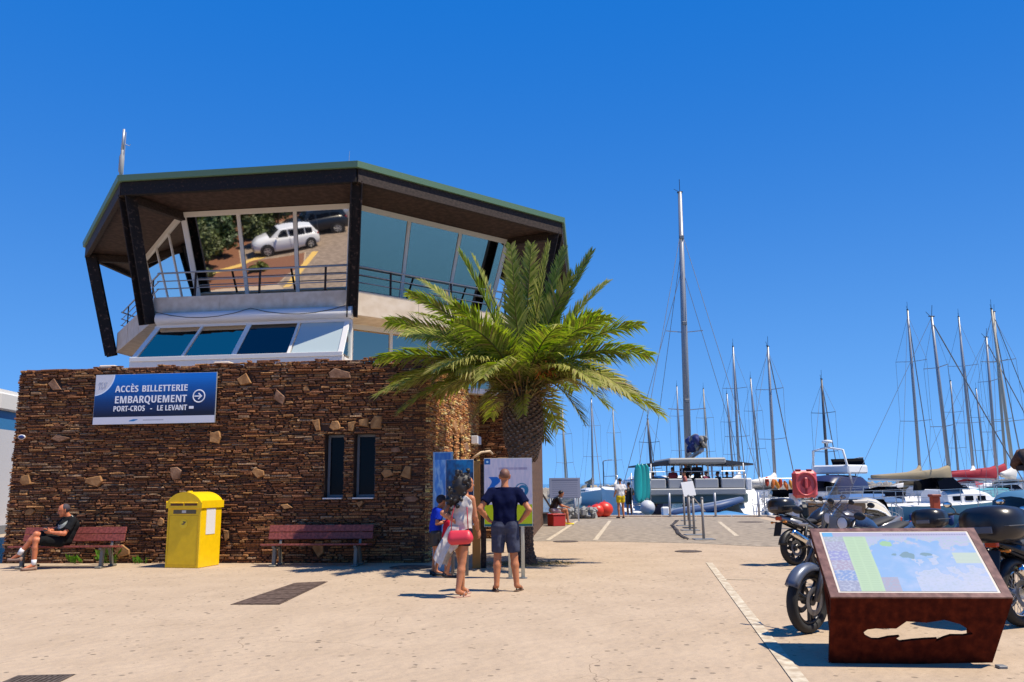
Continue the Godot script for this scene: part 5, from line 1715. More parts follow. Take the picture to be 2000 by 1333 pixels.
	pg(bp, "case", G.new().box(Vector3(0, 1.06, 0), Vector3(0.37, 2.12, 0.05), 0.006), mat(0.25, 0.42, 0.55, 0.5))
	# ochre timber post between panels
	var op := thing("ochre_post", "ochre timber post between the teal and the white panel", "post", Vector3(-0.70, 0, -15.6))
	pg(op, "post", G.new().box(Vector3(0, 0.98, 0), Vector3(0.15, 1.96, 0.1), 0.008), mat(0.42, 0.19, 0.04, 0.6))
	pg(op, "backing", G.new().box(Vector3(0.13, 0.95, -0.03), Vector3(0.1, 1.9, 0.05), 0.004), M.dark_wood)

func map_lectern() -> void:
	var o := thing("map_lectern", "rust-brown steel lectern with a sloping coastal map in the right foreground", "information board")
	var rust := tri_map(mat(0.115, 0.016, 0.004, 0.85), 0.9, noise_tex(0.02, Color(0.62, 0.52, 0.5), Color.WHITE, 5, 61, 512))
	var FB := Vector3(2.66, 0.0, -7.36)
	var FBr := Vector3(3.95, 0.0, -7.10)
	var FT := Vector3(2.635, 0.555, -7.10)
	var FTr := Vector3(4.065, 0.555, -6.95)
	var BT := Vector3(2.825, 1.06, -8.02)
	var BTr := BT + (FTr - FT) * 1.035
	# front sheet with the wave-and-fish cut-out, in its own plane
	var ux := (FTr - FT).normalized()
	var e := (FT + FTr) / 2 - (FB + FBr) / 2
	var nz := ux.cross(e).normalized()
	var uy := nz.cross(ux).normalized()
	var Tt := Transform3D(Basis(ux, uy, nz), (FB + FBr) / 2)
	var inv := Tt.affine_inverse()
	var q := func(p: Vector3) -> Vector2:
		var l := inv * p
		return Vector2(l.x, l.y)
	var outer := PackedVector2Array([q.call(FB), q.call(FBr), q.call(FTr), q.call(FT)])
	var hole := PackedVector2Array()
	for p in [[-0.37, 0.335], [-0.30, 0.345], [-0.14, 0.345], [-0.06, 0.41], [0.10, 0.40], [0.24, 0.425], [0.36, 0.39], [0.43, 0.345], [0.47, 0.30], [0.40, 0.285], [0.30, 0.285], [0.245, 0.265], [0.17, 0.225], [0.19, 0.255], [0.10, 0.25], [0.0, 0.24], [-0.10, 0.225], [-0.145, 0.25], [-0.11, 0.275], [-0.20, 0.265], [-0.27, 0.245], [-0.33, 0.245], [-0.385, 0.275], [-0.40, 0.31]]:
		hole.append(Vector2(p[0] + 0.02, p[1] - 0.025))
	# the sheet in two halves, above and below the cut-out, so that each is a simple outline
	var hl: Vector2 = hole[0]
	var hr: Vector2 = hole[8]
	var split_l := outer[0].lerp(outer[3], 0.55)
	var split_r := outer[1].lerp(outer[2], 0.55)
	var upper := PackedVector2Array([split_l, hl])
	for i in range(1, 9):
		upper.append(hole[i])
	upper.append_array(PackedVector2Array([split_r, outer[2], outer[3]]))
	var lower := PackedVector2Array([outer[0], outer[1], split_r, hr])
	for i in range(9, hole.size()):
		lower.append(hole[i])
	lower.append_array(PackedVector2Array([hl, split_l]))
	pg(o, "front_sheet", G.new(Tt).prism(upper, -0.03, 0.0).prism(lower, -0.03, 0.0), rust)
	# sloping tray
	var tx := ux
	var dv := ((BT - FT) + (BTr - FTr)) / 2
	var tn := tx.cross(dv).normalized()
	var tray := G.new()
	tray.loft([PackedVector3Array([FT - tn * 0.05, FTr - tn * 0.05, BTr - tn * 0.05, BT - tn * 0.05]), PackedVector3Array([FT, FTr, BTr, BT])])
	pg(o, "tray", tray, rust)
	var at := func(u: float, v: float, h: float) -> Vector3:
		return FT.lerp(FTr, u).lerp(BT.lerp(BTr, u), v) + tn * h
	rust.metallic_specular = 0.25
	var lipm := tri_map(mat(0.22, 0.11, 0.085, 0.45), 0.9, rust.albedo_texture)
	var corners := [[0.0, 0.0], [1.0, 0.0], [1.0, 1.0], [0.0, 1.0]]
	for i in 4:
		var a: Array = corners[i]
		var b: Array = corners[(i + 1) % 4]
		var inset := [Vector2(0.05, 0.055), Vector2(0.95, 0.055), Vector2(0.95, 0.95), Vector2(0.05, 0.95)]
		var pa: Vector2 = inset[i]
		var pb: Vector2 = inset[(i + 1) % 4]
		var lg := G.new()
		lg.loft([PackedVector3Array([at.call(a[0], a[1], 0.001), at.call(b[0], b[1], 0.001), at.call(pb.x, pb.y, 0.001), at.call(pa.x, pa.y, 0.001)]), PackedVector3Array([at.call(a[0], a[1], 0.014), at.call(b[0], b[1], 0.014), at.call(pb.x, pb.y, 0.014), at.call(pa.x, pa.y, 0.014)])])
		pg(o, "tray_rim", lg, lipm)
	pg(o, "map_border", G.new().loft([PackedVector3Array([at.call(0.052, 0.057, 0.001), at.call(0.948, 0.057, 0.001), at.call(0.948, 0.948, 0.001), at.call(0.052, 0.948, 0.001)]), PackedVector3Array([at.call(0.052, 0.057, 0.010), at.call(0.948, 0.057, 0.010), at.call(0.948, 0.948, 0.010), at.call(0.052, 0.948, 0.010)])]), mat(0.60, 0.54, 0.45, 0.4))
	var fn := FastNoiseLite.new()
	fn.seed = 11
	fn.frequency = 0.012
	fn.fractal_octaves = 5
	var im := Image.create(512, 384, false, Image.FORMAT_RGB8)
	for y in 384:
		for x in 512:
			var u := x / 512.0
			var v := y / 384.0
			var n := fn.get_noise_2d(x, y)
			var k := fn.get_noise_2d(x * 5.0 + 900, y * 5.0)
			# coastal map: pale land to the north and south, sea between, islands
			var sea := Color(0.52, 0.72, 0.93).lerp(Color(0.72, 0.80, 0.95), clampf(u * 1.1 + v * 0.5 - 0.7 + n * 0.8, 0, 1))
			var c := sea
			var coast := 0.22 + 0.10 * sin(u * 9.0) + n * 0.22 + (u - 0.5) * -0.15
			if v < coast:
				c = sea.lerp(Color(0.80, 0.78, 0.86).lerp(Color(0.72, 0.84, 0.74), clampf(k * 2.0, 0, 1)), 0.75)
			if v > 0.64 + n * 0.5 and u > 0.52:
				c = sea.lerp(Color(0.86, 0.86, 0.92).lerp(Color(0.80, 0.82, 0.82), clampf(k * 2.5, 0, 1)), 0.7)
			if Vector2((u - 0.50) / 0.065, (v - 0.42) / 0.035).length() + n * 2.0 < 1.0 or Vector2((u - 0.63) / 0.03, (v - 0.40) / 0.03).length() + n * 2.0 < 1.0:
				c = Color(0.42, 0.58, 0.62)
			if Vector2((u - 0.42) / 0.04, (v - 0.22) / 0.05).length() + n < 1.0:
				c = Color(0.62, 0.84, 0.55)
			if v < 0.075:
				c = Color(0.68, 0.66, 0.76).lerp(Color(0.80, 0.78, 0.88), u)
				if u > 0.42 and v > 0.03 and v < 0.055 and (x * 5) % 9 < 6:
					c = Color(0.55, 0.54, 0.66)
				if u < 0.07:
					c = Color(0.35, 0.70, 0.92)
			elif u < 0.135:
				c = [Color(0.66, 0.70, 0.70), Color(0.66, 0.64, 0.74), Color(0.58, 0.58, 0.80), Color(0.68, 0.62, 0.70), Color(0.48, 0.60, 0.82), Color(0.60, 0.62, 0.72)][int(v * 6.0) % 6].lerp(Color(0.75, 0.78, 0.85), clampf(k * 2.2 + 0.2, 0, 1))
			elif u < 0.29:
				c = Color(0.76, 0.90, 0.66)
				if y % 11 < 4 and x % 37 < 30 and u > 0.15 and u < 0.275:
					c = Color(0.70, 0.84, 0.62)
			elif u < 0.40 and v > 0.78:
				c = Color(0.68, 0.65, 0.72).lerp(Color(0.60, 0.70, 0.80), clampf(k * 2.0, 0, 1))
			if u > 0.83 and v > 0.37 and v < 0.55:
				c = Color(0.82, 0.90, 0.76) if y % 9 < 6 else Color(0.76, 0.84, 0.74)
			c = c.lerp(Color(0.90, 0.91, 0.93), 0.30 + 0.15 * u * v)
			im.set_pixel(x, y, c)
	var g := G.new()
	g.quad_uv(at.call(0.065, 0.075, 0.013), at.call(0.935, 0.075, 0.013), at.call(0.935, 0.932, 0.013), at.call(0.065, 0.932, 0.013))
	pg(o, "map", g, print_of(im, 0.12, 0.6))
	# back legs under the tray
	for s in [0.06, 0.94]:
		var top: Vector3 = at.call(s, 0.9, -0.055)
		pg(o, "leg", G.new().bar(Vector3(lerpf(2.86, 4.30, s), 0.0, -7.95), top, 0.06, 0.03, 0.004), rust)
	pg(o, "foot_plate", G.new().box(Vector3(3.96, 0.012, -7.04), Vector3(0.07, 0.024, 0.07), 0.004).box(Vector3(2.69, 0.012, -7.33), Vector3(0.07, 0.024, 0.07), 0.004), M.grey_paint)


# ---------------------------------------------------------------- motorbikes: x forward, y up, z to the right, rear axle at -0.7, front axle at 0.72
func bike_wheel(p: Node3D, at: Vector3, r: float, turn: float, spoked: bool, wide: float) -> void:
	var bs := Basis(Vector3.UP, turn)
	var T := Transform3D(bs, at)
	var ty := pg(p, "wheel", G.new(T).soft().torus(Vector3.ZERO, r - 0.052, 0.052, 40, 12, Basis(), wide), M.rubber)
	var rim := G.new(T).soft()
	rim.torus(Vector3.ZERO, r - 0.108, 0.017, 36, 8, Basis(), 2.0)
	pg(ty, "rim", rim, M.chrome if spoked else mat(0.035, 0.035, 0.04, 0.35, 0.5))
	var sp := G.new(T)
	if spoked:
		for i in 28:
			var a := TAU * i / 28
			var b := a + (0.5 if i % 2 else -0.5)
			var s := 0.03 if i % 4 < 2 else -0.03
			sp.bar(Vector3(cos(b) * 0.045, sin(b) * 0.045, s), Vector3(cos(a) * (r - 0.11), sin(a) * (r - 0.11), 0), 0.005, 0.005)
	else:
		for i in 3:
			var a := TAU * i / 3 + 0.3
			for q in [-0.16, 0.16]:
				sp.bar(Vector3(cos(a) * 0.04, sin(a) * 0.04, 0), Vector3(cos(a + q) * (r - 0.11), sin(a + q) * (r - 0.11), 0), 0.035, 0.03, 0.008, Vector3.BACK)
	sp.lathe([[0.05, -0.06], [0.05, 0.06]], 14, Vector3.ZERO, Basis(Vector3.RIGHT, PI / 2))
	pg(ty, "spokes", sp, M.steel if spoked else mat(0.04, 0.04, 0.045, 0.35, 0.5))
	for s in [-0.075, 0.075]:
		pg(ty, "brake_disc", G.new(T).torus(Vector3(0, 0, s), 0.115, 0.028, 28, 6, Basis(), 0.09), mat(0.14, 0.14, 0.15, 0.4, 0.6))

func motorbike(label: String, at: Vector3, turn: float, o: Dictionary) -> Node3D: # at: the ground midway between the axles
	var b := thing("motorbike", label, "motorbike", at, turn, "motorbikes parked in a row on the right")
	var r: float = o.get("r", 0.305)
	var paint: Material = o.paint
	var st: float = o.get("steer", 0.0)
	bike_wheel(b, Vector3(-0.70, r, 0), r, 0, o.get("spoked", false), 1.35)
	var fw := Vector3(0.72, r, 0)
	bike_wheel(b, fw, r, st, o.get("spoked", false), 1.05)
	var sb := Basis(Vector3.UP, st)
	var head := Vector3(0.42, 0.92, 0)
	# fork and fender
	var fk := G.new().soft()
	for s in [-0.095, 0.095]:
		fk.tube([fw + sb * Vector3(0.0, 0.0, s), fw + sb * Vector3(-0.13, 0.33, s)], 0.032, 8)
		fk.tube([fw + sb * Vector3(-0.13, 0.33, s), head + sb * Vector3(0, 0.02, s)], 0.022, 8)
	pg(b, "fork", fk, mat(0.10, 0.10, 0.11, 0.35, 0.6))
	for w in [[fw, 0.5, 2.6, st, "front_fender"], [Vector3(-0.70, r, 0), 1.2, 2.9, 0.0, "rear_fender"]]:
		var fg := G.new(Transform3D(Basis(Vector3.UP, w[3]), w[0])).soft()
		var rings := []
		for i in 14:
			var a: float = lerpf(w[1], w[2], i / 13.0)
			var ring := PackedVector3Array()
			for q in [[-0.072, -0.05], [-0.06, 0.0], [0.0, 0.022], [0.06, 0.0], [0.072, -0.05], [0.066, -0.055], [0.0, 0.008], [-0.066, -0.055]]:
				var rr: float = r + 0.022 + q[1]
				ring.append(Vector3(cos(a) * rr, sin(a) * rr, q[0]))
			rings.append(ring)
		fg.loft(rings)
		pg(b, w[4], fg, o.get("fender", paint) if w[4] == "front_fender" else M.black)
	# engine and frame
	var en := G.new()
	en.box(Vector3(0.02, 0.36, 0), Vector3(0.44, 0.26, 0.30), 0.05)
	en.box(Vector3(0.12, 0.55, 0), Vector3(0.26, 0.24, 0.24), 0.03, Basis(Vector3.BACK, -0.3))
	for i in 5:
		en.box(Vector3(0.10, 0.47 + i * 0.04, 0), Vector3(0.32, 0.012, 0.32), 0.0, Basis(Vector3.BACK, -0.3))
	en.lathe([[0.10, -0.2], [0.12, -0.17], [0.12, 0.17], [0.10, 0.2]], 14, Vector3(-0.06, 0.36, 0), Basis(Vector3.RIGHT, PI / 2))
	pg(b, "engine", en, mat(0.07, 0.07, 0.075, 0.4, 0.5))
	var fr := G.new().soft()
	for s in [-0.13, 0.13]:
		fr.tube([head + Vector3(0, -0.05, s * 0.4), Vector3(0.05, 0.70, s), Vector3(-0.28, 0.60, s), Vector3(-0.32, 0.34, s)], 0.025, 6)
		fr.tube([Vector3(-0.28, 0.42, s), Vector3(-0.70, r, s)], 0.028, 6)
		fr.tube([Vector3(-0.3, 0.58, s * 0.8), Vector3(-0.86, 0.78, s * 0.6)], 0.018, 6)
		fr.tube([Vector3(-0.55, r + 0.06, s), Vector3(-0.42, 0.72, s)], 0.03, 8)
	fr.tube([head + Vector3(0, -0.08, 0), Vector3(0.30, 0.25, 0), Vector3(-0.25, 0.2, 0)], 0.024, 6)
	pg(b, "frame", fr, M.black)
	# tank, seat, tail
	var tk := G.new().soft()
	var rings2 := []
	for q in [[0.40, 0.86, 0.05, 0.06], [0.34, 0.88, 0.13, 0.12], [0.18, 0.885, 0.155, 0.14], [0.02, 0.84, 0.14, 0.115], [-0.12, 0.78, 0.10, 0.07], [-0.16, 0.76, 0.04, 0.03]]:
		var ring := PackedVector3Array()
		for k in 14:
			var a := TAU * k / 14
			ring.append(Vector3(q[0], q[1] + sin(a) * q[3], cos(a) * q[2]))
		rings2.append(ring)
	tk.loft(rings2)
	pg(b, "tank", tk, paint)
	var se := G.new().soft()
	rings2 = []
	for q in [[-0.06, 0.76, 0.09, 0.03], [-0.14, 0.775, 0.13, 0.05], [-0.35, 0.765, 0.155, 0.055], [-0.52, 0.80, 0.14, 0.06], [-0.74, 0.85, 0.11, 0.05], [-0.86, 0.86, 0.06, 0.03]]:
		var ring := PackedVector3Array()
		for k in 14:
			var a := TAU * k / 14
			ring.append(Vector3(q[0], q[1] + sin(a) * q[3], cos(a) * q[2]))
		rings2.append(ring)
	se.loft(rings2)
	pg(b, "seat", se, mat(0.018, 0.018, 0.02, 0.7))
	for s in [-1.0, 1.0]:
		var tl := G.new().soft()
		tl.loft([PackedVector3Array([Vector3(-0.25, 0.70, s * 0.13), Vector3(-0.25, 0.62, s * 0.15), Vector3(-0.25, 0.62, s * 0.11), Vector3(-0.25, 0.70, s * 0.09)]), PackedVector3Array([Vector3(-0.6, 0.80, s * 0.135), Vector3(-0.6, 0.70, s * 0.15), Vector3(-0.6, 0.70, s * 0.10), Vector3(-0.6, 0.80, s * 0.09)]), PackedVector3Array([Vector3(-0.98, 0.90, s * 0.06), Vector3(-0.98, 0.84, s * 0.07), Vector3(-0.98, 0.84, s * 0.02), Vector3(-0.98, 0.90, s * 0.02)])])
		pg(b, "side_panel", tl, o.get("panel", paint))
	pg(b, "tail_light", G.new().box(Vector3(-0.99, 0.85, 0), Vector3(0.05, 0.07, 0.14), 0.012), mat(0.55, 0.07, 0.02, 0.25))
	pg(b, "number_plate_hanger", G.new().box(Vector3(-1.04, 0.66, 0), Vector3(0.02, 0.26, 0.16), 0.004, Basis(Vector3.BACK, -0.35)), M.black)
	for s in [-0.14, 0.14]:
		pg(b, "indicator", G.new().soft().tube([Vector3(-0.98, 0.78, s * 0.4), Vector3(-1.0, 0.78, s)], 0.012, 5).blob(Vector3(-1.0, 0.78, s * 1.15), Vector3(0.02, 0.022, 0.035), 5), mat(0.6, 0.2, 0.02, 0.3))
	# exhaust on the right
	var ex := G.new().soft()
	ex.tube([Vector3(0.22, 0.5, 0.06), Vector3(0.30, 0.36, 0.12), Vector3(0.18, 0.24, 0.15), Vector3(-0.2, 0.25, 0.17), Vector3(-0.36, 0.32, 0.19)], 0.024, 8)
	pg(b, "exhaust_pipe", ex, M.steel)
	pg(b, "silencer", G.new().soft().tube([Vector3(-0.34, 0.31, 0.19), Vector3(-0.40, 0.345, 0.20), Vector3(-0.88, 0.58, 0.21), Vector3(-0.93, 0.60, 0.21)], [0.03, 0.062, 0.066, 0.045], 14), M.chrome)
	# bars, mirrors, lamp
	var hb := G.new(Transform3D(sb, head)).soft()
	hb.tube([Vector3(-0.16, 0.13, -0.36), Vector3(-0.06, 0.14, -0.24), Vector3(0, 0.08, -0.06), Vector3(0, 0.08, 0.06), Vector3(-0.06, 0.14, 0.24), Vector3(-0.16, 0.13, 0.36)], 0.014, 8)
	var bars := pg(b, "handlebar", hb, M.black)
	for s in [-1.0, 1.0]:
		pg(bars, "grip", G.new(Transform3D(sb, head)).soft().tube([Vector3(-0.10, 0.137, s * 0.27), Vector3(-0.17, 0.13, s * 0.38)], 0.02, 8), M.rubber)
		pg(bars, "lever", G.new(Transform3D(sb, head)).tube([Vector3(-0.04, 0.135, s * 0.24), Vector3(-0.06, 0.12, s * 0.37)], 0.008, 5), M.steel)
		pg(b, "mirror", G.new(Transform3D(sb, head)).soft().tube([Vector3(-0.06, 0.15, s * 0.24), Vector3(0.0, 0.20, s * 0.28), Vector3(-0.02, 0.25, s * 0.33)], 0.009, 6).blob(Vector3(-0.02, 0.27, s * 0.36), Vector3(0.022, 0.042, 0.066), 8), M.black)
		pg(b, "mirror_glass", G.new(Transform3D(sb, head)).soft().blob(Vector3(-0.037, 0.27, s * 0.36), Vector3(0.008, 0.034, 0.056), 8), M.chrome)
	pg(b, "headlight", G.new(Transform3D(sb, head)).soft().lathe([[0.05, -0.12], [0.10, -0.05], [0.105, 0.02], [0.10, 0.03]], 16, Vector3(0.13, -0.02, 0), Basis(Vector3.BACK, -PI / 2)), M.black if not o.get("fairing", false) else paint)
	pg(b, "lamp_glass", G.new(Transform3D(sb, head)).soft().blob(Vector3(0.16, -0.02, 0), Vector3(0.02, 0.09, 0.09), 8), mat(0.6, 0.62, 0.65, 0.05))
	if o.get("fairing", false):
		for s in [-1.0, 1.0]:
			var fa := G.new().soft()
			fa.loft([PackedVector3Array([Vector3(0.62, 0.95, s * 0.08), Vector3(0.64, 0.70, s * 0.10), Vector3(0.45, 0.34, s * 0.16)]), PackedVector3Array([Vector3(0.46, 1.0, s * 0.21), Vector3(0.42, 0.74, s * 0.24), Vector3(0.30, 0.34, s * 0.22)]), PackedVector3Array([Vector3(0.26, 0.9, s * 0.19), Vector3(0.20, 0.66, s * 0.21), Vector3(0.12, 0.36, s * 0.19)])], false, false)
			pg(b, "fairing", fa, paint)
	if o.get("screen", 0.0) > 0.0:
		var h: float = o.screen
		var wg := G.new().soft()
		var rr := []
		for i in 7:
			var t := i / 6.0
			var ring := PackedVector3Array()
			for k in 9:
				var a := lerpf(-1.25, 1.25, k / 8.0)
				var w := lerpf(0.27, 0.20, t * t)
				ring.append(Vector3(0.60 - t * h * 0.62 - (1.0 - cos(a)) * 0.13, 0.98 + t * h - (1.0 - cos(a)) * 0.04 * t, sin(a) * w))
			rr.append(ring)
		wg.loft(rr, false, false)
		var wm := pane_glass(0.42)
		wm.albedo_color = Color(0.34, 0.30, 0.30, 0.5)
		wm.cull_mode = BaseMaterial3D.CULL_DISABLED
		pg(b, "windscreen", wg, wm)
	if o.get("case", 0.0) > 0.0:
		var k: float = o.case
		var cg := G.new().soft()
		var rr := []
		for q in [[-1.12, 0.10, 0.10], [-1.08, 0.20, 0.15], [-0.9, 0.24, 0.165], [-0.72, 0.23, 0.15], [-0.64, 0.17, 0.10]]:
			var ring := PackedVector3Array()
			for j in 18:
				var a := TAU * j / 18
				var c := Vector2(cos(a), sin(a))
				c = c / pow(pow(absf(c.x), 3.2) + pow(absf(c.y), 3.2), 1.0 / 3.2)
				ring.append(Vector3(-0.88 + (q[0] + 0.88) * k, 0.93 - (o.get("low", 0.0) as float) + (0.165 + c.y * q[2]) * k, c.x * q[1] * k))
			rr.append(ring)
		cg.loft(rr)
		var box := pg(b, "top_case", cg, mat(0.016, 0.016, 0.019, 0.28))
		pg(box, "seam", G.new().box(Vector3(-0.88, 0.93 - (o.get("low", 0.0) as float) + 0.15 * k, 0), Vector3(0.40 * k, 0.012, 0.49 * k), 0.004), mat(0.05, 0.05, 0.055, 0.5))
		pg(box, "reflector", G.new().box(Vector3(-0.88 - 0.235 * k, 0.93 - (o.get("low", 0.0) as float) + 0.12 * k, 0), Vector3(0.02, 0.06 * k, 0.22 * k), 0.006), mat(0.12, 0.12, 0.13, 0.2))
		pg(b, "rack", G.new().soft().tube([Vector3(-0.6, 0.86, 0.08), Vector3(-0.98, 0.93, 0.10), Vector3(-0.98, 0.93, -0.10), Vector3(-0.6, 0.86, -0.08)], 0.012, 6), M.black)
	pg(b, "side_stand", G.new().soft().tube([Vector3(-0.1, 0.22, -0.14), Vector3(-0.14, 0.0, -0.30)], 0.016, 6).box(Vector3(-0.14, 0.01, -0.31), Vector3(0.08, 0.02, 0.05), 0.004), M.steel)
	for s in [-1.0, 1.0]:
		pg(b, "footpeg", G.new().soft().tube([Vector3(-0.22, 0.33, s * 0.14), Vector3(-0.22, 0.33, s * 0.27)], 0.016, 6), M.steel)
	b.rotation.x = 0.0
	b.rotate_object_local(Vector3.RIGHT, -0.07)
	return b

func motorbikes() -> void:
	var black := mat(0.015, 0.015, 0.018, 0.25)
	var silver := mat(0.30, 0.30, 0.31, 0.3, 0.5)
	var blue := mat(0.045, 0.075, 0.16, 0.3, 0.3)
	# turn: heading (cos t, -sin t)
	var place := func(label: String, rear: Vector3, heading: Vector2, o: Dictionary) -> void:
		var h := heading.normalized()
		motorbike(label, rear + Vector3(h.x, 0, h.y) * 0.70, atan2(-h.y, h.x), o)
	place.call("silver-sided black motorbike with round top case, farthest of the row, tail to the left", Vector3(5.15, 0, -15.5), Vector2(0.86, -0.5), {"paint": black, "panel": silver, "case": 0.88})
	place.call("touring motorbike with a tall smoked windscreen in second place from the far end", Vector3(6.5, 0, -14.75), Vector2(-0.93, 0.36), {"paint": silver, "fairing": true, "screen": 0.60})
	place.call("blue-fendered motorbike whose front wheel shows left of the map lectern", Vector3(4.20, 0, -9.40), Vector2(-0.86, 0.5), {"paint": blue, "fender": mat(0.10, 0.12, 0.17, 0.35, 0.3), "steer": 0.12, "r": 0.33})
	place.call("nearest motorbike with a large glossy black top case and spoked rear wheel", Vector3(5.30, 0, -8.95), Vector2(0.86, -0.5), {"paint": black, "spoked": true, "case": 1.2, "low": 0.08, "r": 0.33, "fender": black})
	place.call("black motorbike with a flat top case showing above the middle of the map lectern", Vector3(5.62, 0, -11.0), Vector2(0.80, -0.6), {"paint": black, "case": 0.8, "low": 0.04})
	place.call("dark naked motorbike with chrome bars and mirrors behind the map lectern", Vector3(5.95, 0, -13.05), Vector2(-0.88, 0.47), {"paint": mat(0.03, 0.06, 0.14, 0.25), "screen": 0.2})


# ---------------------------------------------------------------- boats: x towards the bow, y up from the water line
func hull_of(p: Node3D, L: float, B: float, fb: float, m: Material, deckm: Material, stripe: Material = null, at := Vector3.ZERO) -> void:
	var rings := []
	var dk := []
	var st := []
	for i in 15:
		var s := i / 14.0
		var x := -L / 2 + L * s
		var b := B / 2 * (1.0 - pow(maxf(0.0, (s - 0.38) / 0.62), 2.3)) * (0.80 + 0.20 * minf(1.0, s / 0.35))
		b = maxf(b, 0.03)
		var sh := fb * (1.0 + 0.28 * s * s - 0.06 * sin(PI * s))
		var rake := 0.10 * L * pow(s, 5.0) * 0.4
		rings.append(PackedVector3Array([at + Vector3(x + rake, sh, -b), at + Vector3(x + rake * 0.6, sh * 0.5, -b * 0.97), at + Vector3(x, 0.02, -b * 0.86), at + Vector3(x - rake * 0.5, -0.35, 0), at + Vector3(x, 0.02, b * 0.86), at + Vector3(x + rake * 0.6, sh * 0.5, b * 0.97), at + Vector3(x + rake, sh, b)]))
		dk.append(PackedVector3Array([at + Vector3(x + rake, sh - 0.03, -b * 0.98), at + Vector3(x + rake, sh + 0.05, -b * 0.9), at + Vector3(x + rake, sh + 0.07, 0), at + Vector3(x + rake, sh + 0.05, b * 0.9), at + Vector3(x + rake, sh - 0.03, b * 0.98)]))
		st.append(PackedVector3Array([at + Vector3(x + rake * 0.9, sh * 0.80, -b - 0.006), at + Vector3(x + rake * 0.9, sh * 0.88, -b - 0.008), at + Vector3(x + rake * 0.9, sh * 0.88, b + 0.008), at + Vector3(x + rake * 0.9, sh * 0.80, b + 0.006)]))
	pg(p, "hull", G.new().soft().loft(rings, true, false).loft([rings[0], rings[0]], true), m)
	var tr := G.new()
	var R: PackedVector3Array = rings[0]
	for k in range(1, 6):
		tr.tri(R[0], R[k], R[k + 1])
	pg(p, "transom", tr, m)
	pg(p, "deck", G.new().loft(dk, false, false), deckm)
	if stripe:
		var sg := G.new()
		for i in 14:
			var A: PackedVector3Array = st[i]
			var Z: PackedVector3Array = st[i + 1]
			sg.quad(A[0], A[1], Z[1], Z[0])
			sg.quad(A[2], A[3], Z[3], Z[2])
		pg(p, "stripe", sg, stripe)

func cabin_of(p: Node3D, x0: float, x1: float, w: float, y: float, h: float, m: Material) -> void:
	var rr := []
	for q in [[x0, 0.85, 0.9], [x0 + 0.1, 1.0, 1.0], [lerpf(x0, x1, 0.6), 0.95, 0.95], [x1 - 0.5, 0.72, 0.7], [x1, 0.5, 0.05]]:
		var ww: float = w / 2 * q[1]
		rr.append(PackedVector3Array([Vector3(q[0], y, -ww), Vector3(q[0], y + h * q[2] * 0.7, -ww * 0.92), Vector3(q[0], y + h * q[2], -ww * 0.6), Vector3(q[0], y + h * q[2], ww * 0.6), Vector3(q[0], y + h * q[2] * 0.7, ww * 0.92), Vector3(q[0], y, ww)]))
	pg(p, "cabin", G.new().soft(false).loft(rr), m)
	for s in [-1.0, 1.0]:
		for i in 3:
			var xc := lerpf(x0, x1, 0.18 + 0.2 * i)
			pg(p, "cabin_window", G.new().box(Vector3(xc, y + h * 0.42, s * w / 2 * 0.955), Vector3((x1 - x0) * 0.13, h * 0.30, 0.03), 0.01, Basis(Vector3.RIGHT, s * -0.06)), M.dark_glass)

func rails_of(p: Node3D, L: float, B: float, y: float) -> void:
	var g := G.new()
	var top := []
	for i in 9:
		var s := i / 8.0
		var b := B / 2 * (1.0 - pow(maxf(0.0, (s - 0.38) / 0.62), 2.3)) * 0.93 + 0.02
		top.append([-L / 2 + L * s * 1.02, y * (1.0 + 0.28 * s * s), b])
	for s in [-1.0, 1.0]:
		for i in 9:
			var a: Array = top[i]
			g.bar(Vector3(a[0], a[1], s * a[2]), Vector3(a[0], a[1] + 0.58, s * a[2]), 0.025, 0.025)
			if i < 8:
				var b: Array = top[i + 1]
				g.bar(Vector3(a[0], a[1] + 0.58, s * a[2]), Vector3(b[0], b[1] + 0.58, s * b[2]), 0.022, 0.022)
				g.bar(Vector3(a[0], a[1] + 0.30, s * a[2]), Vector3(b[0], b[1] + 0.30, s * b[2]), 0.014, 0.014)
	pg(p, "guard_rail", g, M.steel)

func rig(p: Node3D, foot: Vector3, top: Vector3, L: float, B: float, y: float, r: float, m: Material, spreaders := 2) -> void:
	pg(p, "mast", G.new().soft().tube([foot, foot.lerp(top, 0.6), top], [r, r * 0.92, r * 0.62], 10), m)
	pg(p, "masthead", G.new().box(top + Vector3.UP * 0.05, Vector3(0.35, 0.05, 0.12), 0.01).bar(top, top + Vector3(0.1, 0.7, 0), 0.02, 0.02).bar(top + Vector3(-0.1, 0.05, 0), top + Vector3(-0.35, 0.3, 0), 0.02, 0.02), M.black)
	var tips := []
	for i in spreaders:
		var c := foot.lerp(top, (i + 1.0) / (spreaders + 1.0) + 0.04)
		for s in [-1.0, 1.0]:
			pg(p, "spreader", G.new().bar(c, c + Vector3(-0.12, 0.06, s * B * 0.27), 0.05, 0.035), m)
			tips.append(c + Vector3(-0.12, 0.06, s * B * 0.27))
	var hd := foot.lerp(top, 0.97)
	pg(p, "forestay", G.new().tube([Vector3(L * 0.50, y * 1.25, 0), hd], 0.034, 6), M.grey_paint)
	pg(p, "backstay", G.new().tube([Vector3(-L * 0.49, y, 0), top], 0.012, 5), M.grey_paint)
	for s in [-1.0, 1.0]:
		var pts := [Vector3(foot.x - 0.2, y, s * B * 0.46)]
		for q in tips:
			if q.z * s > 0:
				pts.append(q)
		pts.append(hd)
		pg(p, "shroud", G.new().tube(pts, 0.010, 4), M.grey_paint)

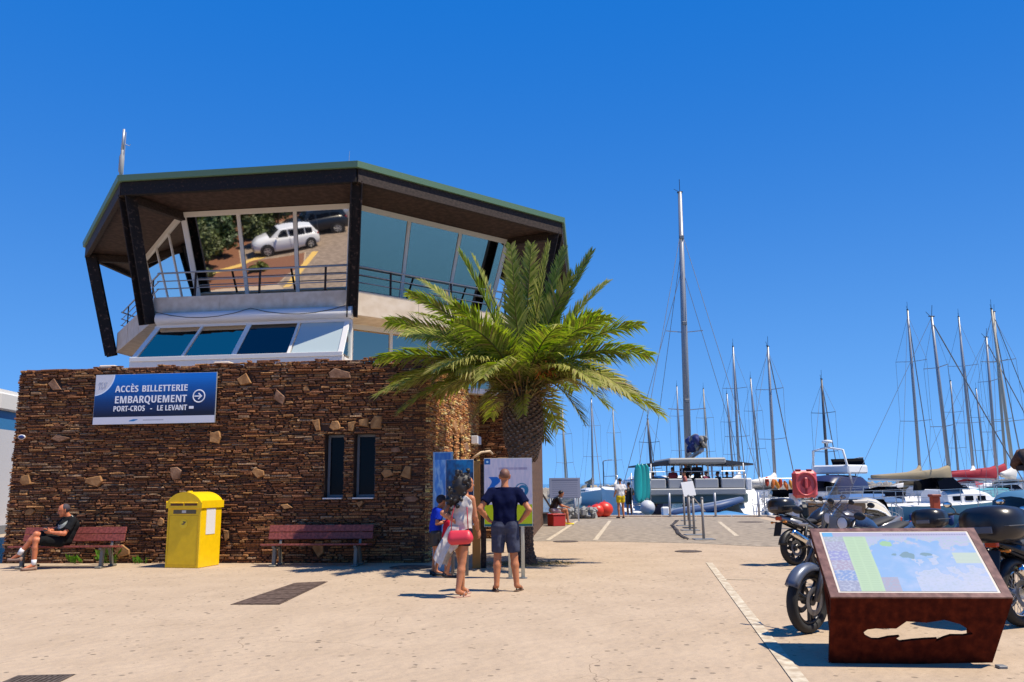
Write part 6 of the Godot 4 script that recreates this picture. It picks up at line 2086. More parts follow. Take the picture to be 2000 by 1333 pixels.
func sailboat(label: String, d: Array, L: float, heading: float, hullm: Material, cover: Material, stripe: Material, mm: Material) -> void:
	# d: mast foot x, z, mast top x, mast top y (all in the place)
	var B := L * 0.31
	var fb := L * 0.105
	var foot := Vector3(d[0], -0.6 + fb + 0.1, d[1])
	var bs := Basis(Vector3.UP, heading)
	var at := Vector3(d[0], -0.6, d[1]) - bs * Vector3(L * 0.07, 0, 0)
	var p := thing("sailing_boat", label, "sailing boat", at, heading, "sailing boats moored in the marina")
	var inv := bs.inverse()
	var top := inv * (Vector3(d[2], d[3], d[1]) - at)
	hull_of(p, L, B, fb, hullm, M.white_frame, stripe)
	cabin_of(p, -L * 0.12, L * 0.27, B * 0.62, fb, L * 0.05, M.white)
	var lf := inv * (foot - at)
	rig(p, lf, top, L, B, fb, 0.085 + L * 0.0022, mm)
	var be := Vector3(-L * 0.37, fb + L * 0.085, 0)
	pg(p, "boom", G.new().soft().tube([lf + Vector3(-0.1, L * 0.065, 0), be], 0.07, 8), mm)
	var rr := []
	for i in 9:
		var t := i / 8.0
		var c := (lf + Vector3(-0.05, L * 0.07, 0)).lerp(be + Vector3(0.2, 0.06, 0), t)
		var hh := lerpf(0.62, 0.14, pow(t, 0.75)) * L / 11.0
		if t < 0.1:
			hh *= 1.15
		var ring := PackedVector3Array()
		for k in 10:
			var a := TAU * k / 10
			ring.append(c + Vector3(0, hh * 0.5 + sin(a) * hh * 0.62, cos(a) * (0.09 + hh * 0.12) * (1.0 + 0.08 * sin(i * 2.1))))
		rr.append(ring)
	pg(p, "sail_cover", G.new().soft().loft(rr), cover)
	pg(p, "sprayhood", G.new().soft().loft([PackedVector3Array([Vector3(-L * 0.13, fb, -B * 0.3), Vector3(-L * 0.13, fb + 0.75, -B * 0.24), Vector3(-L * 0.13, fb + 0.92, 0), Vector3(-L * 0.13, fb + 0.75, B * 0.24), Vector3(-L * 0.13, fb, B * 0.3)]), PackedVector3Array([Vector3(-L * 0.02, fb, -B * 0.26), Vector3(-L * 0.03, fb + 0.45, -B * 0.2), Vector3(-L * 0.03, fb + 0.55, 0), Vector3(-L * 0.03, fb + 0.45, B * 0.2), Vector3(-L * 0.02, fb, B * 0.26)])], false, false), cover)
	rails_of(p, L, B, fb)

func motorboat(label: String, at: Vector3, L: float, heading: float, hullm: Material, canopy: Material, o := {}) -> Node3D:
	var p := thing("motor_boat", label, "motor boat", at, heading, "motor boats moored in the marina")
	var B := L * 0.36
	var fb: float = L * 0.115 * o.get("high", 1.0)
	hull_of(p, L, B, fb, hullm, M.white_frame, o.get("stripe", null))
	cabin_of(p, -L * 0.05, L * 0.32, B * 0.72, fb, L * 0.085, o.get("house", M.white))
	var ws := G.new()
	for s in [-1.0, 1.0]:
		ws.quad(Vector3(L * 0.10, fb + L * 0.085, 0), Vector3(L * 0.08, fb + L * 0.085, s * B * 0.33), Vector3(L * 0.02, fb + L * 0.15, s * B * 0.28), Vector3(L * 0.03, fb + L * 0.15, 0))
		ws.quad(Vector3(L * 0.08, fb + L * 0.085, s * B * 0.33), Vector3(-L * 0.08, fb + L * 0.075, s * B * 0.36), Vector3(-L * 0.08, fb + L * 0.13, s * B * 0.31), Vector3(L * 0.02, fb + L * 0.15, s * B * 0.28))
	pg(p, "windscreen", ws, M.dark_glass)
	if canopy:
		var rr := []
		for q in [[-L * 0.42, 0.74], [-L * 0.38, 0.94], [-L * 0.2, 1.0], [-L * 0.02, 0.98], [L * 0.05, 0.78]]:
			var h: float = fb + L * (o.get("ctop", 0.16) as float) * (q[1] as float)
			rr.append(PackedVector3Array([Vector3(q[0], fb + L * 0.05, -B * 0.40), Vector3(q[0], h - 0.12, -B * 0.36), Vector3(q[0], h, -B * 0.2), Vector3(q[0], h + 0.04, 0), Vector3(q[0], h, B * 0.2), Vector3(q[0], h - 0.12, B * 0.36), Vector3(q[0], fb + L * 0.05, B * 0.40)]))
		pg(p, "canopy", G.new().soft().loft(rr, false, false), canopy)
	if o.get("fly", false):
		pg(p, "flybridge", G.new().box(Vector3(-L * 0.08, fb + L * 0.20, 0), Vector3(L * 0.30, L * 0.06, B * 0.74), 0.08), M.white)
		pg(p, "fly_screen", G.new().box(Vector3(L * 0.05, fb + L * 0.255, 0), Vector3(0.04, L * 0.05, B * 0.66), 0.01, Basis(Vector3.BACK, 0.5)), M.dark_glass)
		var ar := G.new().soft()
		ar.tube([Vector3(-L * 0.2, fb + L * 0.1, -B * 0.38), Vector3(-L * 0.24, fb + L * 0.33, -B * 0.3), Vector3(-L * 0.24, fb + L * 0.35, 0), Vector3(-L * 0.24, fb + L * 0.33, B * 0.3), Vector3(-L * 0.2, fb + L * 0.1, B * 0.38)], 0.07, 8)
		pg(p, "radar_arch", ar, M.white)
		pg(p, "radar", G.new().soft().lathe([[0.05, 0], [0.06, 0.2], [0.3, 0.22], [0.3, 0.36], [0.1, 0.4]], 14, Vector3(-L * 0.24, fb + L * 0.355, 0)), M.white)
	if o.get("outboard", false):
		pg(p, "outboard_motor", G.new().box(Vector3(-L * 0.53, fb * 0.95, 0), Vector3(0.5, 0.6, 0.42), 0.12).bar(Vector3(-L * 0.53, fb * 0.7, 0), Vector3(-L * 0.54, -0.2, 0), 0.16, 0.2, 0.03), M.black)
	for i in 3:
		for s in [-1.0, 1.0]:
			pg(p, "fender", G.new().soft().lathe([[0.03, 0.0], [0.11, 0.06], [0.12, 0.45], [0.03, 0.52]], 10, Vector3(-L * 0.3 + i * L * 0.22, fb * 0.25, s * (B * 0.5 + 0.08))), M.white if o.get("white_fenders", true) else mat(0.03, 0.06, 0.2))
	rails_of(p, L, B, fb)
	return p

func catamaran() -> void:
	var p := thing("catamaran", "large white excursion catamaran moored stern-to with a broad bimini and a tall mast", "catamaran", Vector3(8.9, -0.6, -40.0), 0.0)
	# local: z away from us (negative), x to the right, water at y = 0
	for s in [-1.0, 1.0]:
		var rr := []
		for q in [[0.0, 0.62, 0.35], [-0.9, 0.66, 0.75], [-2.0, 0.66, 1.2], [-3.2, 0.68, 1.75], [-9.0, 0.62, 1.75], [-13.0, 0.4, 1.85], [-15.5, 0.06, 1.9]]:
			var c: float = s * 2.9
			rr.append(PackedVector3Array([Vector3(c - q[1], q[2], q[0]), Vector3(c - q[1] * 0.95, 0.1, q[0]), Vector3(c, -0.4, q[0]), Vector3(c + q[1] * 0.95, 0.1, q[0]), Vector3(c + q[1], q[2], q[0])]))
		pg(p, "hull", G.new().soft(false).loft(rr), M.white)
		for i in 3:
			pg(p, "stern_step", G.new().box(Vector3(s * 2.9, 0.40 + i * 0.40, -0.55 - i * 0.95), Vector3(1.2, 0.05, 0.85), 0.015), mat(0.42, 0.40, 0.36, 0.7))
		pg(p, "boarding_ladder", G.new().soft().tube([Vector3(s * 2.9 - 0.3, 0.0, 0.05), Vector3(s * 2.9 - 0.3, 1.3, -0.2)], 0.025, 6).tube([Vector3(s * 2.9 + 0.3, 0.0, 0.05), Vector3(s * 2.9 + 0.3, 1.3, -0.2)], 0.025, 6).bar(Vector3(s * 2.9 - 0.3, 0.35, 0.0), Vector3(s * 2.9 + 0.3, 0.35, 0.0), 0.03, 0.03).bar(Vector3(s * 2.9 - 0.3, 0.7, -0.08), Vector3(s * 2.9 + 0.3, 0.7, -0.08), 0.03, 0.03).bar(Vector3(s * 2.9 - 0.3, 1.05, -0.15), Vector3(s * 2.9 + 0.3, 1.05, -0.15), 0.03, 0.03), M.steel)
		pg(p, "bow_rail", G.new().soft().tube([Vector3(s * 3.4, 1.85, -4), Vector3(s * 3.4, 2.5, -4), Vector3(s * 3.1, 2.55, -13)], 0.025, 6), M.steel)
	pg(p, "bridge_deck", G.new().box(Vector3(0, 1.35, -5.5), Vector3(5.3, 0.5, 9.0), 0.08), mat(0.10, 0.15, 0.16, 0.5))
	pg(p, "aft_beam", G.new().box(Vector3(0, 1.66, -0.95), Vector3(5.0, 0.32, 0.3), 0.05), mat(0.28, 0.29, 0.30, 0.5))
	for i in 4:
		pg(p, "seat_back", G.new().box(Vector3(-1.95 + i * 1.3, 2.06, -1.15), Vector3(1.16, 0.48, 0.16), 0.04), mat(0.36, 0.37, 0.38, 0.6))
	for s in [-1.0, 1.0]:
		pg(p, "coaming", G.new().box(Vector3(s * 2.75, 2.0, -3.6), Vector3(0.3, 0.6, 5.0), 0.06), M.white)
	pg(p, "saloon", G.new().box(Vector3(0, 2.05, -8.0), Vector3(4.4, 0.9, 3.0), 0.2), M.white)
	pg(p, "saloon_window", G.new().box(Vector3(0, 2.15, -6.49), Vector3(3.6, 0.45, 0.03), 0.01), M.dark_glass)
	pg(p, "bimini", G.new().box(Vector3(0.25, 3.17, -3.4), Vector3(2.85, 0.30, 4.6), 0.07), mat(0.33, 0.32, 0.29, 0.6))
	for s in [-1.0, 1.0]:
		var wg := G.new()
		wg.loft([PackedVector3Array([Vector3(0.25 + s * 1.42, 2.98, -1.2), Vector3(0.25 + s * 1.42, 3.20, -1.2), Vector3(0.25 + s * 1.42, 3.20, -5.6), Vector3(0.25 + s * 1.42, 2.98, -5.6)]), PackedVector3Array([Vector3(0.25 + s * 2.85, 2.93, -1.4), Vector3(0.25 + s * 2.85, 3.02, -1.4), Vector3(0.25 + s * 2.85, 3.02, -5.4), Vector3(0.25 + s * 2.85, 2.93, -5.4)])])
		pg(p, "bimini_wing", wg, mat(0.035, 0.04, 0.05, 0.6))
		for z in [-1.3, -3.4, -5.4]:
			for x in [0.75, 2.3]:
				pg(p, "bimini_post", G.new().soft().tube([Vector3(0.25 + s * x, 1.6, z), Vector3(0.25 + s * x, 3.05, z)], 0.035, 6), M.aluminium)
	pg(p, "deck_rail", G.new().tube([Vector3(-2.3, 2.65, -1.2), Vector3(2.6, 2.65, -1.2)], 0.018, 5), M.steel)
	var foot := Vector3(0.82, 2.5, -6.0)
	var top := Vector3(1.08, 18.95, -6.0)
	var mm := mat(0.30, 0.31, 0.33, 0.4, 0.2)
	pg(p, "mast", G.new().soft().tube([foot, foot.lerp(top, 0.5), top], [0.20, 0.185, 0.115], 12), mm)
	pg(p, "masthead", G.new().box(top, Vector3(0.3, 0.06, 0.2), 0.01).bar(top, top + Vector3(0, 0.8, 0), 0.03, 0.03).bar(top, top + Vector3(-0.35, 0.2, 0), 0.02, 0.02), M.black)
	for t in [0.22, 0.49, 0.80]:
		var c := foot.lerp(top, t)
		if t < 0.7:
			for s in [-1.0, 1.0]:
				pg(p, "spreader", G.new().bar(c, c + Vector3(s * 1.05, 0.08, 0.1), 0.06, 0.04), mm)
		pg(p, "mast_fitting", G.new().box(c + Vector3(0, 0.5, 0.12), Vector3(0.26, 0.22, 0.2), 0.03), M.grey_paint)
	for q in [[Vector3(-3.1, 1.9, -4.2), 0.72], [Vector3(3.6, 1.9, -4.2), 0.72], [Vector3(0, 1.9, -14.5), 0.8], [Vector3(-2.9, 1.8, -1.2), 0.86], [Vector3(3.4, 1.8, -1.2), 0.86]]:
		pg(p, "stay", G.new().tube([q[0], foot.lerp(top, q[1])], 0.016, 5), M.grey_paint)
	pg(p, "boom", G.new().soft().tube([foot + Vector3(0, 0.9, 0.2), Vector3(0.75, 3.75, -2.2)], 0.12, 8), mm)
	# the furled sail bundled on the boom end, blue cover and pale folds
	var sb := G.new().soft()
	var sc := G.new().soft()
	for i in 44:
		var c := Vector3(0.72 + rf(-0.22, 0.24), 4.12 + rf(-0.32, 0.30), -3.2 + rf(-1.2, 0.9))
		if c.x < 0.62:
			sb.blob(c, Vector3(0.12, 0.22, 0.35), 5, Basis.from_euler(rv(0.6)))
		else:
			sc.blob(c, Vector3(0.11, 0.19, 0.4), 5, Basis.from_euler(rv(0.6)))
	pg(p, "sail_cover", sb, mat(0.02, 0.03, 0.14, 0.8))
	pg(p, "furled_sail", sc, mat(0.22, 0.21, 0.19, 0.85))
	pg(p, "board_rack", G.new().soft().tube([Vector3(-3.15, 0.6, -0.5), Vector3(-3.15, 2.6, -0.55)], 0.03, 6).tube([Vector3(-2.2, 0.6, -0.75), Vector3(-2.2, 2.6, -0.75)], 0.03, 6).bar(Vector3(-3.2, 1.13, -0.35), Vector3(-2.15, 1.13, -0.55), 0.05, 0.28, 0.005, Vector3.BACK).tube([Vector3(-3.2, 2.3, -0.5), Vector3(-2.15, 2.3, -0.72)], 0.025, 6), M.steel)
	# tender slung under the stern
	var td := thing("tender", "grey and blue inflatable tender tilted under the stern of the catamaran", "dinghy", Vector3(8.9, 0.1, -38.95), 0.0)
	for s in [-1.0, 1.0]:
		pg(td, "tube", G.new().soft().tube([Vector3(-1.75, -0.12, s * 0.42), Vector3(-1.5, 0.0, s * 0.5), Vector3(0.6, 0.32, s * 0.45), Vector3(1.75, 0.62, s * 0.1)], [0.12, 0.19, 0.19, 0.12], 12), mat(0.20, 0.24, 0.32, 0.5) if s < 0 else mat(0.05, 0.09, 0.2, 0.5))
	pg(td, "floor", G.new().box(Vector3(-0.5, 0.0, 0), Vector3(2.2, 0.06, 0.8), 0.01, Basis(Vector3.BACK, 0.15)), M.white)
	pg(td, "outboard_motor", G.new().box(Vector3(-1.85, 0.1, 0), Vector3(0.35, 0.42, 0.3), 0.06), M.white)
	var tarp := thing("blue_dinghy", "bright blue covered dinghy lying low under the catamaran's stern", "dinghy", Vector3(8.9, -0.6, -38.6), 0.0)
	var rr2 := []
	for i in 13:
		var t := i / 12.0
		var x := -2.6 + 5.2 * t
		var h := 0.75 * pow(sin(PI * clampf(t * 0.9 + 0.06, 0.02, 0.98)), 0.5)
		rr2.append(PackedVector3Array([Vector3(x, -0.1, -0.7), Vector3(x, 0.25 + h * 0.5, -0.6), Vector3(x, 0.2 + h * rf(0.75, 0.9), -0.2), Vector3(x, 0.2 + h * rf(0.75, 0.9), 0.2), Vector3(x, 0.25 + h * 0.5, 0.6), Vector3(x, -0.1, 0.7)]))
	pg(tarp, "cover", G.new().soft().loft(rr2), mat(0.035, 0.19, 0.42, 0.6))
	# boards stood up on the left stern, ball fender
	for i in 3:
		var bd := G.new().soft()
		var rr := []
		for q in 13:
			var t := q / 12.0
			var w := 0.20 * pow(maxf(0.0, 1.0 - pow(absf(t * 2.0 - 1.0), 3.5)), 0.6) + 0.01
			var ring := PackedVector3Array()
			for k in 8:
				var a := TAU * k / 8
				ring.append(Vector3(cos(a) * w, t * 1.9, sin(a) * 0.06 + 0.10 * pow(t, 3.0)))
			rr.append(ring)
		bd.loft(rr)
		solo("paddle_board", bd, mat(0.015, [0.36, 0.30, 0.26][i], [0.36, 0.30, 0.27][i], 0.4), ["leftmost teal paddle board upright on the catamaran's left stern", "middle teal paddle board upright on the catamaran's left stern", "rightmost teal paddle board upright on the catamaran's left stern"][i], "paddle board", Vector3(6.02 + i * 0.21, 0.55, -40.2 - i * 0.12), 0.2, "teal paddle boards on the catamaran")
	var bf := thing("ball_fender", "big pale ball fender hanging on the catamaran's left stern", "fender", Vector3(6.35, 0.05, -39.7))
	pg(bf, "ball", G.new().soft().blob(Vector3(0, 0.3, 0), Vector3(0.36, 0.36, 0.36), 12), mat(0.50, 0.52, 0.56, 0.5))
	pg(bf, "eye", G.new().torus(Vector3(0, 0.68, 0), 0.06, 0.02, 12, 6), M.grey_paint)
	# passengers
	var who := [[7.95, 0.55, -41.4, "passenger in dark red top on the left of the catamaran's deck", Vector3(0.18, 0.012, 0.015), 0.4],
		[8.75, 0.78, -42.2, "passenger in black top standing left of the catamaran's centre", Vector3(0.01, 0.01, 0.012), 3.0],
		[9.30, 0.82, -42.0, "passenger in black top standing right of the catamaran's centre", Vector3(0.012, 0.012, 0.02), 2.6],
		[8.5, 0.35, -41.2, "passenger in pale top and red scarf in the middle of the catamaran", Vector3(0.4, 0.12, 0.1), 1.4],
		[9.6, 0.35, -41.3, "passenger in wine-red top leaning on the catamaran's seat backs", Vector3(0.16, 0.015, 0.05), 0.7],
		[7.0, 0.32, -41.6, "seated passenger in dark clothes at the left end of the catamaran", Vector3(0.015, 0.015, 0.02), 0.2],
		[10.25, 0.32, -41.6, "first dark-clothed passenger right of the catamaran's centre post", Vector3(0.02, 0.02, 0.03), 0.9],
		[10.75, 0.30, -41.8, "second dark-clothed passenger at the right of the catamaran", Vector3(0.02, 0.022, 0.03), 5.9]]
	for w in who:
		var c: Vector3 = w[4]
		far_standing(w[3], Vector3(w[0], w[1], w[2]), mat(c.x, c.y, c.z, 0.8), M.black, M.hair, w[5], 0.55, 0.035)
	far_standing("person in dark clothes standing beside the teal paddle boards", Vector3(5.62, -0.17, -40.6), M.black, M.black, M.hair, 0.5, 0.55, 0.035)

func marina() -> void:
	var white := mat(0.66, 0.67, 0.69, 0.35)
	var cream := mat(0.62, 0.57, 0.46, 0.4)
	var navy := mat(0.015, 0.02, 0.07, 0.4)
	var grey := mat(0.40, 0.42, 0.45, 0.4)
	var sky_blue := mat(0.12, 0.26, 0.34, 0.4)
	var c_white := mat(0.60, 0.58, 0.54, 0.8)
	var c_navy := mat(0.02, 0.03, 0.09, 0.8)
	var c_red := mat(0.30, 0.015, 0.03, 0.8)
	var c_tan := mat(0.27, 0.22, 0.14, 0.8)
	var c_blue := mat(0.05, 0.13, 0.30, 0.8)
	var alu := mat(0.30, 0.31, 0.33, 0.4, 0.25)
	var dark := mat(0.075, 0.075, 0.085, 0.45)
	var tan_m := mat(0.42, 0.38, 0.30, 0.5)
	catamaran()
	var S := [
		["far pale sailing boat whose thin mast stands just right of the palm trunk", [4.77, -75, 4.53, 8.24], 9.0, 1.45, white, c_white, null, tan_m],
		["white sailing boat facing us with its bow, above the red buoys", [8.11, -85, 8.19, 10.17], 11.0, -1.5, white, c_tan, null, alu],
		["sailing boat with a pale mast left of the person in yellow shorts", [12.36, -100, 12.22, 10.41], 10.0, 1.4, white, c_white, null, tan_m],
		["sailing boat with a short thick dark mast behind the teal paddle boards", [9.75, -58, 9.53, 5.92], 8.5, 1.3, navy, c_navy, null, dark],
		["far sailing boat with a thin mast just left of the catamaran's tall mast", [19.12, -95, 19.16, 12.57], 11.0, 1.3, white, c_white, null, alu],
		["far sailing boat with a thin pale mast just right of the catamaran's mast", [21.14, -90, 21.07, 11.67], 11.0, 1.25, white, c_navy, null, tan_m],
		["far sailing boat with the shortest mast between the bimini's right end and centre", [22.53, -85, 22.32, 10.54], 10.0, 1.2, white, c_white, null, alu],
		["sailing boat with a tall grey mast over the right end of the bimini", [17.95, -66, 18.05, 12.38], 11.5, 1.2, white, c_white, c_navy, alu],
		["sailing boat with a slim mast left of the white sail cover", [23.12, -78, 22.83, 11.25], 10.0, 1.2, white, c_white, null, alu],
		["sailing boat with white sail cover just left of the red lifebuoy housing", [16.36, -52, 16.46, 10.05], 10.5, 0.95, white, c_white, c_blue, alu],
		["dark-rigged sailing boat in the gap right of the red lifebuoy housing", [21.18, -56, 21.27, 8.38], 9.5, 1.0, navy, c_navy, null, dark],
		["sailing boat with the leftmost tall mast of the group on the right", [29.38, -60, 29.62, 14.0], 12.5, 0.95, white, c_tan, c_navy, alu],
		["sailing boat with tan sail cover and thick raked mast on the right", [24.18, -46, 24.05, 10.69], 11.5, 0.2, white, c_tan, null, alu],
		["sailing boat with tall mast third of the group, in front of the red sail covers", [35.48, -64, 35.61, 14.25], 12.5, 1.0, white, c_white, c_blue, alu],
		["far sailing boat with a short mast between two tall masts on the right", [42.85, -80, 43.04, 11.03], 10.5, 1.1, white, c_white, null, alu],
		["farthest sailing boat with the shortest mast of the right-hand group", [48.35, -85, 48.31, 10.79], 10.5, 1.05, white, c_white, null, alu],
		["sailing boat with dark red sail cover near the right edge", [33.72, -58, 34.10, 11.53], 12.0, 0.15, white, c_red, null, alu],
		["sailing boat with the rightmost strongly raked pale mast", [31.97, -53, 31.71, 12.55], 12.0, 0.9, cream, c_white, null, tan_m],
		["sailing boat with red sail cover and the tallest mast at the right", [41.51, -70, 42.08, 15.86], 13.5, 0.3, white, c_red, null, tan_m]]
	for s in S:
		sailboat(s[0], s[1], s[2], s[3], s[4], s[5], s[6], s[7])
	motorboat("white motor yacht with flybridge and navy cover right of the red lifebuoy housing", Vector3(20.0, -0.6, -50), 8.5, 0.75, white, navy, {"fly": true, "high": 1.1})
	var hb := motorboat("beige motor boat with a small cream cockpit hood behind the parked motorbikes", Vector3(11.9, -0.6, -28.2), 5.4, 1.2, mat(0.42, 0.34, 0.25, 0.5), null, {"high": 1.1, "house": cream})
	var hg := G.new().soft()
	var hr := []
	for q in [[-1.35, 0.62], [-1.1, 0.92], [-0.75, 1.0], [-0.35, 0.85], [-0.05, 0.4]]:
		var ring := PackedVector3Array()
		for k in 9:
			var a := PI * k / 8
			ring.append(Vector3(q[0], 0.72 + sin(a) * 0.82 * (q[1] as float), cos(a) * 0.72))
		hr.append(ring)
	hg.loft(hr, false, false)
	pg(hb, "cockpit_hood", hg, mat(0.50, 0.46, 0.38, 0.85))
	for q in hr:
		pg(hb, "hood_rib", G.new().soft().tube(Array(q), 0.022, 5), M.white)
	var tb := thing("storage_locker", "tan wooden locker with a pale lid on the quay behind the farthest motorbike", "locker", Vector3(9.0, 0, -23.3), -0.05)
	pg(tb, "body", G.new().box(Vector3(0, 0.45, 0), Vector3(1.35, 0.9, 0.7), 0.01), tri_map(mat(0.34, 0.21, 0.11, 0.8), 0.6, M.cream.albedo_texture))
	pg(tb, "lid", G.new().box(Vector3(0, 0.94, 0), Vector3(1.45, 0.07, 0.8), 0.015), mat(0.52, 0.48, 0.42, 0.7))
	motorboat("small white motor boat moored stern-to beside the catamaran's right hull", Vector3(13.2, -0.6, -40.6), 6.0, 1.5, white, null, {"outboard": true, "high": 1.2})
	motorboat("pale blue hulled white cabin cruiser behind the orange bollard", Vector3(18.2, -0.6, -35.6), 7.5, 0.12, sky_blue, null, {"high": 1.25, "white_fenders": false})
	motorboat("long boat under a dark blue boom tent in the middle of the right-hand boats", Vector3(17.6, -0.6, -39.5), 7.2, 0.15, mat(0.16, 0.20, 0.24, 0.4), c_blue, {"high": 0.9, "ctop": 0.10})
	motorboat("boat with a blue canvas cockpit tent at the right edge", Vector3(19.6, -0.6, -30.0), 5.6, 0.35, grey, mat(0.05, 0.17, 0.30, 0.7), {"high": 1.2, "ctop": 0.17})
	motorboat("white cabin boat with a navy stripe in the far row, right of the motor yacht", Vector3(26.5, -0.6, -55), 7.0, 0.9, white, c_white, {"stripe": navy})
	motorboat("white cabin boat in the far row under the leftmost tall mast", Vector3(25.6, -0.6, -49.0), 6.5, 0.3, white, c_navy, {"ctop": 0.13})
	motorboat("white sports boat with dark glass in front of the tan sail cover", Vector3(21.6, -0.6, -41.0), 7.0, 0.25, white, null, {"stripe": c_blue})
	motorboat("white cabin boat with a turquoise top near the red sail covers", Vector3(27.2, -0.6, -46.0), 6.8, 0.2, white, mat(0.06, 0.28, 0.34, 0.7), {"ctop": 0.12})
	motorboat("small grey open boat close to the quay behind the nearest motorbike", Vector3(12.8, -0.6, -17.5), 5.0, 1.1, grey, null, {"outboard": true})
	# red and orange gear on the little white boat, mooring pontoon, rubble
	var gear := thing("safety_gear", "red and orange life jackets hung on the white boat beside the catamaran", "life jackets", Vector3(13.0, 0.85, -39.6))
	for i in 9:
		pg(gear, "life_jacket", G.new().soft().blob(Vector3(-0.9 + i * 0.22, 0.55 + rf(-0.15, 0.15), rf(-0.2, 0.2)), Vector3(0.10, 0.24, 0.08), 6, Basis.from_euler(rv(0.4))), mat(0.5, 0.05 + 0.07 * (i % 3), 0.015, 0.7))
	pg(gear, "rail", G.new().tube([Vector3(-1.1, -0.6, 0), Vector3(-1.1, 0.8, 0), Vector3(1.1, 0.8, 0), Vector3(1.1, -0.6, 0)], 0.025, 6), M.steel)
	var rub := G.new()
	for i in 110:
		var k := rf(0.14, 0.34)
		rub.c = Color(k, k, k * 0.95)
		rub.box(Vector3(3.0 + rf(-0.75, 0.6), rf(0.05, 0.45) * (1.0 - 0.3 * rng.randf()), -36.9 + rf(-0.4, 0.4)), Vector3(rf(0.12, 0.3), rf(0.1, 0.22), rf(0.12, 0.3)), 0.03, Basis.from_euler(rv(3)))
	var rb := pg(self, "stone_pile", rub, M.vc)
	rb.set_meta("kind", "stuff")
	tag(rb, "heap of grey stones on the quay edge left of the red buoys", "stones")
	var po := thing("pontoon", "low grey floating pontoon along the right-hand basin", "pontoon", Vector3(16.6, -0.6, -28.2), 0.12)
	for i in 9:
		pg(po, "plank", G.new().box(Vector3(-4.0 + i, 0.42, 0), Vector3(0.98, 0.06, 1.8), 0.01), mat(0.34, 0.30, 0.27, 0.9))
	pg(po, "float", G.new().box(Vector3(0, 0.15, 0), Vector3(9.0, 0.44, 1.7), 0.03), mat(0.25, 0.24, 0.23, 0.9))
	for q in [[14.0, -129.0, "tiny lamp post on the breakwater left of the person in yellow shorts"], [54.0, -131.0, "tiny lamp post on the breakwater right of the motor yacht"]]:
		var l := thing("street_lamp", q[2], "street lamp", Vector3(q[0], 0.6, q[1]), 0.0, "lamp posts on the breakwater")
		pg(l, "pole", G.new().soft().tube([Vector3(0, 0, 0), Vector3(0, 4.2, 0), Vector3(0.15, 4.4, 0)], 0.09, 8), M.grey_paint)
		pg(l, "arm", G.new().soft().tube([Vector3(0.1, 4.35, 0), Vector3(0.9, 4.5, 0)], 0.06, 6), M.grey_paint)
		pg(l, "lamp_head", G.new().box(Vector3(1.1, 4.48, 0), Vector3(0.6, 0.14, 0.3), 0.03), M.grey_paint)


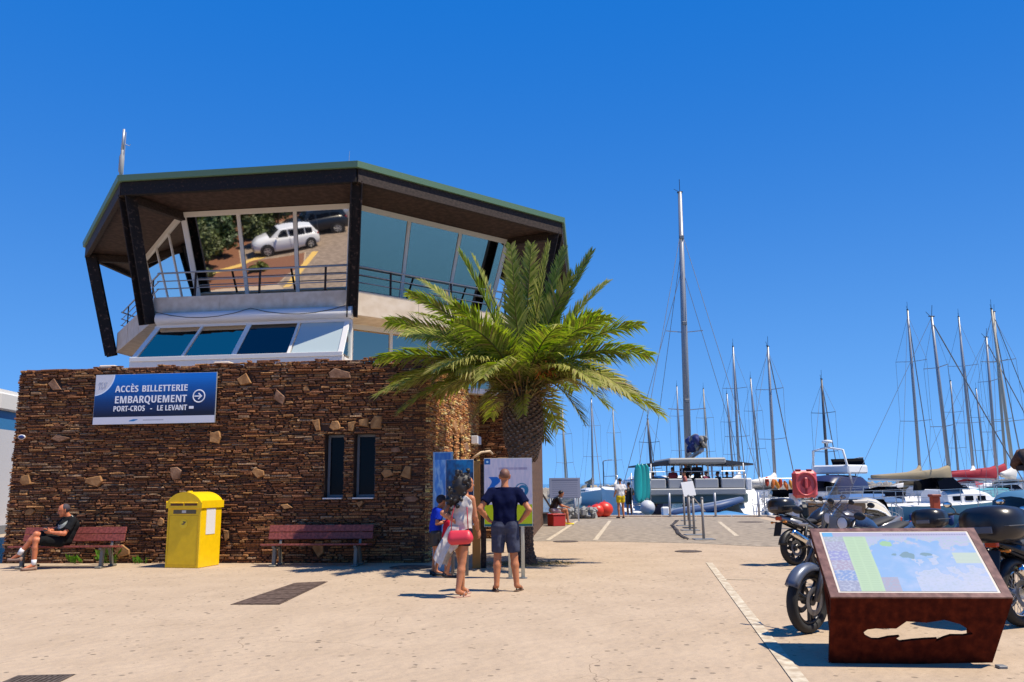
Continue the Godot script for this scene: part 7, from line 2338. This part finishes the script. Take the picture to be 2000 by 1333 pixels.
# ---------------------------------------------------------------- the car park behind the camera, seen in the lookout's glass
func car(label: String, at: Vector3, turn: float, paint: Material, suv := false) -> void: # x forward
	var c := thing("parked_car", label, "car", at, turn, "cars parked behind the viewer, reflected in the glass")
	var up := 0.12 if suv else 0.0
	var rr := []
	for q in [[2.0, 0.42, 0.62, 0.55], [1.94, 0.30, 0.76, 0.74], [1.6, 0.24, 0.92, 0.82], [1.0, 0.22, 1.0, 0.86], [-0.5, 0.22, 1.02, 0.87], [-1.5, 0.24, 1.02, 0.86], [-1.88, 0.30, 0.98, 0.80], [-1.95, 0.42, 0.85, 0.72]]:
		var w: float = q[3]
		var lo: float = q[1] + up * 0.6
		var hi: float = q[2] + up
		rr.append(PackedVector3Array([Vector3(q[0], lo, -w * 0.92), Vector3(q[0], lo + 0.18, -w), Vector3(q[0], hi - 0.22, -w), Vector3(q[0], hi, -w * 0.90), Vector3(q[0], hi + 0.02, 0), Vector3(q[0], hi, w * 0.90), Vector3(q[0], hi - 0.22, w), Vector3(q[0], lo + 0.18, w), Vector3(q[0], lo, w * 0.92)]))
	pg(c, "body", G.new().soft().loft(rr), paint)
	var gh := []
	var prof := [[1.0, 0.98, 0.78, 0.0], [0.35, 1.40, 0.66, 1.0], [-0.2, 1.47, 0.66, 1.0], [-1.1, 1.45, 0.65, 1.0], [-1.55, 1.36, 0.63, 1.0], [-1.82, 1.0, 0.74, 0.0]]
	if suv:
		prof = [[0.9, 0.98, 0.78, 0.0], [0.5, 1.48, 0.70, 1.0], [-0.2, 1.54, 0.70, 1.0], [-1.3, 1.53, 0.70, 1.0], [-1.72, 1.50, 0.69, 1.0], [-1.9, 1.0, 0.76, 0.0]]
	for q in prof:
		var y: float = q[1] + up
		gh.append(PackedVector3Array([Vector3(q[0], 0.97 + up, -0.78), Vector3(q[0], y - 0.05 * q[3], -q[2]), Vector3(q[0], y, -q[2] * 0.8), Vector3(q[0], y, q[2] * 0.8), Vector3(q[0], y - 0.05 * q[3], q[2]), Vector3(q[0], 0.97 + up, 0.78)]))
	pg(c, "roof", G.new().soft(false).loft(gh), paint)
	for s in [-1.0, 1.0]:
		for w in [[0.62, 0.02, 0.52], [-0.08, -0.95, -0.05], [-1.02, -1.5, -1.02]]:
			var g := G.new()
			var y1 := 1.36 + up + (0.06 if suv else 0.0)
			g.loft([PackedVector3Array([Vector3(w[0], 1.0 + up, s * 0.76), Vector3(w[1], 1.0 + up, s * 0.76), Vector3(w[1], y1 - (0.06 if w[1] < -1.2 else 0.0), s * 0.66), Vector3(w[2] - (0.27 if w[0] > 0.3 else 0.0), y1, s * 0.66)]), PackedVector3Array([Vector3(w[0], 1.0 + up, s * 0.795), Vector3(w[1], 1.0 + up, s * 0.795), Vector3(w[1], y1 - (0.06 if w[1] < -1.2 else 0.0), s * 0.70), Vector3(w[2] - (0.27 if w[0] > 0.3 else 0.0), y1, s * 0.70)])])
			pg(c, "window", g, M.dark_glass)
		pg(c, "door_seam", G.new().box(Vector3(-0.05, 0.66 + up, s * 0.868), Vector3(0.012, 0.62, 0.02)).box(Vector3(0.85, 0.62 + up, s * 0.862), Vector3(0.012, 0.5, 0.02)), M.grey_paint)
		pg(c, "headlight", G.new().soft().blob(Vector3(1.83, 0.70 + up, s * 0.58), Vector3(0.13, 0.07, 0.17), 7), mat(0.5, 0.5, 0.5, 0.1))
		pg(c, "tail_light", G.new().soft().blob(Vector3(-1.86, 0.86 + up, s * 0.66), Vector3(0.09, 0.11, 0.13), 7), mat(0.3, 0.02, 0.02, 0.25))
		pg(c, "side_mirror", G.new().soft().blob(Vector3(0.62, 1.05 + up, s * 0.93), Vector3(0.07, 0.07, 0.1), 7), paint)
		for x in [-1.27, 1.27]:
			var T := Transform3D(Basis(), Vector3(x, 0.32, s * 0.78))
			pg(c, "wheel_arch", G.new(T).lathe([[0.39, -0.05], [0.39, 0.092]], 26, Vector3(0, 0.02, 0), Basis(Vector3.RIGHT, PI / 2)), M.black)
			var w := pg(c, "wheel", G.new(T).soft().torus(Vector3(0, 0, s * 0.015), 0.245, 0.075, 28, 10, Basis(), 1.4), M.rubber)
			var rg := G.new(T)
			for i in 5:
				var a := TAU * i / 5
				rg.bar(Vector3(0, 0, s * 0.1), Vector3(cos(a) * 0.2, sin(a) * 0.2, s * 0.1), 0.075, 0.03, 0.008, Vector3.BACK)
			rg.torus(Vector3(0, 0, s * 0.1), 0.19, 0.02, 24, 6)
			pg(w, "rim", rg, M.steel)
	pg(c, "windscreen", G.new().loft([PackedVector3Array([Vector3(0.98, 1.0 + up, -0.70), Vector3(0.98, 1.0 + up, 0.70), Vector3(0.40, 1.385 + up, 0.56), Vector3(0.40, 1.385 + up, -0.56)]), PackedVector3Array([Vector3(1.01, 1.02 + up, -0.70), Vector3(1.01, 1.02 + up, 0.70), Vector3(0.43, 1.41 + up, 0.56), Vector3(0.43, 1.41 + up, -0.56)])]), M.dark_glass)
	pg(c, "rear_window", G.new().loft([PackedVector3Array([Vector3(-1.80, 1.05 + up, -0.66), Vector3(-1.80, 1.05 + up, 0.66), Vector3(-1.60, 1.33 + up, 0.54), Vector3(-1.60, 1.33 + up, -0.54)]), PackedVector3Array([Vector3(-1.84, 1.06 + up, -0.66), Vector3(-1.84, 1.06 + up, 0.66), Vector3(-1.64, 1.35 + up, 0.54), Vector3(-1.64, 1.35 + up, -0.54)])]), M.dark_glass)
	pg(c, "bumper", G.new().box(Vector3(1.9, 0.42 + up * 0.6, 0), Vector3(0.2, 0.16, 1.3), 0.05).box(Vector3(-1.88, 0.44 + up * 0.6, 0), Vector3(0.2, 0.16, 1.4), 0.05), M.black)

func shrub(label: String, at: Vector3, w: float, h: float, tone: Color, n: int) -> void:
	var o := thing("shrub", label, "shrub", at, 0.0, "shrubs beside the car park behind the viewer")
	var leaf: Material = M.leaf
	var g := G.new()
	var lobes := []
	for i in 11:
		lobes.append([Vector3(rf(-0.32, 0.32) * w, rf(0.3, 0.85) * h, rf(-0.32, 0.32) * w), rf(0.16, 0.30) * w])
	for i in n:
		var l: Array = lobes[rng.randi() % lobes.size()]
		var d := Vector3(rng.randfn(), rng.randfn(), rng.randfn()).normalized()
		var p: Vector3 = l[0] + d * (l[1] as float) * pow(rng.randf(), 0.3)
		var y := rf(0.55, 1.4)
		g.c = Color(tone.r * y, tone.g * y, tone.b * y)
		var s := rf(0.06, 0.13) * (1.0 + h * 0.08)
		var a := Vector3(rng.randfn(), rng.randfn(), rng.randfn()).normalized() * s
		var b := a.cross(d + Vector3(0.1, 0.2, 0.3)).normalized() * s * 0.6
		g.quad(p - a, p - b, p + a, p + b)
	pg(o, "crown", g, leaf)
	var t := G.new().soft()
	for i in 5:
		var l: Array = lobes[i]
		t.tube([Vector3(rf(-0.1, 0.1), 0, rf(-0.1, 0.1)), (l[0] as Vector3) * Vector3(0.5, 0.5, 0.5), l[0]], [0.06, 0.045, 0.02], 6)
	pg(o, "trunk", t, mat(0.10, 0.07, 0.05, 0.9))

func car_park() -> void:
	M.leaf = mat(1, 1, 1, 0.6, 0, true)
	M.leaf.backlight_enabled = true
	M.leaf.backlight = Color(0.3, 0.4, 0.1)
	var up := Transform3D(Basis(Vector3.RIGHT, -PI / 2), Vector3.ZERO)
	var bed := PackedVector2Array()
	for p in [[-40, -6], [-23, -3.5], [-17.6, -0.5], [-17.5, 2.6], [-18.6, 4.9], [-21.6, 3.0], [-23.5, 6], [-24, 12], [-23, 20], [-40, 30]]:
		bed.append(Vector2(p[0], -p[1]))
	structure("soil_bed", G.new(up).prism(bed, -0.05, 0.006), tri_map(mat(0.20, 0.085, 0.045, 0.95), 0.5, M.cream.albedo_texture))
	var yl := G.new()
	for l in [[-22.4, 0.9, -20.9, 4.2, 0.55], [-16.6, -1.2, -17.9, 5.0, 0.4], [-13.0, 1.0, -14.6, 7.0, 0.12], [-15.3, 11, -17.0, 17, 0.12]]:
		var p0 := Vector3(l[0], 0.011, l[1])
		var p1 := Vector3(l[2], 0.011, l[3])
		var s: Vector3 = (p1 - p0).normalized().cross(Vector3.UP) * l[4] / 2
		yl.quad(p0 - s, p0 + s, p1 + s, p1 - s)
	structure("car_park_markings", yl, mat(0.62, 0.40, 0.10, 0.8))
	var lot := PackedVector2Array()
	for p in [[-14.5, -4], [2, -2], [2, 60], [-22.9, 60], [-22.9, 20.2], [-23.9, 12], [-23.4, 6.1], [-21.55, 3.1], [-18.55, 5.0], [-17.4, 2.6], [-17.5, -0.4]]:
		lot.append(Vector2(p[0], -p[1]))
	structure("car_park_surface", G.new(up).prism(lot, -0.05, 0.005), tri_map(mat(0.30, 0.225, 0.165, 0.95), 0.15, M.asphalt.albedo_texture))
	car("white hatchback parked behind the viewer, mirrored in the lookout's front glass", Vector3(-20.05, 0, 5.7), atan2(0.6, -0.8), mat(0.74, 0.74, 0.73, 0.25))
	car("dark off-road car parked beyond the white hatchback, mirrored in the glass", Vector3(-19.9, 0, 9.4), atan2(0.6, -0.8), mat(0.012, 0.016, 0.025, 0.25), true)
	car("silver car parked beyond the dark off-road car, mirrored in the glass", Vector3(-19.8, 0, 12.9), atan2(0.6, -0.8), mat(0.42, 0.42, 0.43, 0.25, 0.4))
	var kinds := ["yellow-green", "olive green", "deep green"]
	var tones := [Color(0.15, 0.17, 0.03), Color(0.085, 0.105, 0.03), Color(0.05, 0.085, 0.028)]
	var spots := [[-24.6, 1.6, 3.0, 2.2, 1], [-26.5, 3.4, 3.2, 2.6, 1], [-24.9, 5.3, 2.4, 2.0, 0], [-28.5, 0.8, 3.6, 2.8, 2], [-27.6, 6.6, 3.4, 3.4, 0], [-30.5, 4.2, 4.0, 3.8, 1], [-26.2, 9.4, 3.0, 3.2, 2], [-29.5, 9.8, 4.0, 4.2, 0], [-33.5, 8.5, 4.5, 4.0, 2], [-26.6, 13.0, 3.2, 3.0, 1], [-30.4, 14.4, 4.2, 4.6, 2], [-35.0, 14.0, 4.6, 4.4, 1], [-27.0, 17.5, 3.6, 3.4, 0], [-21.6, -1.2, 1.4, 0.8, 1], [-19.5, 1.4, 0.7, 0.5, 0], [-23.5, 2.2, 2.6, 2.6, 1], [-25.5, 0.2, 3.0, 3.2, 0], [-24.0, 4.6, 2.6, 3.0, 2], [-22.6, 6.9, 1.6, 1.6, 1], [-25.6, 7.6, 3.0, 3.2, 0], [-23.4, 8.9, 2.2, 2.6, 1], [-23.3, 10.6, 2.6, 2.8, 2], [-24.2, 15.4, 3.4, 3.6, 1], [-21.6, 17.6, 3.4, 3.2, 2]]
	for i in spots.size():
		var s: Array = spots[i]
		shrub("%s shrub on the red soil behind the viewer, %s" % [kinds[s[4]], ["nearest the kerb", "second from the kerb", "beside the white car's nose", "at the bed's outer end", "left of the white car", "in the bed's middle", "left of the dark car", "tallest of the middle row", "far in the back row", "left of the silver car", "tallest of the back row", "farthest in the back corner", "past the silver car", "low by the yellow kerb", "tiny by the white car", "closest to the soil's edge", "rounded one at the outer end", "tall by the white car's nose", "low between two cars", "broad one behind the low one", "beside the dark car's nose", "behind the dark car", "behind the silver car", "past the silver car's tail"][i]], Vector3(s[0], 0, s[1]), s[2], s[3], tones[s[4]], 2600 if s[2] > 1.5 else 500)
